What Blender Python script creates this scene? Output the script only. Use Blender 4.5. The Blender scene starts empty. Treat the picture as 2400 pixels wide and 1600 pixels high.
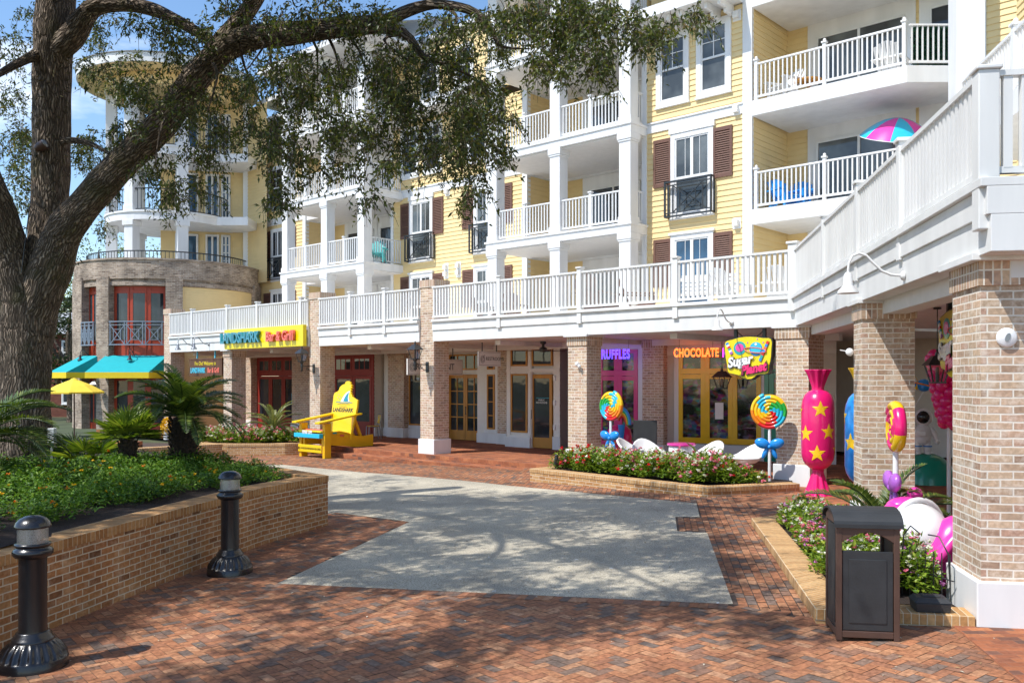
import bpy, bmesh, math, random
import numpy as np
from mathutils import Vector, Matrix
random.seed(7); RNG = np.random.default_rng(11)
SC = bpy.context.scene; COL = SC.collection
R = math.radians
# ------------------------------------------------------------------ camera, sky, sun, exposure
FPX, HOR, CAMZ = 2080.0, 887.0, 2.6          # focal length in 2400-px units, horizon row, eye height
cam_d = bpy.data.cameras.new('camera'); cam = bpy.data.objects.new('camera', cam_d); COL.objects.link(cam)
cam.location = (0, 0, CAMZ); cam.rotation_euler = (R(90), 0, 0)
cam_d.sensor_width = 36.0; cam_d.lens = 36.0*FPX/2400.0
cam_d.shift_y = (HOR-800.0)/2400.0; cam_d.clip_end = 2000; cam_d.clip_start = 0.1
SC.camera = cam
SUN = Vector((-0.478, -0.290, 0.829)).normalized()      # direction towards the sun
world = bpy.data.worlds.new('World'); SC.world = world; world.use_nodes = True
wn = world.node_tree.nodes; wl = world.node_tree.links; wn.clear()
wo = wn.new('ShaderNodeOutputWorld'); bg = wn.new('ShaderNodeBackground'); sky = wn.new('ShaderNodeTexSky')
sky.sky_type = 'NISHITA'; sky.sun_disc = False
sky.sun_elevation = math.asin(SUN.z); sky.sun_rotation = math.atan2(SUN.x, SUN.y)
sky.air_density = 1.0; sky.dust_density = 0.3; sky.ozone_density = 1.2
tc = wn.new('ShaderNodeTexCoord'); mp = wn.new('ShaderNodeMapping'); nz = wn.new('ShaderNodeTexNoise'); rp = wn.new('ShaderNodeValToRGB'); mx = wn.new('ShaderNodeMix')
mp.inputs['Scale'].default_value = (1.6, 1.6, 5.0); nz.inputs['Scale'].default_value = 1.7; nz.inputs['Detail'].default_value = 7
nz.inputs['Roughness'].default_value = 0.55
rp.color_ramp.elements[0].position = 0.57; rp.color_ramp.elements[1].position = 0.76
mx.data_type = 'RGBA'; mx.inputs[7].default_value = (7.5, 7.8, 8.2, 1)
hs = wn.new('ShaderNodeHueSaturation'); hs.inputs['Saturation'].default_value = 1.12; hs.inputs['Value'].default_value = 1.0
wl.new(tc.outputs['Generated'], mp.inputs['Vector']); wl.new(mp.outputs['Vector'], nz.inputs['Vector']); wl.new(nz.outputs['Fac'], rp.inputs['Fac'])
wl.new(sky.outputs['Color'], hs.inputs['Color'])
wl.new(rp.outputs['Color'], mx.inputs[0]); wl.new(hs.outputs['Color'], mx.inputs[6]); wl.new(mx.outputs[2], bg.inputs['Color'])
bg.inputs['Strength'].default_value = 0.15; wl.new(bg.outputs['Background'], wo.inputs['Surface'])
sun_d = bpy.data.lights.new('sun', 'SUN'); sun = bpy.data.objects.new('sun', sun_d); COL.objects.link(sun)
sun_d.energy = 3.55; sun_d.angle = R(0.5); sun_d.color = (1.0, 0.965, 0.91)
sun.rotation_euler = SUN.to_track_quat('Z', 'Y').to_euler(); sun.location = (-10, -6, 25)
SC.view_settings.view_transform = 'Standard'; SC.view_settings.look = 'None'; SC.view_settings.gamma = 1.0
SC.view_settings.exposure = 0.56
SC.cycles.max_bounces = 6; SC.cycles.transparent_max_bounces = 8

# ------------------------------------------------------------------ tags and mesh builder
def tag(o, label=None, cat=None, group=None, kind=None):
    if label: o['label'] = label
    if cat: o['category'] = cat
    if group: o['group'] = group
    if kind: o['kind'] = kind
    return o
def empty(name, loc=(0,0,0), rz=0, label=None, cat=None, group=None):
    o = bpy.data.objects.new(name, None); COL.objects.link(o); o.location = loc; o.rotation_euler = (0, 0, rz)
    o.empty_display_size = 0.2
    return tag(o, label, cat, group)
def copy_tree(o, parent=None):
    c = o.copy(); COL.objects.link(c)
    if parent is not None: c.parent = parent
    for ch in [x for x in COL.objects if x.parent == o]: copy_tree(ch, c)
    return c

class MB:
    def __init__(s): s.v = []; s.f = []; s.uv = []; s.mi = []; s.sm = []
    def add(s, vs, fs, mi=0, uvs=None, sm=False):
        b = len(s.v); s.v += [tuple(p) for p in vs]
        for i, f in enumerate(fs):
            s.f.append(tuple(b+k for k in f)); s.mi.append(mi); s.sm.append(sm)
            s.uv.append(uvs[i] if uvs else None)
        return s
    def box(s, x0, x1, y0, y1, z0, z1, mi=0):
        if x0 > x1: x0, x1 = x1, x0
        if y0 > y1: y0, y1 = y1, y0
        if z0 > z1: z0, z1 = z1, z0
        v = [(x0,y0,z0),(x1,y0,z0),(x1,y1,z0),(x0,y1,z0),(x0,y0,z1),(x1,y0,z1),(x1,y1,z1),(x0,y1,z1)]
        return s.add(v, [(0,3,2,1),(4,5,6,7),(0,1,5,4),(1,2,6,5),(2,3,7,6),(3,0,4,7)], mi)
    def quad(s, a, b, c, d, mi=0, uv=None): return s.add([a,b,c,d], [(0,1,2,3)], mi, [uv] if uv else None)
    def prism(s, poly, z0, z1, mi=0):          # ccw polygon in xy
        n = len(poly); v = [(p[0],p[1],z0) for p in poly]+[(p[0],p[1],z1) for p in poly]
        f = [tuple(range(n-1,-1,-1)), tuple(range(n,2*n))]+[(i,(i+1)%n,n+(i+1)%n,n+i) for i in range(n)]
        return s.add(v, f, mi)
    def slab_xz(s, poly, y0, y1, mi=0, sm=False):        # polygon in xz extruded along y (front face at y0)
        n = len(poly); v = [(p[0],y0,p[1]) for p in poly]+[(p[0],y1,p[1]) for p in poly]
        a = sum(poly[i][0]*poly[(i+1)%n][1]-poly[(i+1)%n][0]*poly[i][1] for i in range(n))
        if a > 0: f = [tuple(range(n)), tuple(range(2*n-1,n-1,-1))]+[(i,n+i,n+(i+1)%n,(i+1)%n) for i in range(n)]
        else: f = [tuple(range(n-1,-1,-1)), tuple(range(n,2*n))]+[(i,(i+1)%n,n+(i+1)%n,n+i) for i in range(n)]
        return s.add(v, f, mi, None, sm)
    def bar(s, p, q, w, h=None, mi=0, up=(0,0,1)):      # rectangular bar from p to q
        h = h or w; p = Vector(p); q = Vector(q); d = (q-p)
        if d.length < 1e-6: return s
        d.normalize(); u = Vector(up)
        if abs(d.dot(u)) > 0.98: u = Vector((0,1,0))
        a = d.cross(u).normalized()*(w/2); b = a.cross(d).normalized()*(h/2)
        vs = [p-a-b,p+a-b,p+a+b,p-a+b,q-a-b,q+a-b,q+a+b,q-a+b]
        return s.add(vs, [(0,1,2,3),(7,6,5,4),(0,4,5,1),(1,5,6,2),(2,6,7,3),(3,7,4,0)], mi)
    def tube(s, path, r, n=8, mi=0, cap=True, sm=True):
        path = [Vector(p) for p in path]; m = len(path); rs = r if isinstance(r, (list,tuple)) else [r]*m
        vs = []; prev = None
        for i, p in enumerate(path):
            t = (path[min(i+1,m-1)]-path[max(i-1,0)])
            t = t.normalized() if t.length > 1e-9 else Vector((0,0,1))
            if prev is None:
                a = t.orthogonal().normalized()
            else:
                a = prev-t*prev.dot(t)
                a = a.normalized() if a.length > 1e-6 else t.orthogonal().normalized()
            prev = a; b = t.cross(a)
            for k in range(n):
                th = 2*math.pi*k/n; vs.append(p+(a*math.cos(th)+b*math.sin(th))*rs[i])
        fs = [(i*n+k, i*n+(k+1)%n, (i+1)*n+(k+1)%n, (i+1)*n+k) for i in range(m-1) for k in range(n)]
        s.add(vs, fs, mi, None, sm)
        if cap:
            s.add(vs[:n], [tuple(range(n-1,-1,-1))], mi); s.add(vs[-n:], [tuple(range(n))], mi)
        return s
    def lathe(s, prof, n=24, c=(0,0,0), mi=0, sm=True, flute=0, famp=0.0, fz=(0,1e9)):   # prof: (r,z) bottom to top
        vs = []
        for r, z in prof:
            for k in range(n):
                th = 2*math.pi*k/n; rr = r
                if flute and fz[0] <= z <= fz[1]: rr = r*(1+famp*math.cos(flute*th))
                vs.append((c[0]+rr*math.cos(th), c[1]+rr*math.sin(th), c[2]+z))
        m = len(prof)
        fs = [(i*n+k, i*n+(k+1)%n, (i+1)*n+(k+1)%n, (i+1)*n+k) for i in range(m-1) for k in range(n)]
        s.add(vs, fs, mi, None, sm)
        if prof[0][0] > 1e-4: s.add(vs[:n], [tuple(range(n-1,-1,-1))], mi)
        if prof[-1][0] > 1e-4: s.add(vs[-n:], [tuple(range(n))], mi)
        return s
    def ell(s, c, r, mi=0, nu=16, nv=10, rot=None):
        vs = []; 
        for i in range(nv+1):
            ph = -math.pi/2+math.pi*i/nv
            for k in range(nu):
                th = 2*math.pi*k/nu
                p = Vector((r[0]*math.cos(ph)*math.cos(th), r[1]*math.cos(ph)*math.sin(th), r[2]*math.sin(ph)))
                if rot: p = rot @ p
                vs.append((c[0]+p.x, c[1]+p.y, c[2]+p.z))
        fs = [(i*nu+k, i*nu+(k+1)%nu, (i+1)*nu+(k+1)%nu, (i+1)*nu+k) for i in range(nv) for k in range(nu)]
        return s.add(vs, fs, mi, None, True)
    def xform(s, M, i0=0):
        for i in range(i0, len(s.v)): s.v[i] = tuple(M @ Vector(s.v[i]))
        return s
    def build(s, name, mats, parent=None, bevel=0, weld=False, sub=0):
        me = bpy.data.meshes.new(name); me.from_pydata(s.v, [], s.f)
        if not isinstance(mats, (list,tuple)): mats = [mats]
        for m in mats: me.materials.append(m)
        me.polygons.foreach_set('material_index', s.mi); me.polygons.foreach_set('use_smooth', s.sm)
        uvl = me.uv_layers.new(name='UVMap'); dat = []
        for f, uv in zip(s.f, s.uv):
            if uv: dat += [c for p in uv for c in p]; continue
            n = Vector((0,0,0)); P = [Vector(s.v[i]) for i in f]
            for i in range(len(P)): n += P[i].cross(P[(i+1)%len(P)])
            if n.length > 1e-12: n.normalize()
            if abs(n.z) > 0.75: 
                for p in P: dat += [p.x, p.y]
            else:
                t = Vector((-n.y, n.x, 0)); t = t.normalized() if t.length > 1e-6 else Vector((1,0,0))
                for p in P: dat += [p.dot(t), p.z]
        uvl.data.foreach_set('uv', dat)
        me.update()
        o = bpy.data.objects.new(name, me); COL.objects.link(o)
        if parent is not None: o.parent = parent
        if weld:
            w = o.modifiers.new('weld', 'WELD'); w.merge_threshold = 0.0005
        if bevel:
            b = o.modifiers.new('bevel', 'BEVEL'); b.width = bevel; b.segments = 2; b.limit_method = 'ANGLE'; b.angle_limit = R(40)
        if sub:
            b = o.modifiers.new('subdivision', 'SUBSURF'); b.levels = sub; b.render_levels = sub
        return o

# ------------------------------------------------------------------ materials
def newmat(name):
    m = bpy.data.materials.new(name); m.use_nodes = True; nt = m.node_tree
    return m, nt, nt.nodes, nt.links, nt.nodes['Principled BSDF']
def ramp(nodes, stops):
    r = nodes.new('ShaderNodeValToRGB'); cr = r.color_ramp
    while len(cr.elements) < len(stops): cr.elements.new(0.5)
    for e, (p, c) in zip(cr.elements, stops): e.position = p; e.color = (*c, 1)
    return r
def plain(name, col, rough=0.5, metal=0.0, var=0.10, scale=6.0, bump=0.0, spec=0.5, coat=0.0, emit=None, es=0.0, streak=False):
    m, nt, N, L, P = newmat(name)
    t = N.new('ShaderNodeTexCoord'); n = N.new('ShaderNodeTexNoise'); n.inputs['Scale'].default_value = scale; n.inputs['Detail'].default_value = 6
    src = t.outputs['Object']
    if streak:
        mpn = N.new('ShaderNodeMapping'); mpn.inputs['Scale'].default_value = (1, 1, 0.18); L.new(src, mpn.inputs['Vector']); src = mpn.outputs['Vector']
    L.new(src, n.inputs['Vector'])
    r = ramp(N, [(0.3, tuple(c*(1-var) for c in col)), (0.7, tuple(min(1, c*(1+var*0.6)) for c in col))])
    L.new(n.outputs['Fac'], r.inputs['Fac']); L.new(r.outputs['Color'], P.inputs['Base Color'])
    P.inputs['Roughness'].default_value = rough; P.inputs['Metallic'].default_value = metal; P.inputs['Specular IOR Level'].default_value = spec
    if coat: P.inputs['Coat Weight'].default_value = coat; P.inputs['Coat Roughness'].default_value = 0.06
    if bump:
        b = N.new('ShaderNodeBump'); b.inputs['Strength'].default_value = bump; b.inputs['Distance'].default_value = 0.01
        n2 = N.new('ShaderNodeTexNoise'); n2.inputs['Scale'].default_value = scale*8; n2.inputs['Detail'].default_value = 4
        L.new(t.outputs['Object'], n2.inputs['Vector']); L.new(n2.outputs['Fac'], b.inputs['Height']); L.new(b.outputs['Normal'], P.inputs['Normal'])
    if emit: P.inputs['Emission Color'].default_value = (*emit, 1); P.inputs['Emission Strength'].default_value = es
    return m
def brick(name, stops, mortar, bw=0.215, bh=0.075, ms=0.007, grime=0.25, bump=0.6, swap=False, wash=0.0):
    m, nt, N, L, P = newmat(name)
    uv = N.new('ShaderNodeUVMap'); b = N.new('ShaderNodeTexBrick'); src = uv.outputs['UV']
    if swap:
        mp_ = N.new('ShaderNodeMapping'); mp_.inputs['Rotation'].default_value = (0, 0, R(90)); L.new(src, mp_.inputs['Vector']); src = mp_.outputs['Vector']; b.offset = 0.0
    # wobble so that the courses are not ruled lines
    wn_ = N.new('ShaderNodeTexNoise'); wn_.inputs['Scale'].default_value = 7.0; wn_.inputs['Detail'].default_value = 3; L.new(src, wn_.inputs['Vector'])
    ad = N.new('ShaderNodeVectorMath'); ad.operation = 'MULTIPLY_ADD'; ad.inputs[1].default_value = (0.014, 0.014, 0); L.new(wn_.outputs['Color'], ad.inputs[0]); L.new(src, ad.inputs[2])
    L.new(ad.outputs[0], b.inputs['Vector'])
    b.inputs['Color1'].default_value = (0,0,0,1); b.inputs['Color2'].default_value = (1,1,1,1); b.inputs['Mortar'].default_value = (0.5,0.5,0.5,1)
    b.inputs['Scale'].default_value = 1.0; b.inputs['Mortar Size'].default_value = ms; b.inputs['Mortar Smooth'].default_value = 0.25
    b.inputs['Brick Width'].default_value = bw; b.inputs['Row Height'].default_value = bh
    r = ramp(N, stops); L.new(b.outputs['Color'], r.inputs['Fac'])
    n = N.new('ShaderNodeTexNoise'); n.inputs['Scale'].default_value = 22; n.inputs['Detail'].default_value = 6; L.new(src, n.inputs['Vector'])
    n3 = N.new('ShaderNodeTexNoise'); n3.inputs['Scale'].default_value = 1.3; n3.inputs['Detail'].default_value = 5; L.new(src, n3.inputs['Vector'])
    mm = N.new('ShaderNodeMix'); mm.data_type = 'RGBA'; mm.blend_type = 'MULTIPLY'; mm.inputs[0].default_value = 1.0
    vr = ramp(N, [(0.25, (0.72,0.72,0.72)), (0.75, (1.15,1.13,1.1))]); L.new(n.outputs['Fac'], vr.inputs['Fac'])
    L.new(r.outputs['Color'], mm.inputs[6]); L.new(vr.outputs['Color'], mm.inputs[7])
    mo = N.new('ShaderNodeMix'); mo.data_type = 'RGBA'; L.new(b.outputs['Fac'], mo.inputs[0]); L.new(mm.outputs[2], mo.inputs[6]); mo.inputs[7].default_value = (*mortar, 1)
    if wash:
        nw = N.new('ShaderNodeTexNoise'); nw.inputs['Scale'].default_value = 5.5; nw.inputs['Detail'].default_value = 8; nw.inputs['Roughness'].default_value = 0.7; L.new(src, nw.inputs['Vector'])
        rw = ramp(N, [(0.48,(0,0,0)),(0.72,(wash,)*3)]); L.new(nw.outputs['Fac'], rw.inputs['Fac'])
        mw = N.new('ShaderNodeMix'); mw.data_type = 'RGBA'; L.new(rw.outputs['Color'], mw.inputs[0]); L.new(mo.outputs[2], mw.inputs[6]); mw.inputs[7].default_value = (*mortar, 1); mo = mw
    g = N.new('ShaderNodeMix'); g.data_type = 'RGBA'; g.blend_type = 'MULTIPLY'; g.inputs[0].default_value = 1.0
    gr = ramp(N, [(0.3, (1-grime,)*3), (0.65, (1.05,)*3)]); L.new(n3.outputs['Fac'], gr.inputs['Fac']); L.new(mo.outputs[2], g.inputs[6]); L.new(gr.outputs['Color'], g.inputs[7])
    L.new(g.outputs[2], P.inputs['Base Color']); P.inputs['Roughness'].default_value = 0.9; P.inputs['Specular IOR Level'].default_value = 0.25
    bp = N.new('ShaderNodeBump'); bp.inputs['Strength'].default_value = bump; bp.inputs['Distance'].default_value = 0.012; bp.invert = True
    ms_ = N.new('ShaderNodeMath'); ms_.operation = 'MULTIPLY_ADD'; ms_.inputs[1].default_value = -0.5; L.new(n.outputs['Fac'], ms_.inputs[0]); L.new(b.outputs['Fac'], ms_.inputs[2])
    L.new(ms_.outputs[0], bp.inputs['Height']); L.new(bp.outputs['Normal'], P.inputs['Normal'])
    return m
def attrmat(name, stops, rough=0.85, noise=0.25, nscale=30, bump=0.3, spec=0.3, attr='rnd', trans=0.0, patch=0.0):
    """colour from a per-face / per-vertex random attribute"""
    m, nt, N, L, P = newmat(name)
    a = N.new('ShaderNodeAttribute'); a.attribute_name = attr; r = ramp(N, stops); L.new(a.outputs['Fac'], r.inputs['Fac'])
    t = N.new('ShaderNodeTexCoord'); n = N.new('ShaderNodeTexNoise'); n.inputs['Scale'].default_value = nscale; n.inputs['Detail'].default_value = 6; L.new(t.outputs['Object'], n.inputs['Vector'])
    vr = ramp(N, [(0.3, (1-noise,)*3), (0.7, (1+noise*0.5,)*3)]); L.new(n.outputs['Fac'], vr.inputs['Fac'])
    mm = N.new('ShaderNodeMix'); mm.data_type = 'RGBA'; mm.blend_type = 'MULTIPLY'; mm.inputs[0].default_value = 1.0
    L.new(r.outputs['Color'], mm.inputs[6]); L.new(vr.outputs['Color'], mm.inputs[7]); out = mm.outputs[2]
    if patch:
        n4 = N.new('ShaderNodeTexNoise'); n4.inputs['Scale'].default_value = 0.7; n4.inputs['Detail'].default_value = 5; L.new(t.outputs['Object'], n4.inputs['Vector'])
        v4 = ramp(N, [(0.35, (1-patch,)*3), (0.65, (1.06,)*3)]); L.new(n4.outputs['Fac'], v4.inputs['Fac'])
        m4 = N.new('ShaderNodeMix'); m4.data_type = 'RGBA'; m4.blend_type = 'MULTIPLY'; m4.inputs[0].default_value = 1.0
        L.new(out, m4.inputs[6]); L.new(v4.outputs['Color'], m4.inputs[7]); out = m4.outputs[2]
    L.new(out, P.inputs['Base Color']); P.inputs['Roughness'].default_value = rough; P.inputs['Specular IOR Level'].default_value = spec
    if bump:
        b = N.new('ShaderNodeBump'); b.inputs['Strength'].default_value = bump; b.inputs['Distance'].default_value = 0.004; L.new(n.outputs['Fac'], b.inputs['Height']); L.new(b.outputs['Normal'], P.inputs['Normal'])
    if trans:
        tr = N.new('ShaderNodeBsdfTranslucent'); ms_ = N.new('ShaderNodeMixShader'); ms_.inputs[0].default_value = trans
        br = N.new('ShaderNodeMix'); br.data_type = 'RGBA'; br.blend_type = 'MULTIPLY'; br.inputs[0].default_value = 1; br.inputs[7].default_value = (1.5, 1.6, 0.6, 1); L.new(out, br.inputs[6])
        L.new(br.outputs[2], tr.inputs['Color']); o = N['Material Output']
        L.new(P.outputs[0], ms_.inputs[1]); L.new(tr.outputs[0], ms_.inputs[2]); L.new(ms_.outputs[0], o.inputs['Surface'])
    return m
def glassmat(name, base=(0.02,0.025,0.03), var=1.5, rough=0.03):
    m, nt, N, L, P = newmat(name)
    t = N.new('ShaderNodeTexCoord'); n = N.new('ShaderNodeTexNoise'); n.inputs['Scale'].default_value = 0.9; n.inputs['Detail'].default_value = 3; L.new(t.outputs['Object'], n.inputs['Vector'])
    r = ramp(N, [(0.4, base), (0.7, tuple(min(1, c*(1+var)) for c in base))]); L.new(n.outputs['Fac'], r.inputs['Fac']); L.new(r.outputs['Color'], P.inputs['Base Color'])
    P.inputs['Roughness'].default_value = rough; P.inputs['Specular IOR Level'].default_value = 0.6
    n2 = N.new('ShaderNodeTexNoise'); n2.inputs['Scale'].default_value = 1.7; L.new(t.outputs['Object'], n2.inputs['Vector'])
    b = N.new('ShaderNodeBump'); b.inputs['Strength'].default_value = 0.06; b.inputs['Distance'].default_value = 0.05; L.new(n2.outputs['Fac'], b.inputs['Height']); L.new(b.outputs['Normal'], P.inputs['Normal'])
    return m
M = {}
M['white'] = plain('white_paint', (0.79,0.79,0.785), 0.45, var=0.09, scale=2.5, streak=True)
M['white2'] = plain('weathered_white_paint', (0.755,0.755,0.74), 0.5, var=0.10, scale=3.0, bump=0.05, streak=True)
M['soffit'] = plain('ceiling_paint', (0.74,0.72,0.70), 0.6, var=0.05)
M['yellow'] = plain('yellow_siding', (0.82,0.63,0.315), 0.6, var=0.05, scale=1.6)
M['cream'] = plain('beige_siding', (0.72,0.66,0.58), 0.6, var=0.05)
M['mauve'] = plain('mauve_siding', (0.42,0.34,0.34), 0.6, var=0.05)
M['shutter'] = plain('brown_shutter', (0.155,0.075,0.052), 0.55, var=0.1)
M['iron'] = plain('black_iron', (0.022,0.024,0.026), 0.35, var=0.2, spec=0.6)
M['blackgloss'] = plain('black_gloss_paint', (0.010,0.010,0.012), 0.27, var=0.3, spec=0.55, coat=0.25, scale=14, bump=.12)
M['greyiron'] = plain('blue_grey_iron', (0.22,0.27,0.33), 0.45)
M['glass'] = glassmat('window_glass')
M['glassblue'] = glassmat('window_glass_blue', (0.02,0.05,0.09))
M['glasscurtain'] = glassmat('window_glass_curtain', (0.05,0.055,0.055), 2.2)
M['glassclear'] = None
M['red'] = plain('red_paint', (0.44,0.055,0.02), 0.45, var=0.1)
M['darkred'] = plain('dark_red_paint', (0.30,0.03,0.02), 0.45, var=0.1)
M['wooddoor'] = plain('varnished_oak', (0.56,0.25,0.035), 0.4, var=0.2, scale=4, streak=True)
M['roof'] = plain('grey_roof', (0.32,0.33,0.34), 0.7)
tan = [(0.0,(0.36,0.235,0.165)),(0.2,(0.58,0.42,0.29)),(0.45,(0.53,0.33,0.24)),(0.7,(0.65,0.48,0.33)),(1.0,(0.44,0.31,0.215))]
M['brick'] = brick('tan_brick', tan, (0.78,0.72,0.62), bw=0.225, bh=0.076, ms=0.0085, grime=0.14, wash=0.75)
M['bricksol'] = brick('tan_soldier_brick', tan, (0.78,0.72,0.62), bw=0.225, bh=0.076, ms=0.0085, grime=0.14, swap=True)
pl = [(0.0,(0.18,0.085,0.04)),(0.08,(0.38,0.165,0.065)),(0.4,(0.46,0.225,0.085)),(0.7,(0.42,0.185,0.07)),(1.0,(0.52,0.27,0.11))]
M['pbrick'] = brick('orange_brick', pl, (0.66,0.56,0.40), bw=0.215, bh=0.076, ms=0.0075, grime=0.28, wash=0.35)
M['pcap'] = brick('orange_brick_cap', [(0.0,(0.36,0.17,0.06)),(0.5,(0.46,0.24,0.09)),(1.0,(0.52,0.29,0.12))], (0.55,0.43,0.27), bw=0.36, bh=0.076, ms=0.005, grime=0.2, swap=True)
M['pcapsun'] = brick('sunlit_orange_brick_cap', [(0.0,(0.46,0.25,0.10)),(0.5,(0.54,0.31,0.13)),(1.0,(0.60,0.37,0.17))], (0.66,0.54,0.36), bw=0.36, bh=0.07, ms=0.005, grime=0.12, swap=True)  # lighter copy of the cap brick, with sunlight put into its colours
M['pbricksun'] = brick('sunlit_orange_brick', [(0.0,(0.40,0.20,0.08)),(0.5,(0.52,0.29,0.12)),(1.0,(0.58,0.36,0.17))], (0.70,0.60,0.44), bw=0.215, bh=0.073, ms=0.007, grime=0.15)  # lighter copy of the planter brick, sunlight painted into the tones
M['drum'] = brick('weathered_grey_brick', [(0.0,(0.25,0.18,0.135)),(0.5,(0.42,0.32,0.24)),(1.0,(0.54,0.42,0.32))], (0.60,0.54,0.46), bw=0.225, bh=0.076, ms=0.007, grime=0.5, wash=0.6)
M['paver'] = attrmat('clay_pavers', [(0.0,(0.19,0.14,0.112)),(0.14,(0.25,0.16,0.115)),(0.26,(0.34,0.15,0.082)),(0.60,(0.42,0.175,0.085)),(0.85,(0.46,0.215,0.108)),(1.0,(0.51,0.27,0.15))], 0.85, noise=0.42, nscale=24, bump=0.6, patch=0.30)
M['paverjoint'] = plain('paver_joint_sand', (0.075,0.05,0.038), 0.95, var=0.3, scale=20)
M['stepbrick'] = brick('red_step_brick', [(0.0,(0.16,0.09,0.07)),(0.3,(0.34,0.12,0.06)),(0.7,(0.42,0.15,0.07)),(1.0,(0.5,0.2,0.09))], (0.32,0.15,0.09), bw=0.2, bh=0.1, ms=0.004, grime=0.3, bump=0.3)
M['soil'] = plain('dark_mulch', (0.035,0.020,0.014), 1.0, var=0.6, scale=40, bump=1.0)
M['plum'] = plain('white_plinth', (0.80,0.80,0.79), 0.6, var=0.08, scale=3, streak=True)
def concretemat():
    m, nt, N, L, P = newmat('shell_concrete'); t = N.new('ShaderNodeTexCoord')
    n = N.new('ShaderNodeTexNoise'); n.inputs['Scale'].default_value = 55; n.inputs['Detail'].default_value = 8; n.inputs['Roughness'].default_value = 0.75; L.new(t.outputs['Object'], n.inputs['Vector'])
    n2 = N.new('ShaderNodeTexNoise'); n2.inputs['Scale'].default_value = 0.8; n2.inputs['Detail'].default_value = 6; L.new(t.outputs['Object'], n2.inputs['Vector'])
    r = ramp(N, [(0.36,(0.17,0.148,0.112)),(0.5,(0.48,0.43,0.335)),(0.66,(0.74,0.675,0.545))]); L.new(n.outputs['Fac'], r.inputs['Fac'])
    r2 = ramp(N, [(0.3,(0.70,0.70,0.70)),(0.7,(1.1,1.1,1.08))]); L.new(n2.outputs['Fac'], r2.inputs['Fac'])
    mm = N.new('ShaderNodeMix'); mm.data_type = 'RGBA'; mm.blend_type = 'MULTIPLY'; mm.inputs[0].default_value = 1; L.new(r.outputs['Color'], mm.inputs[6]); L.new(r2.outputs['Color'], mm.inputs[7])
    v = N.new('ShaderNodeTexVoronoi'); v.inputs['Scale'].default_value = 2.6; L.new(t.outputs['Object'], v.inputs['Vector'])
    nv = N.new('ShaderNodeTexNoise'); nv.inputs['Scale'].default_value = 30; L.new(t.outputs['Object'], nv.inputs['Vector'])
    av = N.new('ShaderNodeMath'); av.operation = 'MULTIPLY_ADD'; av.inputs[1].default_value = 0.12; L.new(nv.outputs['Fac'], av.inputs[0]); L.new(v.outputs['Distance'], av.inputs[2])
    rv = ramp(N, [(0.105,(1,1,1)),(0.125,(0,0,0))]); L.new(av.outputs[0], rv.inputs['Fac'])
    m2 = N.new('ShaderNodeMix'); m2.data_type = 'RGBA'; L.new(rv.outputs['Color'], m2.inputs[0]); L.new(mm.outputs[2], m2.inputs[6]); m2.inputs[7].default_value = (0.68,0.68,0.66,1)
    L.new(m2.outputs[2], P.inputs['Base Color']); P.inputs['Roughness'].default_value = 0.9; P.inputs['Specular IOR Level'].default_value = 0.2
    b = N.new('ShaderNodeBump'); b.inputs['Strength'].default_value = 0.35; b.inputs['Distance'].default_value = 0.006; L.new(n.outputs['Fac'], b.inputs['Height']); L.new(b.outputs['Normal'], P.inputs['Normal'])
    return m
M['concrete'] = concretemat()

# ------------------------------------------------------------------ frames of reference (metres)
# main facade: origin at the front-right foot of the tall pier, x along the facade to the right, y into the building
FX, FY = -2.364, 26.9; UX, UY = 0.7373, -0.6756; NX, NY = 0.6756, 0.7373
FROT = math.atan2(UY, UX)
def U(px, v=0.0):
    s = (px-1200.0)/FPX
    return (s*(FY+NY*v)-FX-NX*v)/(UX-s*UY)
def FW(u, v, z=0.0): return (FX+UX*u+NX*v, FY+UY*u+NY*v, z)
def Zf(px, py, v=0.0):
    u = U(px, v); return CAMZ+(HOR-py)/FPX*(FY+UY*u+NY*v)
# wing of the terrace: origin at the bend, x towards the viewer, y into the wing
WX0, WY0 = FW(U(1862), 0)[:2]
TX, TY = -0.1613, -0.9869; CX, CY = 0.9869, -0.1613
WROT = math.atan2(TY, TX)
def WW(t, c, z=0.0): return (WX0+TX*t+CX*c, WY0+TY*t+CY*c, z)
def T(px, c=0.0):
    s = (px-1200.0)/FPX
    return (s*(WY0+CY*c)-WX0-CX*c)/(TX-s*TY)
def gz(x, y=0): return 0.3*min(1.0, max(0.0, (x+4.0)/8.3))
def at(px, py, Y): return ((px-1200.0)/FPX*Y, Y, CAMZ+(HOR-py)/FPX*Y)
def G(px, py):                       # point of the paving seen at a pixel
    z = 0.15
    for _ in range(12):
        Y = (CAMZ-z)*FPX/(py-HOR); X = (px-1200)/FPX*Y; z = gz(X)
    return (X, Y, z)
F1, F2, F3, F4 = 4.30, 7.35, 10.40, 13.45
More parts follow.
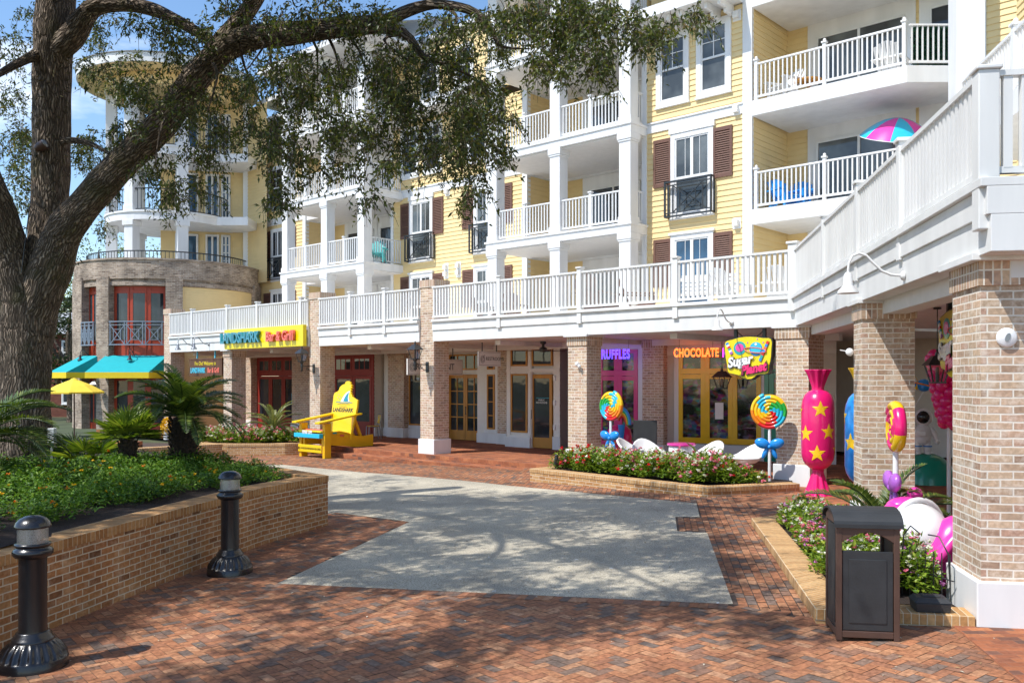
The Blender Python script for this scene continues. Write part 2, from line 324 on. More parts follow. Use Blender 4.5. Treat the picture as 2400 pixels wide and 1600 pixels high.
# ------------------------------------------------------------------ ground, paving, concrete, porch
def structure(o): o['kind'] = 'structure'; return o
gm = plain('lawn_soil', (0.07,0.085,0.035), 0.95, var=0.4, scale=0.8)
mb = MB(); mb.quad((-900,-60,-0.12),(900,-60,-0.12),(900,1600,-0.12),(-900,1600,-0.12)); structure(mb.build('ground', gm))
def sheet(xs, ys, dz, name, mat):
    b = MB()
    for i in range(len(xs)-1):
        for j in range(len(ys)-1):
            a, c = xs[i], xs[i+1]
            b.quad((a,ys[j],gz(a)+dz),(c,ys[j],gz(c)+dz),(c,ys[j+1],gz(c)+dz),(a,ys[j+1],gz(a)+dz))
    return structure(b.build(name, mat))
sheet([-30,-4,4.3,14], [-4,36], -0.006, 'paving_bed', M['paverjoint'])
def paver_mesh(name, quads, mat):
    """quads: (n,4,2) arrays of brick corners; each brick gets its own height jitter and colour value"""
    q = np.array(quads); n = len(q)
    X = q[:,:,0]; Y = q[:,:,1]
    Z = 0.3*np.clip((X+4.0)/8.3, 0, 1)+RNG.normal(0, 0.0007, (n,1))+RNG.normal(0, 0.0006, (n,4))
    co = np.stack([X, Y, Z], -1).reshape(-1, 3)
    me = bpy.data.meshes.new(name); me.vertices.add(4*n); me.loops.add(4*n); me.polygons.add(n)
    me.vertices.foreach_set('co', co.ravel()); me.loops.foreach_set('vertex_index', np.arange(4*n))
    me.polygons.foreach_set('loop_start', np.arange(n)*4)
    a = me.attributes.new('rnd', 'FLOAT', 'FACE'); a.data.foreach_set('value', RNG.random(n).astype(np.float32)); me.update(calc_edges=True); me.validate()
    me.materials.append(mat); o = bpy.data.objects.new(name, me); COL.objects.link(o); return structure(o)
def rect(cx, cy, a, l, w):
    c, s = math.cos(a), math.sin(a); out = []
    for dx, dy in ((-l/2,-w/2),(l/2,-w/2),(l/2,w/2),(-l/2,w/2)): out.append((cx+dx*c-dy*s, cy+dx*s+dy*c))
    return out
def inpoly(p, poly):
    x, y = p; r = False; j = len(poly)-1
    for i in range(len(poly)):
        xi, yi = poly[i]; xj, yj = poly[j]
        if (yi > y) != (yj > y) and x < (xj-xi)*(y-yi)/(yj-yi)+xi: r = not r
        j = i
    return r
PAD = [G(*p)[:2] for p in [(649.8,1367.4),(1718.6,1416),(1657.3,1248),(1587.3,1245),(1582.7,1211.3),(1640,1211.6),(1632.5,1179),(1200,1138.5),(1088,1126.3),(898.5,1110),(661,1088.8)]]
PAD += [(-9.2,26.6),(-11.5,22.5),(-7.0,18.6),(-3.35,16.9), G(768.4,1199)[:2], G(959.7,1222.7)[:2]]
# zone to the right of the pad: running courses along the wing
STRIP = [G(1726,1424)[:2], (3.3,8.9), (3.15,9.6), (4.15,14.2),(4.35,16.9),(5.9,17.6),(6.4,19.5),(2.2,19.9),(-.2,21.4),(-5.5,25.6),(-6.2,27.6),(1.2,21.8),(0,20.35), G(1632,1179)[:2], G(1657,1248)[:2]]
ZONE = [G(1722,1420)[:2],(2.98,8.75),(4.3,15.5),(4.3,17.2),(5.9,18.0),(6.4,19.4),(4.3,21.0),(.4,25.0),(-6.5,31.3),(-12.5,33.),(-16,27.),(-9.3,26.9), G(661,1088.8)[:2], G(898,1110)[:2], G(1200,1138.5)[:2], G(1632,1179)[:2], G(1640,1211.6)[:2], G(1582,1211.3)[:2], G(1587,1245)[:2], G(1657,1248)[:2]]
L_, W_, J_ = 0.19, 0.095, 0.0045
ang = R(38); ca, sa = math.cos(ang), math.sin(ang); herr = []
for i in range(-330, 330):
    for j in range(-330, 330):
        # herringbone cell: each step (i,j) of width W carries one horizontal and one vertical brick
        k = (i - j) % 4
        x, y = i*W_, j*W_
        if k == 0: cx, cy, hor = x+L_/2, y+W_/2, True
        elif k == 3: cx, cy, hor = x+W_/2, y+W_, False
        else: continue
        wx = cx*ca-cy*sa-1.0; wy = cx*sa+cy*ca+11.0
        if not (-9 < wx < 7.5 and 4.6 < wy < 19): continue
        if abs(wx) > wy*0.62+0.6: continue
        if inpoly((wx, wy), ZONE) or inpoly((wx,wy), PAD): continue
        herr.append(rect(wx, wy, ang+(0 if hor else R(90)), L_-J_, W_-J_))
run = []; wa = math.atan2(-TY, -TX)
for r_ in range(-160, 160):
    for k in range(-60, 150):
        a = k*0.2+(0.1 if r_ % 2 else 0); c = r_*0.1
        x, y = 3.0+a*(-TX)+c*CX, 8.5+a*(-TY)+c*CY
        if inpoly((x,y), ZONE): run.append(rect(x, y, wa, L_-J_, W_-J_))
# soldier border along the near edge and the left edge of the pad
def border(p, q, off, length=0.2):
    d = Vector((q[0]-p[0], q[1]-p[1])); n = int(d.length/0.1); d.normalize(); a = math.atan2(d.y, d.x); o = Vector((d.y, -d.x))
    return [rect(p[0]+d.x*(i+.5)*.1+o.x*off, p[1]+d.y*(i+.5)*.1+o.y*off, a, 0.1-J_, length-J_) for i in range(n)]
herr_o = paver_mesh('brick_paving', herr, M['paver'])
paver_mesh('brick_walk', run, M['paver'])
# concrete pad, 4 mm above the bricks
def flat_poly(poly, dz, name, mat, clip=None):
    bm = bmesh.new(); vs = [bm.verts.new((p[0],p[1],0)) for p in poly]; bm.faces.new(vs)
    for x in (-4.0, 4.3): bmesh.ops.bisect_plane(bm, geom=bm.verts[:]+bm.edges[:]+bm.faces[:], plane_co=(x,0,0), plane_no=(1,0,0))
    bmesh.ops.triangulate(bm, faces=bm.faces[:])
    for v in bm.verts: v.co.z = gz(v.co.x)+dz
    me = bpy.data.meshes.new(name); bm.to_mesh(me); bm.free(); me.materials.append(mat)
    for p in me.polygons:
        if p.normal.z < 0: p.flip()
    o = bpy.data.objects.new(name, me); COL.objects.link(o); return structure(o)
flat_poly(PAD, 0.005, 'concrete_pad', M['concrete'])
bd = border(PAD[0], PAD[1], 0.1)
paver_mesh('paving_border', [r for r in bd], M['paver']).location.z = 0.004
# porch: raised brick floor with two low risers in front
mb = MB()
wv = 9.0
fl = [FW(-24,-0.14)[:2], FW(U(1690,-0.14),-0.14)[:2], WW(0.5,-0.2)[:2], WW(14,-0.2)[:2], WW(14,wv)[:2], FW(16,9)[:2], FW(-24,9)[:2]]
mb.prism(fl, 0.02, 0.30+.004); 
st = [FW(-4.75,-0.56)[:2], FW(U(1690,-0.56),-0.56)[:2], FW(U(1690,-0.56),-0.14)[:2], FW(-4.75,-0.14)[:2]]
mb.prism(st, 0.0, 0.155)
structure(mb.build('porch_floor', M['stepbrick'], bevel=0.012))

# ------------------------------------------------------------------ planters
def wall_strip(name, pts, w, z0, z1, cap, mats, label, cat='planter wall', side=1, closed=False):
    """brick wall along a polyline with a soldier cap; pts = outer edge, wall lies to the left of travel * side"""
    P = [Vector((p[0],p[1])) for p in pts]; n = len(P); nor = []
    for i in range(n):
        d0 = (P[i]-P[i-1]).normalized() if i > 0 else None; d1 = (P[i+1]-P[i]).normalized() if i < n-1 else None
        ns = [Vector((-d.y, d.x))*side for d in (d0, d1) if d is not None]
        m = sum(ns, Vector((0,0))); m = m/len(ns); nor.append(m/max(0.2, m.length_squared))
    Q = [P[i]+nor[i]*w for i in range(n)]
    root = empty(name, (P[0].x, P[0].y, z0), 0, label, cat)
    ox, oy = P[0].x, P[0].y
    body = MB(); capb = MB(); s = 0
    def lz(i): return gz(P[i].x)-0.05-z0 if z0 < 0.4 else 0
    for i in range(n-1):
        a, b = P[i], P[i+1]; c, d = Q[i+1], Q[i]; ln = (b-a).length
        def seg(m, e, lo, hi, top, uvtop):
            pa, pb, pc, pd = [Vector((p.x-ox, p.y-oy)) for p in (a-nor[i]*e, b-nor[i+1]*e, c+nor[i+1]*e, d+nor[i]*e)]
            l0, l1 = (lo, lo)
            fo = [(s,l0+0),(s+ln,l1+0),(s+ln,hi),(s,hi)]
            quad = [(pa.x,pa.y,l0),(pb.x,pb.y,l1),(pb.x,pb.y,hi),(pa.x,pa.y,hi)]
            if side < 0: m.quad(quad[1],quad[0],quad[3],quad[2],0,[fo[1],fo[0],fo[3],fo[2]])
            else: m.quad(*quad,0,fo)
            q2 = [(pc.x,pc.y,l1),(pd.x,pd.y,l0),(pd.x,pd.y,hi),(pc.x,pc.y,hi)]
            m.quad(*(q2 if side > 0 else [q2[1],q2[0],q2[3],q2[2]]),0,[(s+ln,l1),(s,l0),(s,hi),(s+ln,hi)])
            if top:
                t = [(pa.x,pa.y,hi),(pb.x,pb.y,hi),(pc.x,pc.y,hi),(pd.x,pd.y,hi)]; ut = [(s,0),(s+ln,0),(s+ln,w+2*e),(s,w+2*e)]
                m.quad(*(t if side > 0 else t[::-1]),0,(ut if side > 0 else ut[::-1]))
            else:
                t = [(pa.x,pa.y,lo),(pd.x,pd.y,lo),(pc.x,pc.y,lo),(pb.x,pb.y,lo)]; m.quad(*(t if side > 0 else t[::-1]))
            for k, ends in ((0, (pa,pd)), (n-1, (pb,pc))):
                if (k == 0 and i == 0) or (k == n-1 and i == n-2):
                    e0, e1 = ends
                    m.quad((e0.x,e0.y,lo),(e1.x,e1.y,lo),(e1.x,e1.y,hi),(e0.x,e0.y,hi),0,[(0,lo),(w,lo),(w,hi),(0,hi)])
        H = z1-z0
        seg(body, 0, -0.12, H-cap, False, 0); seg(capb, 0.012, H-cap, H, True, 0); s += ln
    body.build('wall', mats[0], root); o = capb.build('cap', mats[1], root, bevel=0.008, weld=True)
    return root
PW = [(-5.6,4.0),(-5.15,7.2),(-4.81,9.15),(-4.30,12.0),(-3.90,13.9),(-3.24,15.62)]
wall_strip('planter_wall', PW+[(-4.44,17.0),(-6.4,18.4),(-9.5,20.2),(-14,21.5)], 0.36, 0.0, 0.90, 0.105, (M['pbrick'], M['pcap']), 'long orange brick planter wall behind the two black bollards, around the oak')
# soil and the bed inside
soil = [(p[0]-0.30, p[1]-0.1) for p in PW]
bm = MB(); 
xs = np.linspace(-15, -3.3, 26); ys = np.linspace(4.0, 21.0, 30)
def soilz(x, y): 
    return 0.74+0.30*min(1, max(0, (-3.6-x)/3.2))+0.05*math.sin(x*2.1+y)*math.cos(y*1.7)
outl = [(-16,4),(-5.85,4)]+[(p[0]-.25,p[1]-.1) for p in PW]+[(-4.6,16.72),(-6.5,18.1),(-9.6,19.9),(-14,21.2),(-16,21.2)]
def clipped_bed(name, outl, zf, mat, step=0.35):
    b = bmesh.new(); vs = [b.verts.new((p[0],p[1],0)) for p in outl]; b.faces.new(vs)
    x0, x1 = min(p[0] for p in outl), max(p[0] for p in outl); y0, y1 = min(p[1] for p in outl), max(p[1] for p in outl)
    for k in range(1, int((x1-x0)/step)): bmesh.ops.bisect_plane(b, geom=b.verts[:]+b.edges[:]+b.faces[:], plane_co=(x0+k*step,0,0), plane_no=(1,0,0))
    for k in range(1, int((y1-y0)/step)): bmesh.ops.bisect_plane(b, geom=b.verts[:]+b.edges[:]+b.faces[:], plane_co=(0,y0+k*step,0), plane_no=(0,1,0))
    for v in b.verts: v.co.z = zf(v.co.x, v.co.y)
    me = bpy.data.meshes.new(name); b.to_mesh(me); b.free(); me.materials.append(mat)
    for p in me.polygons:
        if p.normal.z < 0: p.flip()
    o = bpy.data.objects.new(name, me); COL.objects.link(o); return structure(o)
clipped_bed('planter_soil', outl, soilz, M['soil'])
# low planter in front of the sweet shop
A_ = (0.43,21.08); B_ = (3.83,17.36); C_ = (5.85,18.05)
wall_strip('planter_wall', [(1.35,22.0), A_, (2.2,19.12), B_, C_], 0.30, 0.10, 0.47, 0.085, (M['pbricksun'], M['pcapsun']), 'low sunlit orange brick planter wall in front of the sweet shop windows')
MIDBED = [(1.45,21.8),(0.75,21.05),(2.35,19.35),(3.9,17.75),(5.8,18.3),(6.0,19.0),(4.2,20.9),(2.6,22.0)]
clipped_bed('planter_soil', MIDBED, lambda x, y: 0.42, M['soil'])
# near right kerb planter
K1 = (3.80,14.05); K2 = (2.92,8.52); K3 = (4.30,8.24)
wall_strip('planter_kerb', [(4.75,14.6), K1, (3.42,11.6), K2, K3], 0.33, 0.15, 0.395, 0.10, (M['pbricksun'], M['pcapsun']), 'low sunlit brick kerb of the flower bed beside the litter bin', 'planter kerb')
NEARBED = [(4.6,14.2),(4.1,14.0),(3.75,11.6),(3.28,8.9),(4.4,8.6),(5.0,9.5),(5.3,12.5),(5.0,14.5)]
clipped_bed('planter_soil', NEARBED, lambda x, y: 0.36+0.03*math.sin(x*5+y*3), M['soil'])
# far planter left of the giant chair
FB = [FW(-11.5,-1.7)[:2], FW(-9.2,-2.0)[:2], (-7.70,30.10), FW(-5.6,-0.3)[:2]]
wall_strip('planter_wall', [(-11.3,30.6),(-9.6,29.95),(-7.70,30.10),(-6.9,30.5)], 0.32, 0.0, 0.40, 0.09, (M['pbricksun'], M['pcapsun']), 'low brick planter wall with pink flowers left of the giant yellow chair')
FARBED = [(-11.1,30.8),(-9.6,30.25),(-7.95,30.35),(-7.2,30.7),(-7.6,31.6),(-10.4,33.2)]
clipped_bed('planter_soil', FARBED, lambda x, y: 0.36, M['soil'])
wall_strip('planter_wall', [(-14.6,26.3),(-11.6,27.9),(-9.7,29.7),(-11.0,31.0)], 0.32, 0.0, 0.42, 0.09, (M['pbricksun'], M['pcapsun']), 'low brick planter wall behind the two palms, left of the pink flowers')
# short flight of brick steps on the left
sb = MB()
for k in range(4): sb.box(-13.6+0.0, -11.9, 26.6+k*0.36, 28.6, 0.0, 0.15*(k+1)-0.002*k)
structure(sb.build('brick_steps', M['stepbrick'], bevel=0.01))

# ------------------------------------------------------------------ arcade: brick piers, terrace edge, railings
arc = empty('terrace_arcade', (FX,FY,0), FROT, 'white railed terrace on tan brick piers running along the shop fronts', 'arcade')
ARCW = empty('terrace_arcade', (WX0,WY0,0), WROT, 'near wing of the white terrace on brick piers, coming towards the viewer at right', 'arcade')
def pier(par, x0, x1, y0, y1, zb, zt, soldier_at=None, cap=True, base=True, bh=0.45):
    b = MB(); zb2 = zb+(bh if base else 0); b.box(x0,x1,y0,y1,zb2-0.02,zt)
    o = b.build('brick_pier', M['brick'], par)
    if soldier_at is not None:
        s = MB(); s.box(x0-.025,x1+.025,y0-.025,y1+.025,soldier_at-0.225,soldier_at); s.build('soldier_course', M['bricksol'], o)
    if base:
        s = MB(); s.box(x0-.05,x1+.05,y0-.05,y1+.05,zb-.1,zb+bh); s.build('plinth', M['plum'], o, bevel=0.012)
    return o
SOFF = 3.73
PIERS = [(1017,True,True),(749.5,True,True),(542,False,True),(1376,False,True),(399,True,True)]
for px, tall, base in PIERS:
    u = U(px,0)-0.05; tall_h = 5.62 if tall else 3.70
    pier(arc, u-0.62, u, 0.05, 0.67, 0.3, tall_h, tall_h if tall else SOFF-.04, base=base)
    if not tall:
        s = MB(); s.box(u-.70,u+.08,-.06,.75,SOFF-.04,SOFF+.03); s.build('pier_cap', M['white2'], arc, bevel=0.006)
# corner pier at the bend
u = U(1880,0.0)-0.03
pier(arc, u-0.52, u+0.22, -0.10, 0.66, 0.3, 3.70, SOFF-.04)
s = MB(); s.box(u-.60,u+.30,-.16,.75,SOFF-.04,SOFF+.03); s.build('pier_cap', M['white2'], arc, bevel=0.006)
def fascia(par, x0, x1, y0=0.0, name='fascia'):
    b = MB()
    b.box(x0,x1,y0,y0+0.28,SOFF,SOFF+0.33); b.box(x0,x1,y0-0.032,y0+0.28,SOFF+0.332,SOFF+0.58)
    b.box(x0,x1,y0-0.085,y0+0.28,SOFF+0.582,SOFF+0.66)
    return b.build(name, M['white2'], par, bevel=0.005)
def railing(par, p, q, z0, h=1.07, sp=0.125, bw=0.05, mat=None, name='railing', post=None, low=0.08, top=(0.10,0.05), bd=None, postw=0.12, ends=True, drop=0.0, ball=False):
    """white picket railing from p to q (2-D, local); post = list of positions 0..1"""
    mat = mat or M['white2' if par in (arc, ARCW) else 'white']; P = Vector(p); Q = Vector(q); d = Q-P; L = d.length; d.normalize(); nrm = Vector((d.y,-d.x))
    b = MB(); c = lambda s, z: (P.x+d.x*s, P.y+d.y*s, z)
    b.bar(c(0,z0+h-top[1]/2), c(L,z0+h-top[1]/2), top[0], top[1]); b.bar(c(0,z0+low+.03), c(L,z0+low+.03), top[0]*.7, 0.06)
    n = max(1, int(L/sp))
    for i in range(n):
        s = (i+.5)*L/n
        a = P+d*s
        b.bar((a.x,a.y,z0+low+.05),(a.x,a.y,z0+h-top[1]),bw,bd or bw, up=(d.x,d.y,0))
    o = b.build(name, mat, par)
    if post:
        for s in post:
            a = P+d*(s*L); m = MB()
            m.bar((a.x,a.y,z0-drop),(a.x,a.y,z0+h+.07),postw,postw,up=(d.x,d.y,0))
            m.bar((a.x,a.y,z0+h+.07),(a.x,a.y,z0+h+.115),postw+.05,postw+.05,up=(d.x,d.y,0))
            if ball: m.ell((a.x,a.y,z0+h+.15),(.045,.045,.05),nu=10,nv=6)
            m.build('post', mat, o, bevel=0.006)
    return o
# main run, broken by the tall piers
uA, uB, uE, u0 = U(1017)-.05, U(749.5)-.05, U(399)-.05, 0
fascia(arc, uE, uB-.62); fascia(arc, uB, uA-.62); fascia(arc, uA, U(1862)+.02)
def post_at(x0, x1, pxs): return [ (U(p,-.05)-x0)/(x1-x0) for p in pxs]
def mainrail(x0, x1, pxs): 
    o = railing(arc, (x0,0.0), (x1,0.0), 4.36, 1.03, 0.128, 0.045, post=post_at(x0,x1,pxs), postw=0.135, drop=0.33, bd=0.06)
mainrail(uE, uB-.62, (449,531,601.5,703.5)); mainrail(uB, uA-.62, (819,900)); mainrail(uA, U(1862), (1168,1357,1582))
# heavy post at the bend
p_ = MB(); p_.box(U(1862)-.10,U(1862)+.10,-.12,.08,4.05,5.50); p_.box(U(1862)-.13,U(1862)+.13,-.15,.11,5.50,5.55); p_.build('corner_post', M['white2'], arc, bevel=0.008)
# terrace floor and its ceiling
fz = [(-16.8,0.3),(U(1862),0.3),(14.5,9.0),(-16.8,9.0)]
b = MB(); b.prism(fz, 4.02, 4.28); b.build('terrace_floor', M['white2'], arc)
b = MB(); b.prism([(-16.8,0.28),(U(1862)+.2,0.28),(14.5,9.0),(-16.8,9.0)], SOFF-.001, SOFF+.2); 
for k in range(-16, 11, 3): b.box(k-.1,k+.1,0.7,4.2,SOFF-.14,SOFF-.002)
b.box(-16.8,11.0,3.55,3.75,SOFF-.18,SOFF-.003)
b.build('ceiling', M['soffit'], arc)
# wing
TE = T(2290); 
fascia(ARCW, -0.02, TE+0.35, 0.0)
wp = [T(p) for p in (1932,2012,2113,)]
railing(ARCW, (0,0.02), (TE+.25,0.02), 4.36, 1.03, 0.128, 0.045, post=[x/(TE+.25) for x in wp], postw=0.135, drop=0.33, bd=0.06)
m_ = MB(); m_.box(TE+.10,TE+.28,-.08,.10,3.94,5.37); m_.box(TE+.08,TE+.30,-.10,.12,5.371,5.41); m_.build('corner_post', M['white2'], ARCW, bevel=0.01)
EX = TE+.28
fb = MB(); fb.box(EX-.28,EX,.28,4,SOFF,SOFF+.33); fb.box(EX-.28,EX+.018,.28,4,SOFF+.332,SOFF+.58); fb.box(EX-.28,EX+.06,.0,4,SOFF+.582,SOFF+.66); fb.build('fascia', M['white2'], ARCW, bevel=0.005)
railing(ARCW, (EX-.06,.10), (EX-.06,4.0), 4.36, 1.0, 0.15, 0.075, post=[.7], postw=0.135, drop=0.33)
b = MB(); b.prism([(0.0,0.3),(EX-.28,0.3),(EX-.28,6.5),(-4,6.5)][::1], 4.02, 4.28); b.build('terrace_floor', M['white2'], ARCW)
b = MB(); b.prism([(0.0,0.28),(EX-.28,0.28),(EX-.28,6.5),(-3,6.5)][::1], SOFF-.006, SOFF+.2); 
b.box(0.0,EX-.3,.3,.62,SOFF-.20,SOFF-.007); b.build('ceiling', M['soffit'], ARCW)
# wing piers
t2 = T(2017); 
pier(ARCW, t2-.55, t2+.02, 0.02, 0.74, 0.3, 3.69, SOFF-.04)
m_ = MB(); m_.box(t2-.62,t2+.09,-.06,.82,SOFF-.04,SOFF+.03); m_.build('pier_cap', M['white2'], ARCW, bevel=0.006)
tn = T(2285.5)
pier(ARCW, tn-.80, tn, 0.05, 1.6, 0.3, 3.69, SOFF-.04, bh=0.42)
m_ = MB(); m_.box(tn-.9,tn+.1,-.06,1.7,SOFF-.04,SOFF+.03); m_.build('pier_cap', M['white2'], ARCW, bevel=0.006)
# ------------------------------------------------------------------ apartment building above and behind the terrace
apt = empty('apartment_building', (FX,FY,0), FROT, 'yellow clapboard apartment building with stacked white balconies and brown shutters', 'building')
def clap(mb, p, q, z0, z1, e=0.165, t=0.027, mi=0):
    P = Vector(p); Q = Vector(q); d = (Q-P).normalized(); o = Vector((d.y,-d.x)); n = max(1, round((z1-z0)/e)); e = (z1-z0)/n
    for i in range(n):
        a, b = z0+i*e, z0+(i+1)*e; lo = o*t; hi = o*0.003
        mb.quad((P.x+lo.x,P.y+lo.y,a),(Q.x+lo.x,Q.y+lo.y,a),(Q.x+hi.x,Q.y+hi.y,b),(P.x+hi.x,P.y+hi.y,b),mi)
        mb.quad((P.x,P.y,a),(Q.x,Q.y,a),(Q.x+lo.x,Q.y+lo.y,a),(P.x+lo.x,P.y+lo.y,a),mi)
    return mb
def wallpart(par, p, q, z0, z1, mat='yellow', name='wall', e=0.165, back=0.15):
    b = clap(MB(), p, q, z0, z1, e)
    P = Vector(p); Q = Vector(q); d = (Q-P).normalized(); i = -Vector((d.y,-d.x))*back
    b.quad((P.x+i.x,P.y+i.y,z0),(P.x+i.x,P.y+i.y,z1),(Q.x+i.x,Q.y+i.y,z1),(Q.x+i.x,Q.y+i.y,z0))
    return b.build(name, M[mat], par)
def trim(par, x0, x1, y0, y1, z0, z1, mat='white', name='trim', bevel=0.004):
    b = MB(); b.box(x0,x1,y0,y1,z0,z1); return b.build(name, M[mat], par, bevel=bevel)
# placed with a local frame: origin at (x,y), facing -y unless rotated
def window(par, x0, x1, z0, z1, v, kind='hung', glass='glass', tw=0.13, mat='white', hood=False):
    fr = MB(); W = x1-x0
    fr.box(x0,x0+tw,v-.075,v-.001,z0,z1); fr.box(x1-tw,x1,v-.075,v-.001,z0,z1)
    fr.box(x0+tw,x1-tw,v-.075,v-.001,z1-tw,z1); fr.box(x0+tw,x1-tw,v-.075,v-.001,z0,z0+tw)
    fr.box(x0-.03,x1+.03,v-.095,v-.001,z0-.05,z0-.001)
    if hood: fr.box(x0-.05,x1+.05,v-.12,v-.001,z1+.001,z1+.07)
    f = fr.build('window', M[mat], par, bevel=0.004)
    a0, a1, b0, b1 = x0+tw, x1-tw, z0+tw, z1-tw
    s = MB(); t = 0.045; y0, y1 = v-.052, v-.030
    s.box(a0,a0+t,y0,y1,b0,b1); s.box(a1-t,a1,y0,y1,b0,b1); s.box(a0+t,a1-t,y0,y1,b1-t,b1); s.box(a0+t,a1-t,y0,y1,b0,b0+t)
    xm, zm = (a0+a1)/2, (b0+b1)/2
    if kind == 'hung':
        s.box(a0+t,a1-t,y0-.008,y1,zm-.03,zm+.03); s.box(xm-.013,xm+.013,y0+.004,y1,zm+.03,b1-t); zq = (zm+b1)/2
        s.box(a0+t,xm-.013,y0+.005,y1,zq-.012,zq+.012); s.box(xm+.013,a1-t,y0+.005,y1,zq-.012,zq+.012)
    elif kind == 'casement':
        zl = b0+(b1-b0)*0.46
        s.box(a0+t,a1-t,y0-.008,y1,zl-.05,zl+.05); s.box(xm-.05,xm+.05,y0-.004,y1,zl+.05,b1-t)
        for q in (0.30, 0.70): 
            xx = a0+(a1-a0)*(q if q < .5 else q+.03); s.box(xx-.008,xx+.008,y0+.010,y1,zl+.05,b1-t)
    elif kind == 'ladder':
        for k in range(1, 5): zz = b0+(b1-b0)*(0.30+0.7*k/5); s.box(a0+t,a1-t,y0+.003,y1,zz-.015,zz+.015)
    elif kind == 'double': s.box(xm-.03,xm+.03,y0-.004,y1,b0+t,b1-t)
    s.build('sash', M[mat], f, bevel=0.003)
    g = MB(); g.quad((a0,v-.028,b0),(a1,v-.028,b0),(a1,v-.028,b1),(a0,v-.028,b1)); g.build('pane', M[glass], f)
    return f
def shutter(par, x0, x1, z0, z1, v):
    b = MB(); y1 = v-.022; y0 = y1-.045; t = 0.075; ts = 0.11
    b.box(x0,x0+t,y0,y1,z0,z1); b.box(x1-t,x1,y0,y1,z0,z1); b.box(x0+t,x1-t,y0,y1,z1-ts,z1); b.box(x0+t,x1-t,y0,y1,z0,z0+ts)
    n = int((z1-z0-2*ts)/0.062)
    for i in range(n):
        z = z0+ts+(i+.5)*(z1-z0-2*ts)/n
        b.quad((x0+t,y0+.004,z-.030),(x1-t,y0+.004,z-.030),(x1-t,y1-.004,z+.030),(x0+t,y1-.004,z+.030))
        b.quad((x0+t,y0+.004,z-.030),(x0+t,y0+.004,z-.038),(x1-t,y0+.004,z-.038),(x1-t,y0+.004,z-.030))
    b.quad((x0+t,y1-.001,z0+ts),(x1-t,y1-.001,z0+ts),(x1-t,y1-.001,z1-ts),(x0+t,y1-.001,z1-ts))
    return b.build('shutter', M['shutter'], par)
def balconet(par, x0, x1, z0, z1, v, mat='iron', d=0.22, n=1, name='balconet'):
    b = MB(); y = v-d; w = 0.035
    b.bar((x0,y,z1),(x1,y,z1),.06,.05); b.bar((x0,y,z0),(x1,y,z0),.045,.045); b.bar((x0,y,z1-.11),(x1,y,z1-.11),.03,.03)
    for x in (x0+.02, x1-.02):
        b.bar((x,y,z0),(x,y,z1),.05); 
        for z in (z0,z1): b.bar((x,y,z),(x,v-.01,z),.045)
        b.bar((x,v-.04,z0),(x,v-.04,z1),.04)
    b.bar((x0+.02,y,z0+.10),(x1-.02,y,z0+.10),.03,.03)
    def xpanel(a0, a1, c0, c1):
        for x in (a0, a1): b.bar((x,y,c0),(x,y,c1),w)
        cx, cz = (a0+a1)/2, (c0+c1)/2; hx, hz = (a1-a0)*.27, (c1-c0)*.27
        for sx in (-1,1):
            for sz in (-1,1): b.bar((cx,y,cz),(cx+sx*(a1-a0)/2,y,cz+sz*(c1-c0)/2),.028)
        P = [(cx-hx,cz-hz),(cx+hx,cz-hz),(cx+hx,cz+hz),(cx-hx,cz+hz)]
        for i in range(4): b.bar((P[i][0],y-.004,P[i][1]),(P[(i+1)%4][0],y-.004,P[(i+1)%4][1]),.026)
    c0, c1 = z0+.11, z1-.12
    if n == 1:
        xpanel(x0+.30, x1-.30, c0, c1); 
        for x in (x0+.16, x1-.16): b.bar((x,y,c0),(x,y,c1),.024)
    else:
        L = (x1-x0)/n
        for k in range(n): xpanel(x0+k*L+.08, x0+(k+1)*L-.08, c0, c1)
    return b.build(name, M[mat], par)
def vent(par, x, z, v, two=False):
    b = MB()
    b.box(x-.13,x+.13,v-.035,v-.004,z-.16-(.3 if two else 0),z+.16)
    for k in range(2 if two else 1):
        zz = z-.27*k
        b.slab_xz([(x-.08,zz-.09),(x+.08,zz-.09),(x+.08,zz+.09),(x-.08,zz+.09)], v-.16, v-.036)
    return b.build('wall_vent', M['white'], par, bevel=0.006)
def sliding_door(par, x0, x1, z0, z1, v, n=2, glass='glass'):
    fr = MB(); t = .06
    fr.box(x0,x0+t,v-.07,v-.001,z0,z1); fr.box(x1-t,x1,v-.07,v-.001,z0,z1); fr.box(x0+t,x1-t,v-.07,v-.001,z1-t,z1); fr.box(x0+t,x1-t,v-.07,v-.001,z0,z0+t)
    for k in range(1, n): x = x0+(x1-x0)*k/n; fr.box(x-.035,x+.035,v-.068,v-.001,z0+t,z1-t)
    f = fr.build('sliding_door', M['white2'], par, bevel=0.003)
    g = MB(); g.quad((x0+t,v-.03,z0+t),(x1-t,v-.03,z0+t),(x1-t,v-.03,z1-t),(x0+t,v-.03,z1-t)); g.build('pane', M[glass], f)
    return f
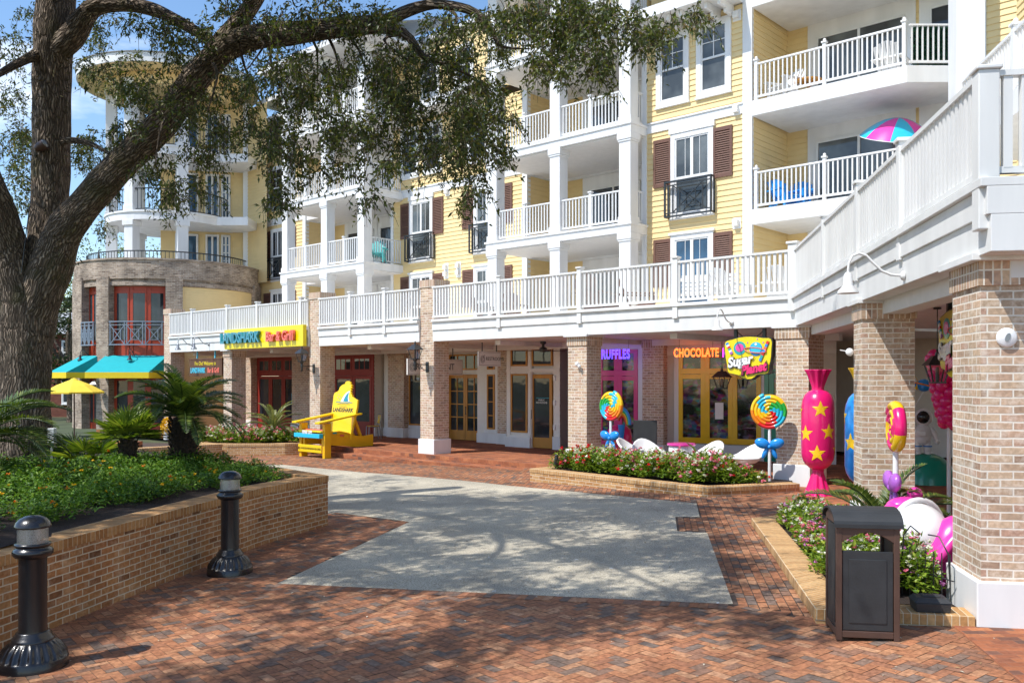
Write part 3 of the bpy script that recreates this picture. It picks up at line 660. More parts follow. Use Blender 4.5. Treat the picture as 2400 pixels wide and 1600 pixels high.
# --- right wall section (between the right stack and the right recess)
VR, VL = 4.9, 6.2
ur0, ur1 = U(1507,VR), U(1763,VR)
wallpart(apt, (ur0,VR), (ur1,VR), F1, 13.30)
b = MB(); b.box(ur0,ur1-.25,VR-.05,VR+.05,F3-.24,F3+.02); b.box(ur0-.02,ur1-.25,VR-.085,VR+.05,F3+.021,F3+.075); b.build('band', M['white'], apt, bevel=0.004)
trim(apt, ur0-.02, ur0+.16, VR-.045, VR+.16, F1, 13.3, name='corner_board'); trim(apt, ur1-.27, ur1+.02, VR-.06, VR+.06, F1, 16.4, name='corner_board')
window(apt, 4.767, 5.919, 10.89, 13.06, VR, 'hung', 'glasscurtain', .16); window(apt, 6.171, 7.311, 10.89, 13.08, VR, 'hung', 'glasscurtain', .16)
for zb, hd in ((F2,False),(F1,True)):
    window(apt, 5.29, 6.74, zb+.08, zb+2.62, VR, 'casement', 'glassblue' if zb == F1 else 'glasscurtain', .15, hood=hd)
    if zb == F2: trim(apt, 5.24, 6.79, VR-.10, VR-.002, zb+2.625, F3-.245, name='head_board')
    shutter(apt, 4.67, 5.30, zb+1.09, zb+2.55, VR); shutter(apt, 6.72, 7.345, zb+1.09, zb+2.55, VR)
    vent(apt, U(1728,VR), zb+2.95 if zb == F2 else zb+2.75, VR)
vent(apt, U(1728,VR), 13.0, VR)
balconet(apt, 5.17, 6.78, F2+.12, F2+1.16, VR)
# eave with brackets over the right section
b = MB(); b.box(ur0-2.4,ur1-.27,VR-.95,VR+.3,13.32,13.52); b.box(ur0-2.4,ur1-.27,VR-1.0,VR-.951,13.30,13.62)
b.add([(ur0-2.4,VR-1.0,13.621),(ur1-.27,VR-1.0,13.621),(ur1-.27,VR+1.5,14.5),(ur0-2.4,VR+1.5,14.5)], [(0,1,2,3)], 1)
b.build('eave', [M['white'],M['roof']], apt, bevel=0.006)
for k in range(8):
    x = ur0+.1+k*.42; b = MB(); b.box(x,x+.1,VR-.8,VR-.02,13.14,13.318); b.box(x,x+.1,VR-.45,VR-.02,13.02,13.139); b.build('eave_bracket', M['white'], apt)
# --- left wall section
ul0, ul1 = U(918,VL), U(1236,VL)
wallpart(apt, (ul0,VL), (ul1,VL), F1, 13.25)
b = MB(); b.box(ul0,ul1,VL-.05,VL+.05,F3-.24,F3+.02); b.box(ul0,ul1,VL-.085,VL+.05,F3+.021,F3+.075); b.build('band', M['white'], apt, bevel=0.004)
trim(apt, ul0-.02, ul0+.15, VL-.045, VL+.16, F1, 13.2, name='corner_board'); trim(apt, ul1-.22, ul1+.02, VL-.045, VL+.16, F1, 16.0, name='corner_board')
for x0, x1 in ((-8.804,-7.634),(-7.371,-6.245),(-4.81,-3.70)): window(apt, x0, x1, 10.95, 13.05, VL, 'hung', 'glass', .15)
for zb in (F2, F1):
    hd = zb == F1
    for a, c, d, e in ((-8.80,-8.215,-6.80,-6.19),(-5.07,-4.42,-3.05,-2.43)):
        window(apt, c-.02, d+.0, zb+.08, zb+2.62, VL, 'casement', 'glasscurtain', .15, hood=hd); shutter(apt, a, c-.01, zb+1.09, zb+2.55, VL); shutter(apt, d-.01, e, zb+1.09, zb+2.55, VL)
        if not hd: trim(apt, c-.06, d+.05, VL-.10, VL-.002, zb+2.625, F3-.245, name='head_board'); balconet(apt, c-.12, d+.1, zb+.12, zb+1.16, VL)
for px in (1047, 1076): vent(apt, U(px,VL), F2-.30, VL, True)
vent(apt, U(1050,VL), F3-.35, VL)
b = MB(); b.box(ul0-1.5,U(1130,VL),VL-1.0,VL+.3,13.26,13.46); b.box(ul0-1.5,U(1130,VL),VL-1.05,VL-1.001,13.24,13.56)
b.add([(ul0-1.5,VL-1.05,13.561),(U(1130,VL),VL-1.05,13.561),(U(1130,VL),VL+1.6,14.6),(ul0-1.5,VL+1.6,14.6)], [(0,1,2,3)], 1); b.build('eave', [M['white'],M['roof']], apt, bevel=0.006)
wallpart(apt, (ul0-1.5,VL+.7), (ul1,VL+.7), 13.9, 16.6); 
for x in (-8.3,-6.3,-4.3): window(apt, x, x+1.15, 14.4, 16.1, VL+.7, 'hung', 'glass', .15)
# --- third wall section beside the rotunda
uq0, uq1 = U(588,VL), U(717,VL)
wallpart(apt, (uq0,VL), (uq1,VL), F1, 15.6)
b = MB(); b.box(uq0,uq1,VL-.05,VL+.05,F3-.24,F3+.02); b.box(uq0,uq1,VL-.085,VL+.05,F3+.021,F3+.075); b.build('band', M['white'], apt)
trim(apt, uq0-.05, uq0+.18, VL-.06, VL+.1, F1, 16.4, name='corner_board'); trim(apt, uq1-.22, uq1+.02, VL-.045, VL+.16, F1, 16.0, name='corner_board')
for zb in (F2, F1):
    hd = zb == F1
    window(apt, U(637,VL), U(668,VL), zb+.08, zb+2.62, VL, 'casement', 'glass', .12, hood=hd)
    shutter(apt, U(620,VL), U(638,VL)-.02, zb+1.09, zb+2.55, VL); shutter(apt, U(680,VL), U(695,VL), zb+1.09, zb+2.55, VL)
    if not hd: balconet(apt, U(632,VL), U(672,VL), zb+.12, zb+1.16, VL)
window(apt, U(630,VL), U(668,VL), 10.9, 13.05, VL, 'hung', 'glass', .14); window(apt, U(630,VL), U(668,VL), 14.0, 15.6, VL, 'hung', 'glass', .14)
# --- recesses: side walls, back walls, doors on each floor
def recess(x0, x1, vf, vb, floors, right_ret=None, doors=(), top=16.4):
    wallpart(apt, (x0,vf), (x0,vb), F1, top, name='side_wall')
    wallpart(apt, (x0,vb), (x1,vb), F1, top, name='back_wall')
    if right_ret is not None: wallpart(apt, (right_ret,vb), (right_ret,right_ret*0+VR), F1, top, name='side_wall')
    for zf in floors:
        for (a, c, n, g) in doors:
            w0, w1 = x0+a, x0+c
            trim(apt, w0-.28, w1+.28, vb-.045, vb-.022, zf, zf+2.66, name='door_surround', bevel=0)
            sliding_door(apt, w0, w1, zf+.06, zf+2.2, vb-.045, n, g)
        b = MB(); b.box(x0+.021,x1,vb-.09,vb-.021,zf+2.665,zf+2.86); b.box(x0+.021,x0+.09,vf+.1,vb-.091,zf+2.70,zf+2.86); b.build('cornice', M['white'], apt)
XR0 = ul1; XR1 = ur0+.05
recess(XR0, XR1, VL+.02, 7.85, (F1,F2,F3,F4), doors=((1.6,3.9,2,'glass'),(4.5,6.0,1,'glass')))
wallpart(apt, (XR1,7.85), (XR1,VR+.16), F1, 16.4, name='side_wall')
XL0 = uq1; XL1 = ul0+.03
recess(XL0, XL1, VL+.02, 7.85, (F1,F2,F3,F4), doors=((1.15,3.1,2,'glass'),(3.6,6.6,2,'glass')))
XQ0 = ur1; XQ1 = XQ0+7.5
recess(XQ0, XQ1, VR+.02, 7.1, (F1,F2,F3,F4), doors=((.95,3.45,2,'glasscurtain'),(4.1,5.2,1,'glass')))
# --- balcony stacks
def column(par, x, y, z0, z1, w=0.42, d=0.42):
    b = MB(); b.box(x-w/2,x+w/2,y,y+d,z0+.0,z1); b.box(x-w/2-.05,x+w/2+.05,y-.05,y+d+.05,z1-.20,z1-.001); b.box(x-w/2-.03,x+w/2+.03,y-.03,y+d+.03,z1-.26,z1-.201)
    b.box(x-w/2-.03,x+w/2+.03,y-.03,y+d+.03,z0+.001,z0+.2)
    return b.build('column', M['white'], par, bevel=0.008)
def stack(x0, x1, xs, vf, vb, floors, ztop, postmid=True, right=True):
    for zf in floors:
        b = MB(); b.box(x0,x1,vf,vb,zf-.30,zf-.001); b.box(x0-.04,x1+.04,vf-.04,vb-.3,zf-.07,zf-.0); b.box(x0-.045,x1+.045,vf-.045,vb-.3,zf-.40,zf-.301) if False else None
        b.build('balcony_slab', M['white'], apt, bevel=0.006)
        b = MB(); b.box(x0+.1,x1-.1,vf+.1,vb,zf-.345,zf-.305); b.build('balcony_ceiling', M['soffit'], apt)
    levels = [F1]+list(floors)
    for i, zf in enumerate(levels):
        zt = (levels[i+1]-.30) if i+1 < len(levels) else ztop
        for x in xs: column(apt, x, vf+.05, zf, zt)
        if zf == F1: continue
        for a, c in zip(xs[:-1], xs[1:]): railing(apt, (a+.21,vf+.16), (c-.21,vf+.16), zf, 1.05, .125, .035, post=[.5] if postmid else None, postw=.09, top=(.07,.045), ball=False)
        if right: railing(apt, (xs[-1]+.1,vf+.48), (xs[-1]+.1,vb), zf, 1.05, .125, .035, top=(.07,.045))
VF = 4.0
RX = (U(1150,VF)+.02, U(1296,VF)+.03, U(1479,VF)-.27)
stack(RX[0]-.26, RX[2]+.26, RX, VF, VL-.03, (F2,F3,F4), 16.4)
LX = (U(660,VF), U(752,VF), U(848,VF)-.27)
stack(LX[0]-.26, LX[2]+.26, LX, VF+.1, VL+.02, (F2,F3,F4), 16.2)
# fill the floors of the recesses behind the stacks
for x0, x1, v0, v1 in ((XR0,XR1,VL-.03,7.85),(XL0,XL1,VL+.02,7.85)):
    for zf in (F2,F3,F4):
        b = MB(); b.box(x0,x1,v0+.001,v1,zf-.30,zf-.002); b.build('recess_floor', M['soffit'], apt)
b = MB(); b.box(RX[2]+.2,ur0+.1,VR-.9,VL,F2-.3,F2-.001); 
# right recess balconies, cut off at an angle towards the wing
bx0 = U(1763,VR-.15); 
cutu, cutv = U(2125,VR-.2), VR-.2
ex, ey = cutu+1.55, VR+1.0-2.0
for zf in (F2,F3,F4):
    P = [(bx0,VR-.18),(cutu,VR-.18),(cutu+1.15,VR+.88),(cutu+1.5,7.1),(bx0,7.1)]
    b = MB(); b.prism(P, zf-.42, zf-.002); b.build('balcony_slab', M['white'], apt, bevel=0.006)
    railing(apt, (bx0+.06,VR-.1), (cutu-.05,VR-.1), zf, 1.05, .125, .035, post=[.01,.49,.99], postw=.09, top=(.07,.045), ball=True)
    railing(apt, (cutu+.02,VR-.08), (cutu+1.10,VR+.92), zf, 1.05, .125, .035, top=(.07,.045))
# roof over everything
b = MB(); b.box(RX[0]-1.2,RX[2]+1.0,VF-.7,9,16.42,16.65); b.add([(RX[0]-1.2,VF-.7,16.66),(RX[2]+1,VF-.7,16.66),(RX[2]+1,9,18.6),(RX[0]-1.2,9,18.6)],[(0,1,2,3)],1); b.build('roof', [M['white'],M['roof']], apt)
b = MB(); b.box(LX[0]-1.0,LX[2]+1.2,VF-.6,9,16.22,16.45); b.add([(LX[0]-1.0,VF-.6,16.46),(LX[2]+1.2,VF-.6,16.46),(LX[2]+1.2,9,18.4),(LX[0]-1.0,9,18.4)],[(0,1,2,3)],1); b.build('roof', [M['white'],M['roof']], apt)
b = MB(); b.box(uq0-.3,XQ1+4,VL+.5,14,16.7,16.9); b.build('roof', [M['white']], apt)
# solid core so that nothing is see-through
b = MB(); b.box(uq0+.3,XQ1+6,8.2,16,0.4,16.6); b.build('core', M['cream'], apt)
# big white column and the building of the wing behind it
cw = empty('wing_building', (WX0,WY0,0), WROT, 'yellow end of the building with railed white balcony above the wing at right', 'building')
def colw(x, y, z0, z1, w=.62):
    b = MB(); b.box(x-w/2,x+w/2,y-w/2,y+w/2,z0,z1); b.box(x-w/2-.05,x+w/2+.05,y-w/2-.05,y+w/2+.05,z1-.25,z1-.001); return b.build('column', M['white'], cw, bevel=0.01)
cwx = T(2265, 3.1)
colw(cwx, 3.1, F1, 12.6, .52); colw(cwx, 3.1, 12.9, 16, .52)
wallpart(cw, (-2.0,5.2), (14,5.2), F1, 16.0)
trim(cw, -2.0, 14, 5.10, 5.17, F3-.35, F3+.0, name='band'); trim(cw, -2.0, 14, 5.10, 5.17, 12.9, 13.4, name='band')
b = MB(); b.box(cwx-.26,14,2.86,5.2,F2-.42,F2); b.build('balcony_slab', M['white'], cw)
railing(cw, (cwx+.28,2.97), (14,2.97), F2, 1.05, .125, .04, post=[.2,.5,.8], postw=.12, ball=True)
for x in (1.5, 4.2, 6.6):
    for zb in (F2, F3): window(cw, x, x+1.2, zb+.5, zb+2.5, 5.18, 'hung', 'glass', .15)
b = MB(); b.box(9.2,11.2,5.10,5.17,F1,F1+2.5); b.build('door', M['shutter'], cw)
# ------------------------------------------------------------------ shop fronts under the arcade
def text_mesh(name, body, size, mat, parent=None, loc=(0,0,0), rz=0.0, extrude=0.01, offset=0.0, shear=0.0, outline=0.0, align='CENTER', tilt=0.0, space=1.0, sx=1.0, curve=0.0):
    """lettering standing upright in the local xz plane, facing -y"""
    c = bpy.data.curves.new(name, 'FONT'); c.body = body; c.size = size; c.extrude = extrude; c.offset = offset; c.shear = shear
    c.align_x = align; c.align_y = 'CENTER'; c.space_character = space; c.resolution_u = 3
    if outline: c.fill_mode = 'NONE'; c.bevel_depth = outline; c.bevel_resolution = 1; c.extrude = 0
    o = bpy.data.objects.new(name+'_tmp', c); COL.objects.link(o); dg = bpy.context.evaluated_depsgraph_get()
    me = bpy.data.meshes.new_from_object(o.evaluated_get(dg)); bpy.data.objects.remove(o); bpy.data.curves.remove(c)
    if curve:
        for v in me.vertices: v.co.y += curve*(v.co.x**2)
    me.transform(Matrix.Rotation(tilt, 4, 'Z')); me.transform(Matrix.Diagonal((sx,1,1,1))); me.transform(Matrix.Rotation(R(90), 4, 'X'))
    me.materials.clear(); me.materials.append(mat); me.name = name
    ob = bpy.data.objects.new(name, me); COL.objects.link(ob); ob.location = loc; ob.rotation_euler = (0,0,rz)
    if parent is not None: ob.parent = parent
    return ob
def door(par, x0, x1, z0, z1, v, mat, glass='glass', stile=.12, grid=None, kick=.25, name='door', depth=.05, handle=True):
    s = MB(); y0, y1 = v-depth, v-.001; top = .13
    s.box(x0,x0+stile,y0,y1,z0,z1); s.box(x1-stile,x1,y0,y1,z0,z1); s.box(x0+stile,x1-stile,y0,y1,z1-top,z1); s.box(x0+stile,x1-stile,y0,y1,z0,z0+kick)
    a0,a1,b0,b1 = x0+stile,x1-stile,z0+kick,z1-top
    if grid:
        for i in range(1, grid[0]): x = a0+(a1-a0)*i/grid[0]; s.box(x-.02,x+.02,y0+.004,y1,b0,b1)
        for j in range(1, grid[1]): z = b0+(b1-b0)*j/grid[1]; s.box(a0,a1,y0+.006,y1,z-.02,z+.02)
    o = s.build(name, M[mat], par, bevel=.004)
    g = MB(); g.quad((a0,v-.02,b0),(a1,v-.02,b0),(a1,v-.02,b1),(a0,v-.02,b1)); g.build('pane', M[glass], o)
    if handle:
        h = MB(); h.bar((x0+stile*.5,v-depth-.05,z0+.95),(x0+stile*.5,v-depth-.05,z0+1.25),.02); h.bar((x0+stile*.5,v-depth,z0+.97),(x0+stile*.5,v-depth-.05,z0+.97),.018); h.bar((x0+stile*.5,v-depth,z0+1.23),(x0+stile*.5,v-depth-.05,z0+1.23),.018); h.build('handle', M['iron'], o)
    return o
def plainpart(par, name, mat, *boxes, bevel=.005):
    b = MB(); [b.box(*q) for q in boxes]; return b.build(name, M[mat], par, bevel=bevel)
M['trimshade'] = plain('cream_trim', (0.82,0.79,0.74), 0.5, var=.04)
for nm, colr in (('pink',(0.62,0.012,0.20)),('sunyellow',(0.82,0.50,0.0)),('green',(0.0,0.30,0.20)),('magenta',(0.80,0.01,0.17)),('candyyellow',(0.95,0.58,0.01)),('candyblue',(0.01,0.26,0.75)),('cyan',(0.02,0.50,0.72)),('orange',(0.85,0.24,0.01)),('candyred',(0.72,0.01,0.015)),('candygreen',(0.02,0.42,0.06)),('purple',(0.42,0.12,0.55)),('candywhite',(0.82,0.82,0.82)),('hotpink',(0.80,0.05,0.38)),('teal',(0.0,0.38,0.40)),('coral',(0.78,0.13,0.10)),('signblue',(0.01,0.25,0.36)),('signyellow',(0.85,0.68,0.0)),('black',(0.012,0.012,0.014))):
    M[nm] = plain(nm+'_gloss', colr, 0.28, var=.06, scale=3, spec=.5, coat=.35)
for nm, colr, e in (('neonorange',(1.0,0.16,0.03),2.6),('neonblue',(0.10,0.05,1.0),3.0),('neonpurple',(0.62,0.05,1.0),2.6)):
    M[nm] = plain(nm, colr, .4, emit=colr, es=e)
M['displayglass'] = None
def shopglass(name, seed):
    """dark shop window with shelves of bright sweets behind the glass: a plain opaque display in its own colours"""
    m, nt, N, L, P = newmat(name); t = N.new('ShaderNodeTexCoord'); mpn = N.new('ShaderNodeMapping'); mpn.inputs['Location'].default_value = (seed, seed*.7, seed*.3); mpn.inputs['Scale'].default_value = (1,1,1.6); L.new(t.outputs['Object'], mpn.inputs['Vector'])
    v = N.new('ShaderNodeTexVoronoi'); v.inputs['Scale'].default_value = 7; L.new(mpn.outputs['Vector'], v.inputs['Vector'])
    h = N.new('ShaderNodeHueSaturation'); h.inputs['Saturation'].default_value = .9; h.inputs['Value'].default_value = .34; L.new(v.outputs['Color'], h.inputs['Color'])
    n = N.new('ShaderNodeTexNoise'); n.inputs['Scale'].default_value = 2.2; L.new(mpn.outputs['Vector'], n.inputs['Vector']); r = ramp(N, [(.42,(0,0,0)),(.6,(1,1,1))]); L.new(n.outputs['Fac'], r.inputs['Fac'])
    mm = N.new('ShaderNodeMix'); mm.data_type = 'RGBA'; L.new(r.outputs['Color'], mm.inputs[0]); mm.inputs[6].default_value = (.015,.015,.02,1); L.new(h.outputs['Color'], mm.inputs[7])
    L.new(mm.outputs[2], P.inputs['Base Color']); P.inputs['Roughness'].default_value = .04; P.inputs['Specular IOR Level'].default_value = .6; return m
M['displayA'] = shopglass('sweet_display', 3.0); M['displayB'] = shopglass('sweet_display_shelves', 9.0)

# --- restaurant with dark red joinery
rs = empty('restaurant_shop', FW(-10,4.2,0.3), FROT, 'dark red restaurant front with glazed doors behind the giant yellow chair', 'shop')
def LX_(px, v=4.2): return U(px, v)+10
def LZ(z): return z-.3
def redbay(px0, px1, n):
    a, c = LX_(px0), LX_(px1); w = (c-a)/n
    plainpart(rs, 'wall', 'darkred', (a,c,-.04,.1,2.42,3.43),(a,a+.10,-.03,.1,0,2.42),(c-.10,c,-.03,.1,0,2.42))
    for k in range(n):
        x0, x1 = a+.10+(c-a-.2)*k/n, a+.10+(c-a-.2)*(k+1)/n
        door(rs, x0+.01, x1-.01, .02, 2.41, 0.0, 'darkred', 'glass', .13, None, .55, handle=False)
        b = MB(); y = -.055; b.box(x0+.08,x1-.08,y,y+.012,2.62,3.16); o = b.build('transom_window', M['darkred'], rs)
        g = MB(); m = 2 if w < 1.2 else 3; ww = (x1-x0-.24)/m
        for q in range(m): g.quad((x0+.12+q*ww+.03,y-.003,2.68),(x0+.12+(q+1)*ww-.03,y-.003,2.68),(x0+.12+(q+1)*ww-.03,y-.003,3.10),(x0+.12+q*ww+.03,y-.003,3.10))
        g.build('pane', M['glass'], o)
redbay(604, 700, 3); redbay(742, 877, 3)
x_ = LX_(877); b = clap(MB(), (x_,0), (x_,1.3), .35, 3.43); b.build('side_wall', M['cream'], rs)
plainpart(rs, 'plinth', 'plum', (x_,x_+.06,-.02,1.3,-.0,.35))
for p0, p1 in ((576,604),(700,742)):
    b = MB(); b.box(LX_(p0),LX_(p1),-.35,.2,.38,3.43); o = b.build('brick_pilaster', M['brick'], rs); s = MB(); s.box(LX_(p0)-.02,LX_(p1)+.02,-.37,.2,3.2,3.425); s.build('soldier_course', M['bricksol'], o)
    plainpart(rs, 'plinth', 'plum', (LX_(p0)-.03,LX_(p1)+.03,-.40,.2,-.02,.38))
b = clap(MB(), (-8.5,0), (LX_(576),0), 0, 3.43); b.build('wall', M['darkred'], rs)
pa_ = MB(); xx = LX_(686); pa_.box(xx,xx+.28,-.062,-.056,1.2,1.65); pa_.build('notice', M['cyan'], rs)
# --- restrooms and offices
of = empty('office_shop', FW(-3,4.6,0.3), FROT, 'cream office front with oak glazed doors and sidelights under the arcade', 'shop')
def OX(px, v=4.6): return U(px, v)+3
x0, x1 = OX(900), OX(1188)
d0, d1 = OX(1054,4.95), OX(1133,4.95)
plainpart(of, 'wall', 'trimshade', (x0,d0-.03,0,.5,0,3.43),(d1+.03,x1,0,.5,0,3.43),(d0-.03,d1+.03,.35,.5,2.46,3.43))
dm = (d0+d1)/2
door(of, d0, dm-.005, .02, 2.45, .35, 'wooddoor', 'glass', .10, (2,4), .36, handle=False); door(of, dm+.005, d1, .02, 2.45, .35, 'wooddoor', 'glass', .10, (2,4), .36)
def lite(par, a, c, z0, z1, v, mat='wooddoor', grid=None, glass='glass', t=.055, name='window'):
    s = MB(); y0, y1 = v-.05, v-.001
    s.box(a,a+t,y0,y1,z0,z1); s.box(c-t,c,y0,y1,z0,z1); s.box(a+t,c-t,y0,y1,z1-t,z1); s.box(a+t,c-t,y0,y1,z0,z0+t)
    if grid:
        for i in range(1, grid[0]): x = a+(c-a)*i/grid[0]; s.box(x-.018,x+.018,y0+.004,y1,z0+t,z1-t)
        for j in range(1, grid[1]): z = z0+(z1-z0)*j/grid[1]; s.box(a+t,c-t,y0+.006,y1,z-.018,z+.018)
    o = s.build(name, M[mat], par, bevel=.004); g = MB(); g.quad((a+t,v-.018,z0+t),(c-t,v-.018,z0+t),(c-t,v-.018,z1-t),(a+t,v-.018,z1-t)); g.build('pane', M[glass], o); return o
lite(of, d0, d1, 2.62, 3.2, .35, grid=(4,1), name='transom_window')
lite(of, OX(1143), OX(1160), .50, 2.45, 0, grid=(1,4)); lite(of, OX(1143), OX(1160), 2.62, 3.2, 0, name='transom_window')
lite(of, OX(960), OX(992), .50, 2.5, 0)
plainpart(of, 'plinth', 'plum', (x0,d0-.05,-.06,-.001,0,.34)); plainpart(of, 'plinth', 'plum', (d1+.05,x1,-.06,-.001,0,.34))
plainpart(of, 'wall_panel', 'white', (OX(950),OX(998),-.03,-.001,.36,.48)); plainpart(of, 'wall_panel', 'white', (OX(1136),OX(1164),-.03,-.001,.36,.46))
for p0, p1, dd in ((909,946,.25),(1166,1187,.12)):
    a, c = OX(p0,4.6-dd), OX(p1,4.6-dd); b = MB(); b.box(a,c,-dd,.2,.38,3.2); o = b.build('brick_pilaster', M['brick'], of); s = MB(); s.box(a-.02,c+.02,-dd-.02,.2,3.2,3.42); s.build('soldier_course', M['bricksol'], o)
    plainpart(of, 'plinth', 'plum', (a-.03,c+.03,-dd-.05,.2,0,.38))
rr = empty('restroom_shop', FW(0,3.9,0.3), FROT, 'cream front with one tall window beside a single oak glass door', 'shop')
def RX_(px, v=3.9): return U(px, v)
a, c = RX_(1187), RX_(1312)
plainpart(rr, 'wall', 'trimshade', (a,RX_(1246),0,.5,0,3.43),(RX_(1246),RX_(1297),.10,.5,2.45,3.43),(RX_(1297),c,0,.5,0,3.43),(a,c,-.02,.0-.001,2.52,2.62),(RX_(1192),RX_(1197),-.03,-.001,.4,3.43),(RX_(1239),RX_(1245),-.03,-.001,.36,3.43))
door(rr, RX_(1246,4.0)+.02, RX_(1297,4.0)-.02, .02, 2.44, .10, 'wooddoor', 'glass', .11, None, .34)
lite(rr, RX_(1199), RX_(1237), .50, 2.46, 0); lite(rr, RX_(1199), RX_(1237), 2.72, 3.3, 0, name='transom_window'); lite(rr, RX_(1248), RX_(1296), 2.72, 3.3, -.0, name='transom_window')
plainpart(rr, 'plinth', 'plum', (a,RX_(1245),-.08,-.001,0,.34)); plainpart(rr, 'plinth', 'plum', (RX_(1297),c+.05,-.06,-.001,0,.42))
tm = text_mesh('lettering', 'PUBLIC\nRESTROOMS', .085, M['candywhite'], rr, ((RX_(1246,4)+RX_(1297,4))/2, .06, 1.55), 0, .002)
ln = plainpart(rr, 'sticker_line', 'cyan', (RX_(1258,4),RX_(1288,4),.072,.076,1.66,1.672))
for z in (.75, 1.55, 2.35): plainpart(rr, 'hinge_box', 'candywhite', (RX_(1298),RX_(1303),-.05,-.001,z-.11,z+.05))
b = clap(MB(), (c,0), (c,2.2), .0, 3.43); b.build('side_wall', M['mauve'], rr)
# --- sweet shop, its own angle
SD = Vector((.8806,-.4739)); SROT = math.atan2(SD.y, SD.x); SN = Vector((.4739,.8806))
S0 = Vector(FW(U(1535,3.9),3.9)[:2])
ss = empty('sweet_shop', (S0.x,S0.y,.3), SROT, 'sweet shop front with bright pink and yellow window frames', 'shop')
def SX(px, d=0.0):
    s = (px-1200)/FPX; ox, oy = S0+SN*d
    return (s*oy-ox)/(SD.x-s*SD.y)
def SZ(px, py, d=0.0):
    x = SX(px, d); return CAMZ+(HOR-py)/FPX*(S0.y+SN.y*d+SD.y*x)-.3
x0, x1 = SX(1385), SX(1960)
clap(MB(), (x0,.02), (x1,.02), .0, 3.43).build('wall', M['cream'], ss)
plainpart(ss, 'frieze', 'trimshade', (x0,x1,-.03,.0,2.98,3.43)); plainpart(ss, 'plinth', 'plum', (x0,x1,-.06,-.001,0,.42))
def framewin(pa, pb, zt, zb, mat, glass, n=2):
    a, c = SX(pa), SX(pb); zm = zb+(zt-zb)*.735; w = (c-a)/n
    b = MB(); b.box(a,c,-.09,-.031,zb,zb+.16); b.box(a,c,-.09,-.031,zt-.12,zt); b.box(a,c,-.09,-.031,zm-.02,zm+.14)
    for k in range(n): 
        b.box(a+k*w,a+k*w+.13,-.085,-.031,zb+.16,zt-.12); b.box(a+(k+1)*w-.13,a+(k+1)*w,-.085,-.031,zb+.16,zt-.12)
        b.box(a+k*w+.13,a+(k+1)*w-.13,-.086,-.031,zm-.16,zm-.03)
    o = b.build('window', M[mat], ss, bevel=.006)
    g = MB(); g.quad((a+.05,-.045,zb+.1),(c-.05,-.045,zb+.1),(c-.05,-.045,zt-.1),(a+.05,-.045,zt-.1)); g.build('pane', M[glass], o)
    t = MB(); t.box(a-.14,a-.002,-.07,-.031,.42,zt+.14); t.box(c+.002,c+.14,-.07,-.031,.42,zt+.14); t.box(a-.14,c+.14,-.071,-.031,zt+.002,zt+.16); t.build('window_trim', M['white'], ss, bevel=.004); return o
framewin(1405, 1497, SZ(1450,819), SZ(1450,1045), 'pink', 'displayB')
framewin(1592, 1785, SZ(1700,815), SZ(1700,1040), 'sunyellow', 'displayA', 3)
a, c = SX(1803), SX(1838); door(ss, a, c, .02, 2.45, -.03, 'green', 'displayB', .14, None, .9); plainpart(ss, 'door_frame', 'green', (a-.12,a-.003,-.10,-.03,0,3.1),(c+.003,c+.12,-.10,-.03,0,3.1),(a-.12,c+.12,-.10,-.03,3.0,3.1))
lite(ss, a, c, 2.5, 2.98, -.031, 'green', None, 'displayB', name='transom_window')
b = MB(); a, c = SX(1507,-.3), SX(1556,-.3); b.box(a,c,-.35,.1,.38,3.2); o = b.build('brick_pilaster', M['brick'], ss); s = MB(); s.box(a-.02,c+.02,-.37,.1,3.2,3.42); s.build('soldier_course', M['bricksol'], o); plainpart(ss, 'plinth', 'plum', (a-.03,c+.03,-.40,.1,0,.38))
nt_ = MB(); a = SX(1678); nt_.box(a,a+.24,-.094,-.088,1.15,1.62); nt_.build('notice', M['candywhite'], ss)
# back wall of the wing arcade
wb = empty('wing_shop_wall', WW(5,5.2,.3), WROT, 'beige clapboard wall with white trim deep in the wing arcade', 'wall')
def wloc(t, c_): return (t-5, c_-5.2)
clap(MB(), (-6.5,0), (8.5,0), 0, 3.43).build('wall', M['cream'], wb)
plainpart(wb, 'frieze', 'trimshade', (-6.5,8.5,-.04,-.001,2.95,3.43)); plainpart(wb, 'plinth', 'plum', (-6.5,8.5,-.06,-.001,0,.42)); 
plainpart(wb, 'corner_board', 'white', (-6.2,-5.95,-.07,-.001,.42,2.95),(-3.9,-3.7,-.07,-.001,.42,2.95),(.95,1.2,-.07,-.001,.42,2.95))
plainpart(wb, 'door_frame', 'green', (-6.45,-6.3,-.08,-.001,0,2.7))
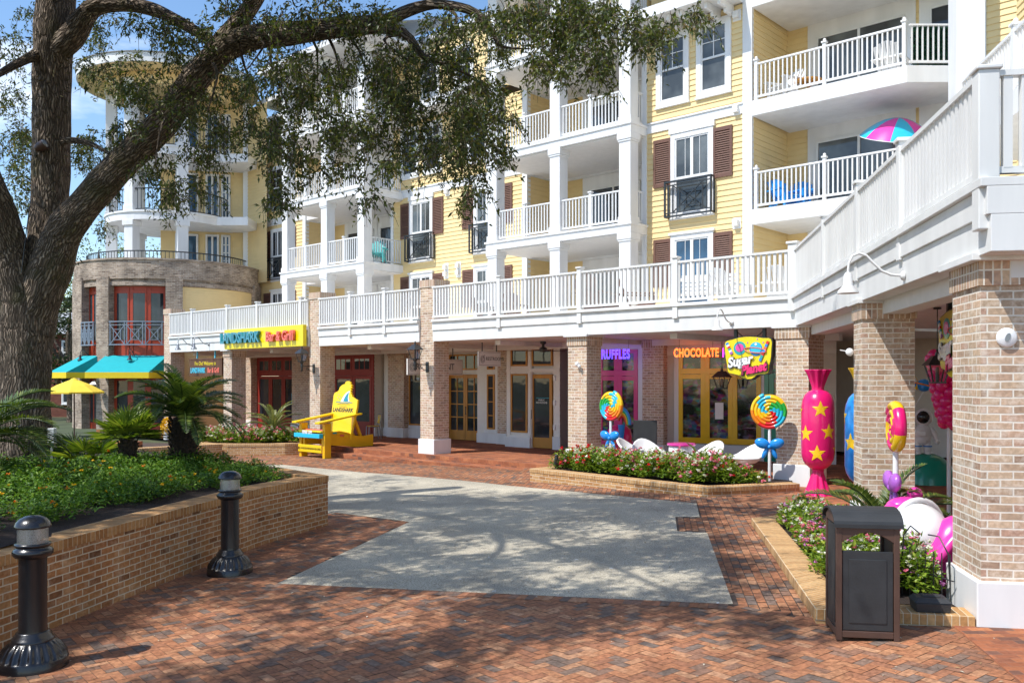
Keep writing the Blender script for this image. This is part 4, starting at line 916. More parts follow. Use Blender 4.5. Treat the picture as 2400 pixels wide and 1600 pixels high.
# ------------------------------------------------------------------ the rotunda
RC = Vector((-16.94, 44.0)); RO = math.atan2(0-RC.y, 0-RC.x)      # angle towards the viewer
ro = empty('rotunda', (RC.x,RC.y,0), 0, 'round corner tower with weathered brick drum, white columned balconies and curved eave', 'tower')
def arcpts(r, a0, a1, n): return [(r*math.cos(a0+(a1-a0)*i/n), r*math.sin(a0+(a1-a0)*i/n)) for i in range(n+1)]
def ring(mb, r0, r1, a0, a1, z0, z1, n=40, mi=0, uvr=None):
    """curved wall piece between radii r0 < r1"""
    I = arcpts(r0,a0,a1,n); O = arcpts(r1,a0,a1,n)
    for i in range(n):
        s0, s1 = r1*(a0+(a1-a0)*i/n), r1*(a0+(a1-a0)*(i+1)/n)
        mb.quad((*O[i],z0),(*O[i+1],z0),(*O[i+1],z1),(*O[i],z1),mi,[(s0,z0),(s1,z0),(s1,z1),(s0,z1)])
        mb.quad((*I[i+1],z0),(*I[i],z0),(*I[i],z1),(*I[i+1],z1),mi,[(s1,z0),(s0,z0),(s0,z1),(s1,z1)])
        mb.quad((*I[i],z1),(*O[i],z1),(*O[i+1],z1),(*I[i+1],z1),mi); mb.quad((*O[i],z0),(*I[i],z0),(*I[i+1],z0),(*O[i+1],z0),mi)
    for P, Q, fl in ((I[0],O[0],0),(I[n],O[n],1)):
        q = [(*P,z0),(*Q,z0),(*Q,z1),(*P,z1)]; mb.quad(*(q if not fl else q[::-1]),mi)
    return mb
def disc(mb, r, z, n=48, up=True, mi=0):
    P = [(r*math.cos(2*math.pi*i/n), r*math.sin(2*math.pi*i/n), z) for i in range(n)]
    return mb.add(P if up else P[::-1], [tuple(range(n))], mi)
RD = 4.3
def angpx(px, r):        # angle on the ring of radius r where it meets the ray of a column
    s = (px-1200)/FPX; best = None
    for k in range(4000):
        a = -math.pi+math.pi*1.0*k/4000
        x, y = RC.x+r*math.cos(a), RC.y+r*math.sin(a)
        if abs(math.atan2(y,x)-RO-math.pi) > 9: pass
        d = abs(x/y-s)
        # keep the near side of the ring
        if (r*math.cos(a))*(-RC.x)+(r*math.sin(a))*(-RC.y) < -0.2*r*RC.length*0: continue
        if best is None or d < best[0]: best = (d, a)
    return best[1]
Z1 = 7.93
b = MB(); ring(b, RD-.3, RD, -math.pi-.4, .25, 7.08, Z1, 64); ring(b, RD-.3, RD-.10, -math.pi-.4, .25, 6.96, 7.079, 64)
b.build('parapet', M['drum'], ro); b = MB(); ring(b, RD-.36, RD+.05, -math.pi-.4, .25, Z1+.001, Z1+.08, 64); b.build('coping', M['drum'], ro)
b = MB(); ring(b, RD-.28, RD-.05, -math.pi-.4, .25, 6.78, 6.959, 64); b.build('soldier_course', M['drum'], ro)
# brick piers of the drum and the bays between
prs = [(172,194),(228,256),(388,428),(585,618)]; edges = []
for p0, p1 in prs:
    a0 = angpx(max(p0,174), RD); a1 = angpx(min(p1,600), RD)
    if p0 == 172: a0 = a1-.42
    if p1 == 618: a0, a1 = -.12, .2
    edges.append((a0,a1)); b = MB(); ring(b, RD-.5, RD+.06, a0, a1, .3, 7.2, 8); b.build('brick_pier', M['drum'], ro)
for i in range(2):
    a0, a1 = edges[i][1], edges[i+1][0]; rb = RD-.32
    b = MB(); ring(b, rb-.1, rb, a0, a1, 3.35, 6.775, 16); ring(b, rb-.1, rb, a0, a1, .3, 3.34, 16); o = b.build('red_bay', M['red'], ro)
    n = 3; 
    for k in range(n):
        f0, f1 = a0+(a1-a0)*(k+.20)/n, a0+(a1-a0)*(k+.86)/n
        g = MB(); ring(g, rb, rb+.012, f0, f1, 4.35, 6.45, 4); g.build('pane', M['glass'], o)
        g = MB(); ring(g, rb, rb+.03, f0-.018, f0-.002, 3.7, 6.72, 1); ring(g, rb, rb+.03, f1+.002, f1+.018, 3.7, 6.72, 1); ring(g, rb, rb+.03, f0-.002, f1+.002, 6.455, 6.58, 3); g.build('mullion', M['red'], o)
        g = MB(); ring(g, rb, rb+.012, f0, f1, .6, 2.5, 4); g.build('pane', M['glass'], o)
    # iron balconet with crossed panels, curved
    g = MB(); rr_ = RD+.12
    def cp(a, z, r=rr_): return (r*math.cos(a), r*math.sin(a), z)
    A = [a0+.02+(a1-a0-.04)*k/12 for k in range(13)]
    for z, w in ((5.15,.05),(4.12,.05),(5.0,.03)):
        for k in range(12): g.bar(cp(A[k],z), cp(A[k+1],z), w)
    for k in range(3):
        p, q = A[k*4], A[k*4+4]; p2, q2 = p+(q-p)*.07, q-(q-p)*.07; m_ = (p+q)/2
        for a in (p2, q2): g.bar(cp(a,4.12), cp(a,5.15), .035)
        g.bar(cp(p2,4.14), cp(q2,4.99), .03); g.bar(cp(q2,4.14), cp(p2,4.99), .03)
        h = (q2-p2)*.26
        for (aa, za, ab, zb) in ((m_-h,4.34,m_+h,4.34),(m_+h,4.34,m_+h,4.80),(m_+h,4.80,m_-h,4.80),(m_-h,4.80,m_-h,4.34)): g.bar(cp(aa,za), cp(ab,zb), .028)
    for a in (A[0], A[-1]):
        for z in (4.12, 5.15): g.bar(cp(a,z), cp(a,z,rb), .04)
    g.build('balconet', M['greyiron'], ro)
# right bay: yellow clapboard panel with soldier course above
a0, a1 = edges[2][1], -.10
b = MB(); 
for k in range(28):
    z = 3.5+k*.1165; ring(b, RD-.3, RD-.10-.0, a0, a1, z, z+.10, 12); 
b.build('clapboard_panel', M['yellow'], ro); b = MB(); ring(b, RD-.34, RD-.12, a0, a1, .3, 6.77, 12); b.build('panel_backing', M['yellow'], ro)
b = MB(); ring(b, RD-.3, RD-.02, a0, a1, 6.77, 6.955, 12); b.build('soldier_course', M['drum'], ro)
b = MB(); disc(b, RD-.3, 7.32); disc(b, RD-.3, 7.2, up=False); b.build('terrace_floor', M['white2'], ro)
def ironrail(par, r, a0, a1, z, h=1.05, n=40, name='iron_railing'):
    g = MB(); A = [a0+(a1-a0)*k/n for k in range(n+1)]
    for k in range(n):
        p = (r*math.cos(A[k]),r*math.sin(A[k])); q = (r*math.cos(A[k+1]),r*math.sin(A[k+1]))
        g.bar((*p,z+h),(*q,z+h),.05); g.bar((*p,z+.1),(*q,z+.1),.035); g.bar((*p,z+.1),(*p,z+h),.022)
    return g.build(name, M['iron'], par)
ironrail(ro, RD-.55, -math.pi-.1, .0, 7.35, 1.05, 72)
RU = 2.95
for zf in (F3, F4):
    b = MB(); disc(b, RU-.28, zf-.006); disc(b, RU-.28, zf-.413, up=False); ring(b, RU-.3, RU, -math.pi, math.pi, zf-.42, zf-.0, 64); ring(b, RU, RU+.05, -math.pi, math.pi, zf-.08, zf+.012, 64); b.box(0,4.2,-1.2,3,zf-.405,zf-.012); b.build('balcony_slab', M['white'], ro)
colpx = ((245,268),(291,325),(413,442))
colang = [angpx(256, RU-.25), angpx(308, RU-.25), angpx(427, RU-.25), .0]; colang[0] = colang[1]-.95; colang.append(colang[0]-.9); colang.append(colang[0]-1.8)
for zf, zt in ((F2,F3-.42),(F3,F4-.42),(F4,16.6)):
    for a in colang[:3]+colang[4:]:
        x, y = (RU-.28)*math.cos(a), (RU-.28)*math.sin(a); b = MB()
        b.box(-.24,.24,-.24,.24,zf,zt); b.box(-.3,.3,-.3,.3,zt-.25,zt-.001); b.box(-.28,.28,-.28,.28,zf,zf+.25); b.xform(Matrix.Translation((x,y,0)) @ Matrix.Rotation(a,4,'Z')); b.build('column', M['white'], ro, bevel=.008)
for zf in (F3, F4): ironrail(ro, RU-.2, -math.pi*1.2, .15, zf, 1.05, 60)
# inner walls with doors
fr = Matrix.Rotation(FROT, 4, 'Z')
iw = clap(MB(), (-0.6,0.3), (3.6,1.2), F2, 16.6); iw.build('wall', M['yellow'], ro); 
ic = MB(); ic.box(.2,3.5,1.3,4,7.3,16.6); ic.build('core', M['cream'], ro)
di = Vector((4.2,.9)).normalized(); dn = Vector((di.y,-di.x))
for zf in (F2,F3,F4):
    for s0, s1, gl in ((.75,1.75,'glassblue'),(2.2,2.75,'glassblue'),(2.95,3.3,'glassblue')):
        p = Vector((-.6,.3))+di*s0+dn*.05; q = Vector((-.6,.3))+di*s1+dn*.05; b = MB()
        for a_, c_ in ((p,q),): 
            b.quad((a_.x,a_.y,zf+.05),(c_.x,c_.y,zf+.05),(c_.x,c_.y,zf+2.4),(a_.x,a_.y,zf+2.4))
        o = b.build('door', M[gl], ro); b = MB()
        for t_ in (p,q,(p+q)/2): b.bar((t_.x+dn.x*.02,t_.y+dn.y*.02,zf),(t_.x+dn.x*.02,t_.y+dn.y*.02,zf+2.5),.09)
        b.bar((p.x+dn.x*.02,p.y+dn.y*.02,zf+2.45),(q.x+dn.x*.02,q.y+dn.y*.02,zf+2.45),.1); 
        if s1-s0 < .4:
            for z in (.7,1.2,1.6,2.0): b.bar((p.x+dn.x*.02,p.y+dn.y*.02,zf+z),(q.x+dn.x*.02,q.y+dn.y*.02,zf+z),.05)
        b.build('frame', M['white'], o)
trim_ = MB(); trim_.bar((3.5,1.0,F1),(3.5,1.0,16.5),.3,.3); trim_.build('corner_board', M['white'], ro)
wallq = clap(MB(), (3.5,.95), (4.9,-.35), F2, 16.2); wallq.build('wall', M['yellow'], ro)
# curved roof with deep eave
b = MB(); RR = 4.2
ring(b, RR-.08, RR, -math.pi, math.pi, 16.85, 17.25, 72); disc(b, RR+.05, 17.27, 72); b.build('fascia', M['white2'], ro)
b = MB(); disc(b, RR-.02, 16.87, 72, up=False); b.build('soffit', M['yellow'], ro)
b = MB(); ring(b, RU-.45, RU-.05, -math.pi, math.pi, 16.3, 16.86, 64); b.build('frieze', M['yellow'], ro)
b = MB(); ring(b, 0.01, RR+.06, -math.pi, math.pi, 17.275, 17.30, 72); b.build('roof', M['roof'], ro)
# awnings on the drum
def awning(i, label):
    a0, a1 = edges[i][1]-.04, edges[i+1][0]+.02
    am = (a0+a1)/2; t = empty('awning', (RC.x+RD*math.cos(am),RC.y+RD*math.sin(am),0), 0, label, 'awning', 'teal and yellow awnings on the round tower')
    def L_(a, r, z): return (RC.x+r*math.cos(a)-t.location.x, RC.y+r*math.sin(a)-t.location.y, z)
    p, q = Vector(L_(a0,RD+.02,3.64)), Vector(L_(a1,RD+.02,3.64)); o = Vector((math.cos(am),math.sin(am),0))*1.25; dz = Vector((0,0,.76)); out = Vector((math.cos(am-.25),math.sin(am-.25),0))
    p2, q2 = p+out*1.35-dz, q+out*1.35-dz; th = Vector((0,0,-.02))
    b = MB(); b.quad(p2,q2,q,p); b.quad(p+th,q+th,q2+th,p2+th); b.build('canopy', M['awn'], t)
    w = q.xyz*1; pb, qb = Vector((p.x,p.y,p2.z)), Vector((q.x,q.y,q2.z))
    b = MB(); b.add([p2,p,pb],[(0,1,2)]); b.add([q2,qb,q],[(0,1,2)]); b.build('side_cheek', M['awn'], t)
    v = Vector((0,0,-.26)); b = MB()
    for a_, c_ in ((p2,q2),(pb,p2),(q2,qb)): b.quad(a_+v,c_+v,c_,a_)
    b.build('valance', M['awny'], t); return t
M['awn'] = plain('teal_canvas', (0.0,0.36,0.40), .8, var=.06); M['awny'] = plain('yellow_canvas', (0.80,0.60,0.02), .8, var=.05)
aw1 = awning(0, 'smaller teal awning with yellow valance, left end of the round tower'); aw2 = awning(1, 'wide teal awning with yellow valance under the crossed iron railing')
# wall light over awning
# ------------------------------------------------------------------ foliage
def leaf_mesh(name, pos, dirs, nrm, length, width, mats, parent=None, rnd=None, mi=None, fold=0.25, droop=0.0):
    """one leaf-shaped face pair per row; pos/dirs/nrm are (n,3), length/width (n,)"""
    n = len(pos); d = dirs/np.maximum(1e-9, np.linalg.norm(dirs, axis=1, keepdims=True))
    s = np.cross(d, nrm); s /= np.maximum(1e-9, np.linalg.norm(s, axis=1, keepdims=True)); u = np.cross(s, d)
    L = length[:,None]; W = width[:,None]
    base = pos; tip = pos+d*L-np.array([0,0,1.0])*(droop*L); ml = pos+d*L*.45+s*W*.5+u*W*fold; mr = pos+d*L*.45-s*W*.5+u*W*fold
    co = np.stack([base, ml, tip, mr], 1).reshape(-1,3)
    tri = (np.arange(n)[:,None]*4+np.array([0,2,1,0,3,2])[None,:]).reshape(-1)
    me = bpy.data.meshes.new(name); me.vertices.add(4*n); me.loops.add(6*n); me.polygons.add(2*n)
    me.vertices.foreach_set('co', co.ravel().astype(np.float32)); me.loops.foreach_set('vertex_index', tri.astype(np.int32)); me.polygons.foreach_set('loop_start', (np.arange(2*n)*3).astype(np.int32))
    if rnd is None: rnd = RNG.random(n)
    a = me.attributes.new('rnd', 'FLOAT', 'POINT'); a.data.foreach_set('value', np.repeat(rnd, 4).astype(np.float32))
    for m in (mats if isinstance(mats, list) else [mats]): me.materials.append(m)
    if mi is not None: me.polygons.foreach_set('material_index', np.repeat(mi, 2).astype(np.int32))
    me.update(calc_edges=True); o = bpy.data.objects.new(name, me); COL.objects.link(o)
    if parent is not None: o.parent = parent
    return o
def rvec(n): v = RNG.normal(size=(n,3)); return v/np.linalg.norm(v, axis=1, keepdims=True)
M['oakleaf'] = attrmat('oak_leaves', [(0,(0.026,0.042,0.008)),(0.5,(0.075,0.105,0.016)),(0.85,(0.14,0.165,0.026)),(1,(0.22,0.175,0.042))], .42, noise=.2, nscale=3, bump=0, spec=.55, trans=.25)
M['bark'] = None
def barkmat():
    m, nt, N, L, P = newmat('oak_bark'); t = N.new('ShaderNodeTexCoord'); uv = N.new('ShaderNodeUVMap'); mpn = N.new('ShaderNodeMapping'); mpn.inputs['Scale'].default_value = (13,2.0,1); L.new(uv.outputs['UV'], mpn.inputs['Vector'])
    wv = N.new('ShaderNodeTexNoise'); wv.inputs['Scale'].default_value = 3; L.new(uv.outputs['UV'], wv.inputs['Vector'])
    ad = N.new('ShaderNodeVectorMath'); ad.operation = 'MULTIPLY_ADD'; ad.inputs[1].default_value = (1.6,1.2,0); L.new(wv.outputs['Color'], ad.inputs[0]); L.new(mpn.outputs['Vector'], ad.inputs[2])
    v = N.new('ShaderNodeTexVoronoi'); v.feature = 'DISTANCE_TO_EDGE'; v.inputs['Scale'].default_value = 1.9; L.new(ad.outputs[0], v.inputs['Vector'])
    n = N.new('ShaderNodeTexNoise'); n.inputs['Scale'].default_value = 14; n.inputs['Detail'].default_value = 8; n.inputs['Roughness'].default_value = .7; L.new(t.outputs['Object'], n.inputs['Vector'])
    n2 = N.new('ShaderNodeTexNoise'); n2.inputs['Scale'].default_value = 1.6; n2.inputs['Detail'].default_value = 6; L.new(t.outputs['Object'], n2.inputs['Vector'])
    r = ramp(N, [(0,(0.07,0.054,0.042)),(0.16,(0.25,0.20,0.155)),(0.5,(0.45,0.375,0.30))]); L.new(v.outputs['Distance'], r.inputs['Fac'])
    r2 = ramp(N, [(.3,(.6,.6,.6)),(.7,(1.25,1.2,1.15))]); L.new(n.outputs['Fac'], r2.inputs['Fac'])
    mm = N.new('ShaderNodeMix'); mm.data_type = 'RGBA'; mm.blend_type = 'MULTIPLY'; mm.inputs[0].default_value = 1; L.new(r.outputs['Color'], mm.inputs[6]); L.new(r2.outputs['Color'], mm.inputs[7])
    r3 = ramp(N, [(.55,(0,0,0)),(.68,(1,1,1))]); L.new(n2.outputs['Fac'], r3.inputs['Fac'])
    m3 = N.new('ShaderNodeMix'); m3.data_type = 'RGBA'; sc = N.new('ShaderNodeMath'); sc.operation = 'MULTIPLY'; sc.inputs[1].default_value = .55; L.new(r3.outputs['Color'], sc.inputs[0]); L.new(sc.outputs[0], m3.inputs[0]); L.new(mm.outputs[2], m3.inputs[6]); m3.inputs[7].default_value = (.085,.085,.035,1)
    L.new(m3.outputs[2], P.inputs['Base Color']); P.inputs['Roughness'].default_value = .95; P.inputs['Specular IOR Level'].default_value = .15
    b = N.new('ShaderNodeBump'); b.inputs['Strength'].default_value = 1.0; b.inputs['Distance'].default_value = .05
    r4 = ramp(N, [(0,(0,0,0)),(.3,(1,1,1))]); L.new(v.outputs['Distance'], r4.inputs['Fac']); a2 = N.new('ShaderNodeMath'); a2.operation = 'MULTIPLY_ADD'; a2.inputs[1].default_value = .5; L.new(n.outputs['Fac'], a2.inputs[0]); L.new(r4.outputs['Color'], a2.inputs[2])
    L.new(a2.outputs[0], b.inputs['Height']); L.new(b.outputs['Normal'], P.inputs['Normal']); return m
M['bark'] = barkmat()
def limb(mb, path, rad, n=18, seg=10, wob=.03, flare=0):
    """smooth tapered limb through path points; uv follows the limb"""
    P = [Vector(p) for p in path]; m = len(P); pts = []; rs = []
    for i in range(m-1):
        p0, p1, p2, p3 = P[max(i-1,0)], P[i], P[i+1], P[min(i+2,m-1)]
        k = max(2, int((p2-p1).length/0.12)) if seg else 4; k = min(k, 40)
        for j in range(k):
            t = j/k; t2, t3 = t*t, t*t*t
            pts.append(0.5*((2*p1)+(-p0+p2)*t+(2*p0-5*p1+4*p2-p3)*t2+(-p0+3*p1-3*p2+p3)*t3)); rs.append(rad[i]*(1-t)+rad[i+1]*t)
    pts.append(P[-1]); rs.append(rad[-1]); vs = []; prev = None; s = 0; S = []
    for i, p in enumerate(pts):
        t = (pts[min(i+1,len(pts)-1)]-pts[max(i-1,0)]).normalized()
        a = t.orthogonal().normalized() if prev is None else (prev-t*prev.dot(t)).normalized()
        prev = a; b = t.cross(a); s += (p-pts[i-1]).length if i else 0; S.append(s)
        for k in range(n):
            th = 2*math.pi*k/n; r = rs[i]*(1+wob*math.sin(3*th+s*2.3)+wob*math.sin(5*th-s*3.1)+wob*.8*math.sin(s*7+th*2))
            vs.append(p+(a*math.cos(th)+b*math.sin(th))*r)
    fs = []; uv = []
    for i in range(len(pts)-1):
        w0 = 2*math.pi*max(rs[i],.03)
        for k in range(n):
            fs.append((i*n+k,i*n+(k+1)%n,(i+1)*n+(k+1)%n,(i+1)*n+k)); c0, c1 = w0*k/n, w0*(k+1)/n
            uv.append([(c0,S[i]),(c1,S[i]),(c1,S[i+1]),(c0,S[i+1])])
    mb.add(vs, fs, 0, uv, True); return pts, rs
oak = empty('oak_tree', at(55,1092,16.4), 0, 'big live oak with leaning limb reaching over the plaza, rooted in the brick planter', 'tree')
o0 = Vector(oak.location)
def ap(px, py, Y): return Vector(at(px,py,Y))-o0
tb = MB()
limb(tb, [ap(50,1150,16.4),ap(52,1080,16.4),ap(52,980,16.4),ap(58,880,16.4),ap(60,780,16.4),ap(66,690,16.4)], [.60,.52,.465,.455,.48,.52], 28)
limb(tb, [ap(72,780,16.4),ap(92,660,16.4),ap(112,560,16.45),ap(118,480,16.5),ap(119,380,16.5),ap(121,270,16.5),ap(122,170,16.5),ap(128,80,16.4),ap(132,0,16.4),ap(138,-140,16.3),ap(150,-320,16.2)], [.42,.38,.34,.325,.325,.325,.33,.35,.34,.30,.24], 24)
limb(tb, [ap(70,760,16.4),ap(112,640,16.2),ap(150,545,16.1),ap(190,492,15.9),ap(268,402,15.6),ap(383,287,15.2),ap(459,186,14.9),ap(525,115,14.7),ap(593,88,14.5),ap(676,80,14.2),ap(791,65,13.9),ap(906,57,13.6)], [.38,.37,.32,.28,.265,.245,.225,.215,.20,.18,.155,.125], 22)
limb(tb, [ap(880,60,13.7),ap(925,40,13.55),ap(963,23,13.5),ap(1021,10,13.4),ap(1097,23,13.2),ap(1136,48,13.1),ap(1158,84,13.0),ap(1176,110,12.9),ap(1243,115,12.8)], [.12,.10,.09,.075,.065,.055,.04,.022,.008], 12)
limb(tb, [ap(870,62,13.7),ap(944,76,13.6),ap(975,110,13.5),ap(995,135,13.5),ap(1040,149,13.4),ap(1117,184,13.3)], [.10,.075,.055,.05,.035,.012], 10)
limb(tb, [ap(500,130,14.8),ap(545,70,14.7),ap(597,0,14.6),ap(660,-120,14.3),ap(760,-260,13.8)], [.20,.16,.13,.11,.07], 14)
limb(tb, [ap(128,120,16.4),ap(170,85,16.2),ap(214,23,16.0),ap(275,8,15.8),ap(344,19,15.6),ap(402,42,15.4),ap(459,73,15.1),ap(505,100,14.9)], [.24,.22,.17,.15,.12,.10,.09,.07], 14)
limb(tb, [ap(110,105,16.4),ap(84,128,16.2),ap(40,150,15.8),ap(-30,190,15.2)], [.13,.10,.075,.04], 10)
limb(tb, [ap(125,340,16.5),ap(161,329,16.3),ap(215,338,16.0),ap(275,371,15.6)], [.10,.065,.045,.015], 8)
limb(tb, [ap(62,760,16.4),ap(40,660,16.2),ap(20,570,16.0),ap(-10,470,15.6),ap(-60,360,15.2),ap(-140,200,14.5)], [.44,.37,.31,.27,.24,.2], 20)
# limbs high above and towards the viewer, which shade the plaza
limb(tb, [ap(135,-40,16.4),Vector((0.8,-2.6,9.4)),Vector((2.2,-5.5,10.3)),Vector((3.4,-8.5,10.8)),Vector((4.2,-11,10.9))], [.24,.13,.09,.06,.02], 10)
limb(tb, [ap(-140,200,14.5),Vector((-.4,-4.5,7.5)),Vector((1.0,-7.0,8.6)),Vector((2.6,-9.5,9.0))], [.2,.11,.07,.02], 10)
limb(tb, [Vector((2.2,-5.5,10.3)),Vector((2.6,-7.5,10.0)),Vector((2.0,-9.5,9.4)),Vector((1.2,-12.0,8.6))], [.08,.06,.04,.01], 8)
limb(tb, [ap(660,-120,14.3),ap(900,-160,13.2),ap(1200,-150,12.5),ap(1480,-60,12.2)], [.11,.09,.06,.02], 10)
for (px,py) in ((640,85),(720,75),(800,68),(880,62),(560,100),(500,150),(600,90),(760,70),(950,80),(1000,140),(1050,20),(420,250)):
    q = ap(px,py,14.2); e = q+Vector((RNG.normal(0,.35),RNG.normal(0,.5),-RNG.uniform(.5,1.5))); mid = (q+e)/2+Vector((RNG.normal(0,.2),0,.15))
    limb(tb, [q,mid,e], [.035,.02,.008], 6)
tb.build('trunk', M['bark'], oak)
tw = MB(); TW = {'p': [], 'd': [], 'n': [], 'l': [], 'w': []}
def spray(c, length, down, nleaf, lsize=.068, spread=.16, sub=4):
    """a drooping twig with side twigs and alternate leaves"""
    c = np.array(c, float); h = RNG.normal(size=3); h[2] = 0; h /= np.linalg.norm(h)+1e-9
    d0 = h*RNG.uniform(.3,1)+np.array([0,0,-down]); d0 /= np.linalg.norm(d0)
    for s in range(sub):
        d = d0+RNG.normal(0,.38,3); d /= np.linalg.norm(d); ln = length*RNG.uniform(.4,1.0); st = c+d0*length*RNG.uniform(0,.5)*(s>0)+RNG.normal(0,spread*.4,3)
        m = max(4, int(nleaf/sub)); t = np.sort(RNG.random(m)); cur = np.array([0,0,-.25*ln])
        P = st+d*ln*t[:,None]+cur*(t[:,None]**2)+RNG.normal(0,spread*.16,(m,3))
        D = rvec(m)*.9+d*.55; TW['p'].append(P); TW['d'].append(D); TW['n'].append(rvec(m)*.8+np.array([0,0,.6]))
        TW['l'].append(lsize*RNG.uniform(.7,1.3,m)); TW['w'].append(lsize*RNG.uniform(.34,.50,m))
        tw.tube([st, st+d*ln*.5+cur*.25, st+d*ln+cur], [.006,.004,.002], 3, cap=False)
# hanging masses seen in front of the building: (px, py, rx, ry, sprays)
MASS = [(330,170,80,50,26),(420,215,60,50,22),(255,190,60,50,20),(470,150,50,40,16),(640,150,60,60,24),(620,250,60,70,22),(625,350,45,60,22),(640,430,40,45,18),(600,300,30,40,8),(720,150,70,60,34),(720,260,75,60,40),(700,340,70,55,34),(700,400,60,30,14),(800,180,70,60,30),(820,270,70,60,34),(800,350,60,60,26),(850,400,45,40,16),
        (900,150,70,60,40),(920,240,70,60,44),(890,330,50,50,26),(905,405,30,45,18),(1000,170,70,60,46),(1010,250,70,60,50),(1020,330,60,55,34),(960,290,60,60,24),(1085,220,60,55,40),(1100,290,60,60,46),(1090,370,40,60,32),(1085,440,22,35,10),(1150,250,55,50,34),(1165,310,45,45,26),(1175,340,25,25,8),(1205,250,25,30,8),
        (1000,60,70,40,26),(900,90,60,40,24),(1080,80,60,50,24),(1060,130,50,50,26),(760,30,90,25,22),(850,25,90,25,22),(650,30,80,30,24),
        (560,40,60,40,22),(480,40,70,40,24),(420,90,60,50,22),(340,80,60,50,20),(280,110,50,50,20),(250,40,50,40,16),(420,170,60,50,22),(350,190,50,50,18),(270,170,50,50,18),(300,250,50,40,14),(230,110,30,50,10),(540,180,40,50,16),(560,260,40,40,12),(500,60,60,40,16),
        (430,330,60,40,20),(480,390,60,40,22),(420,420,60,50,26),(380,460,50,35,16),(500,300,40,40,14),(540,330,30,60,14),(350,420,50,30,12),(460,260,40,30,10),(300,320,40,30,12),
        (200,320,40,40,16),(240,350,45,40,18),(190,400,40,40,16),(230,430,40,30,12),(260,300,40,30,10),(250,520,30,20,6),
        (20,60,40,60,26),(60,140,40,50,22),(20,210,40,40,20),(40,290,50,50,28),(30,380,50,50,28),(50,440,40,50,24),(10,480,40,30,10),(65,350,30,70,14),(60,40,30,40,10),
        (1180,60,60,50,34),(1240,40,60,45,36),(1300,60,55,50,36),(1300,130,40,45,24),(1310,180,20,25,8),(1360,40,55,45,34),(1400,80,50,45,30),(1395,140,35,35,14),(1450,60,45,45,24),(1490,60,40,35,18),(1530,90,30,20,8),(1480,20,60,25,20),(1190,110,40,30,12),(1250,110,40,40,12),(1620,15,25,12,5),(1560,20,40,18,8),(1180,20,70,30,22),(1300,5,90,20,26)]
for px, py, rx, ry, k in MASS:
    subs = [(px+RNG.normal(0,.6)*rx, py+RNG.normal(0,.6)*ry, RNG.uniform(0,1)) for _ in range(max(2, k//5))]
    for _ in range(int(k*.80)):
        sx_, sy_, f = subs[RNG.integers(len(subs))]
        x = sx_+RNG.normal(0,.20)*rx; y = sy_+RNG.normal(0,.24)*ry; f = min(1, max(0, f+RNG.normal(0,.12)))
        lo, hi = (17.0,20.2) if px < 300 else (13.6,16.8) if px < 580 else (12.2,15.0) if px < 1200 else (11.6,13.4)
        spray(np.array(at(x,y,lo+(hi-lo)*f))-np.array(o0), RNG.uniform(.20,.46), RNG.uniform(.3,1.6), 26, .082)
# canopy out of the frame, over the plaza and over the viewer's left
def cloud(c, r, k, ls=.11):
    for _ in range(k):
        v = RNG.normal(size=3); v /= np.linalg.norm(v); q = np.array(c)+v*np.array(r)*RNG.random()**.5
        spray(q-np.array(o0), RNG.uniform(.3,.6), RNG.uniform(0,.7), 16, ls, .3, 3)
crng = np.random.default_rng(5)
for _ in range(250):
    # shade wanted on the paving round (sx, sy); the clump hangs up-sun of it
    sx, sy = crng.uniform(-5.0,4.6), crng.uniform(6.6,18.6)
    if sx > 2.6+.10*(sy-6.6): continue
    if sy < 8.4 and sx > -.6: continue
    z = 8.6+.20*max(0,sy-12)+crng.uniform(0,1.6); c = (sx-.577*z, sy-.350*z, z)
    if c[2] < 2.6+.44*c[1]+.9: continue
    cloud(c, (.60,.52,.30), int(crng.uniform(16,26)), .135)
for c, r, k in [((-10.5,9.5,10.5),(1.6,1.4,.9),30),((-7.6,12.6,11.2),(1.4,1.2,.7),26),((-8.5,2.5,9),(2,2,1),50),((-6.5,2.2,8.5),(1.4,1.6,.8),36)]: cloud(c, r, k)
P_ = np.concatenate(TW['p']); leaf_mesh('crown', P_, np.concatenate(TW['d']), np.concatenate(TW['n']), np.concatenate(TW['l']), np.concatenate(TW['w']), M['oakleaf'], oak, droop=.15)
print('OAK LEAVES', len(P_))
tw.build('twigs', M['bark'], oak)
# resurrection fern and moss tufts along the limbs
mp_, md_, ml_ = [], [], []
for (px0,py0,px1,py1,Y0,Y1,k,r_) in ((130,640,268,402,16.2,15.6,300,.30),(268,402,459,186,15.6,14.9,420,.25),(459,186,593,88,14.9,14.5,420,.22),(593,88,906,57,14.5,13.6,700,.16),(110,600,120,60,16.4,16.4,360,.34),(200,40,459,73,16,15.1,300,.13)):
    for _ in range(k):
        t = RNG.random(); q = np.array(at(px0+(px1-px0)*t, py0+(py1-py0)*t, Y0+(Y1-Y0)*t))-np.array(o0); v = rvec(1)[0]; v[1] = -abs(v[1]); mp_.append(q+v*r_*RNG.uniform(.9,1.05)); md_.append(v+np.array([0,0,-.5])+rvec(1)[0]*.6); ml_.append(RNG.uniform(.05,.13))
M['moss'] = attrmat('limb_moss', [(0,(0.05,0.045,0.02)),(.5,(0.10,0.085,0.035)),(1,(0.15,0.12,0.06))], .9, bump=0)
leaf_mesh('moss', np.array(mp_), np.array(md_), rvec(len(mp_)), np.array(ml_), np.array(ml_)*.22, M['moss'], oak)

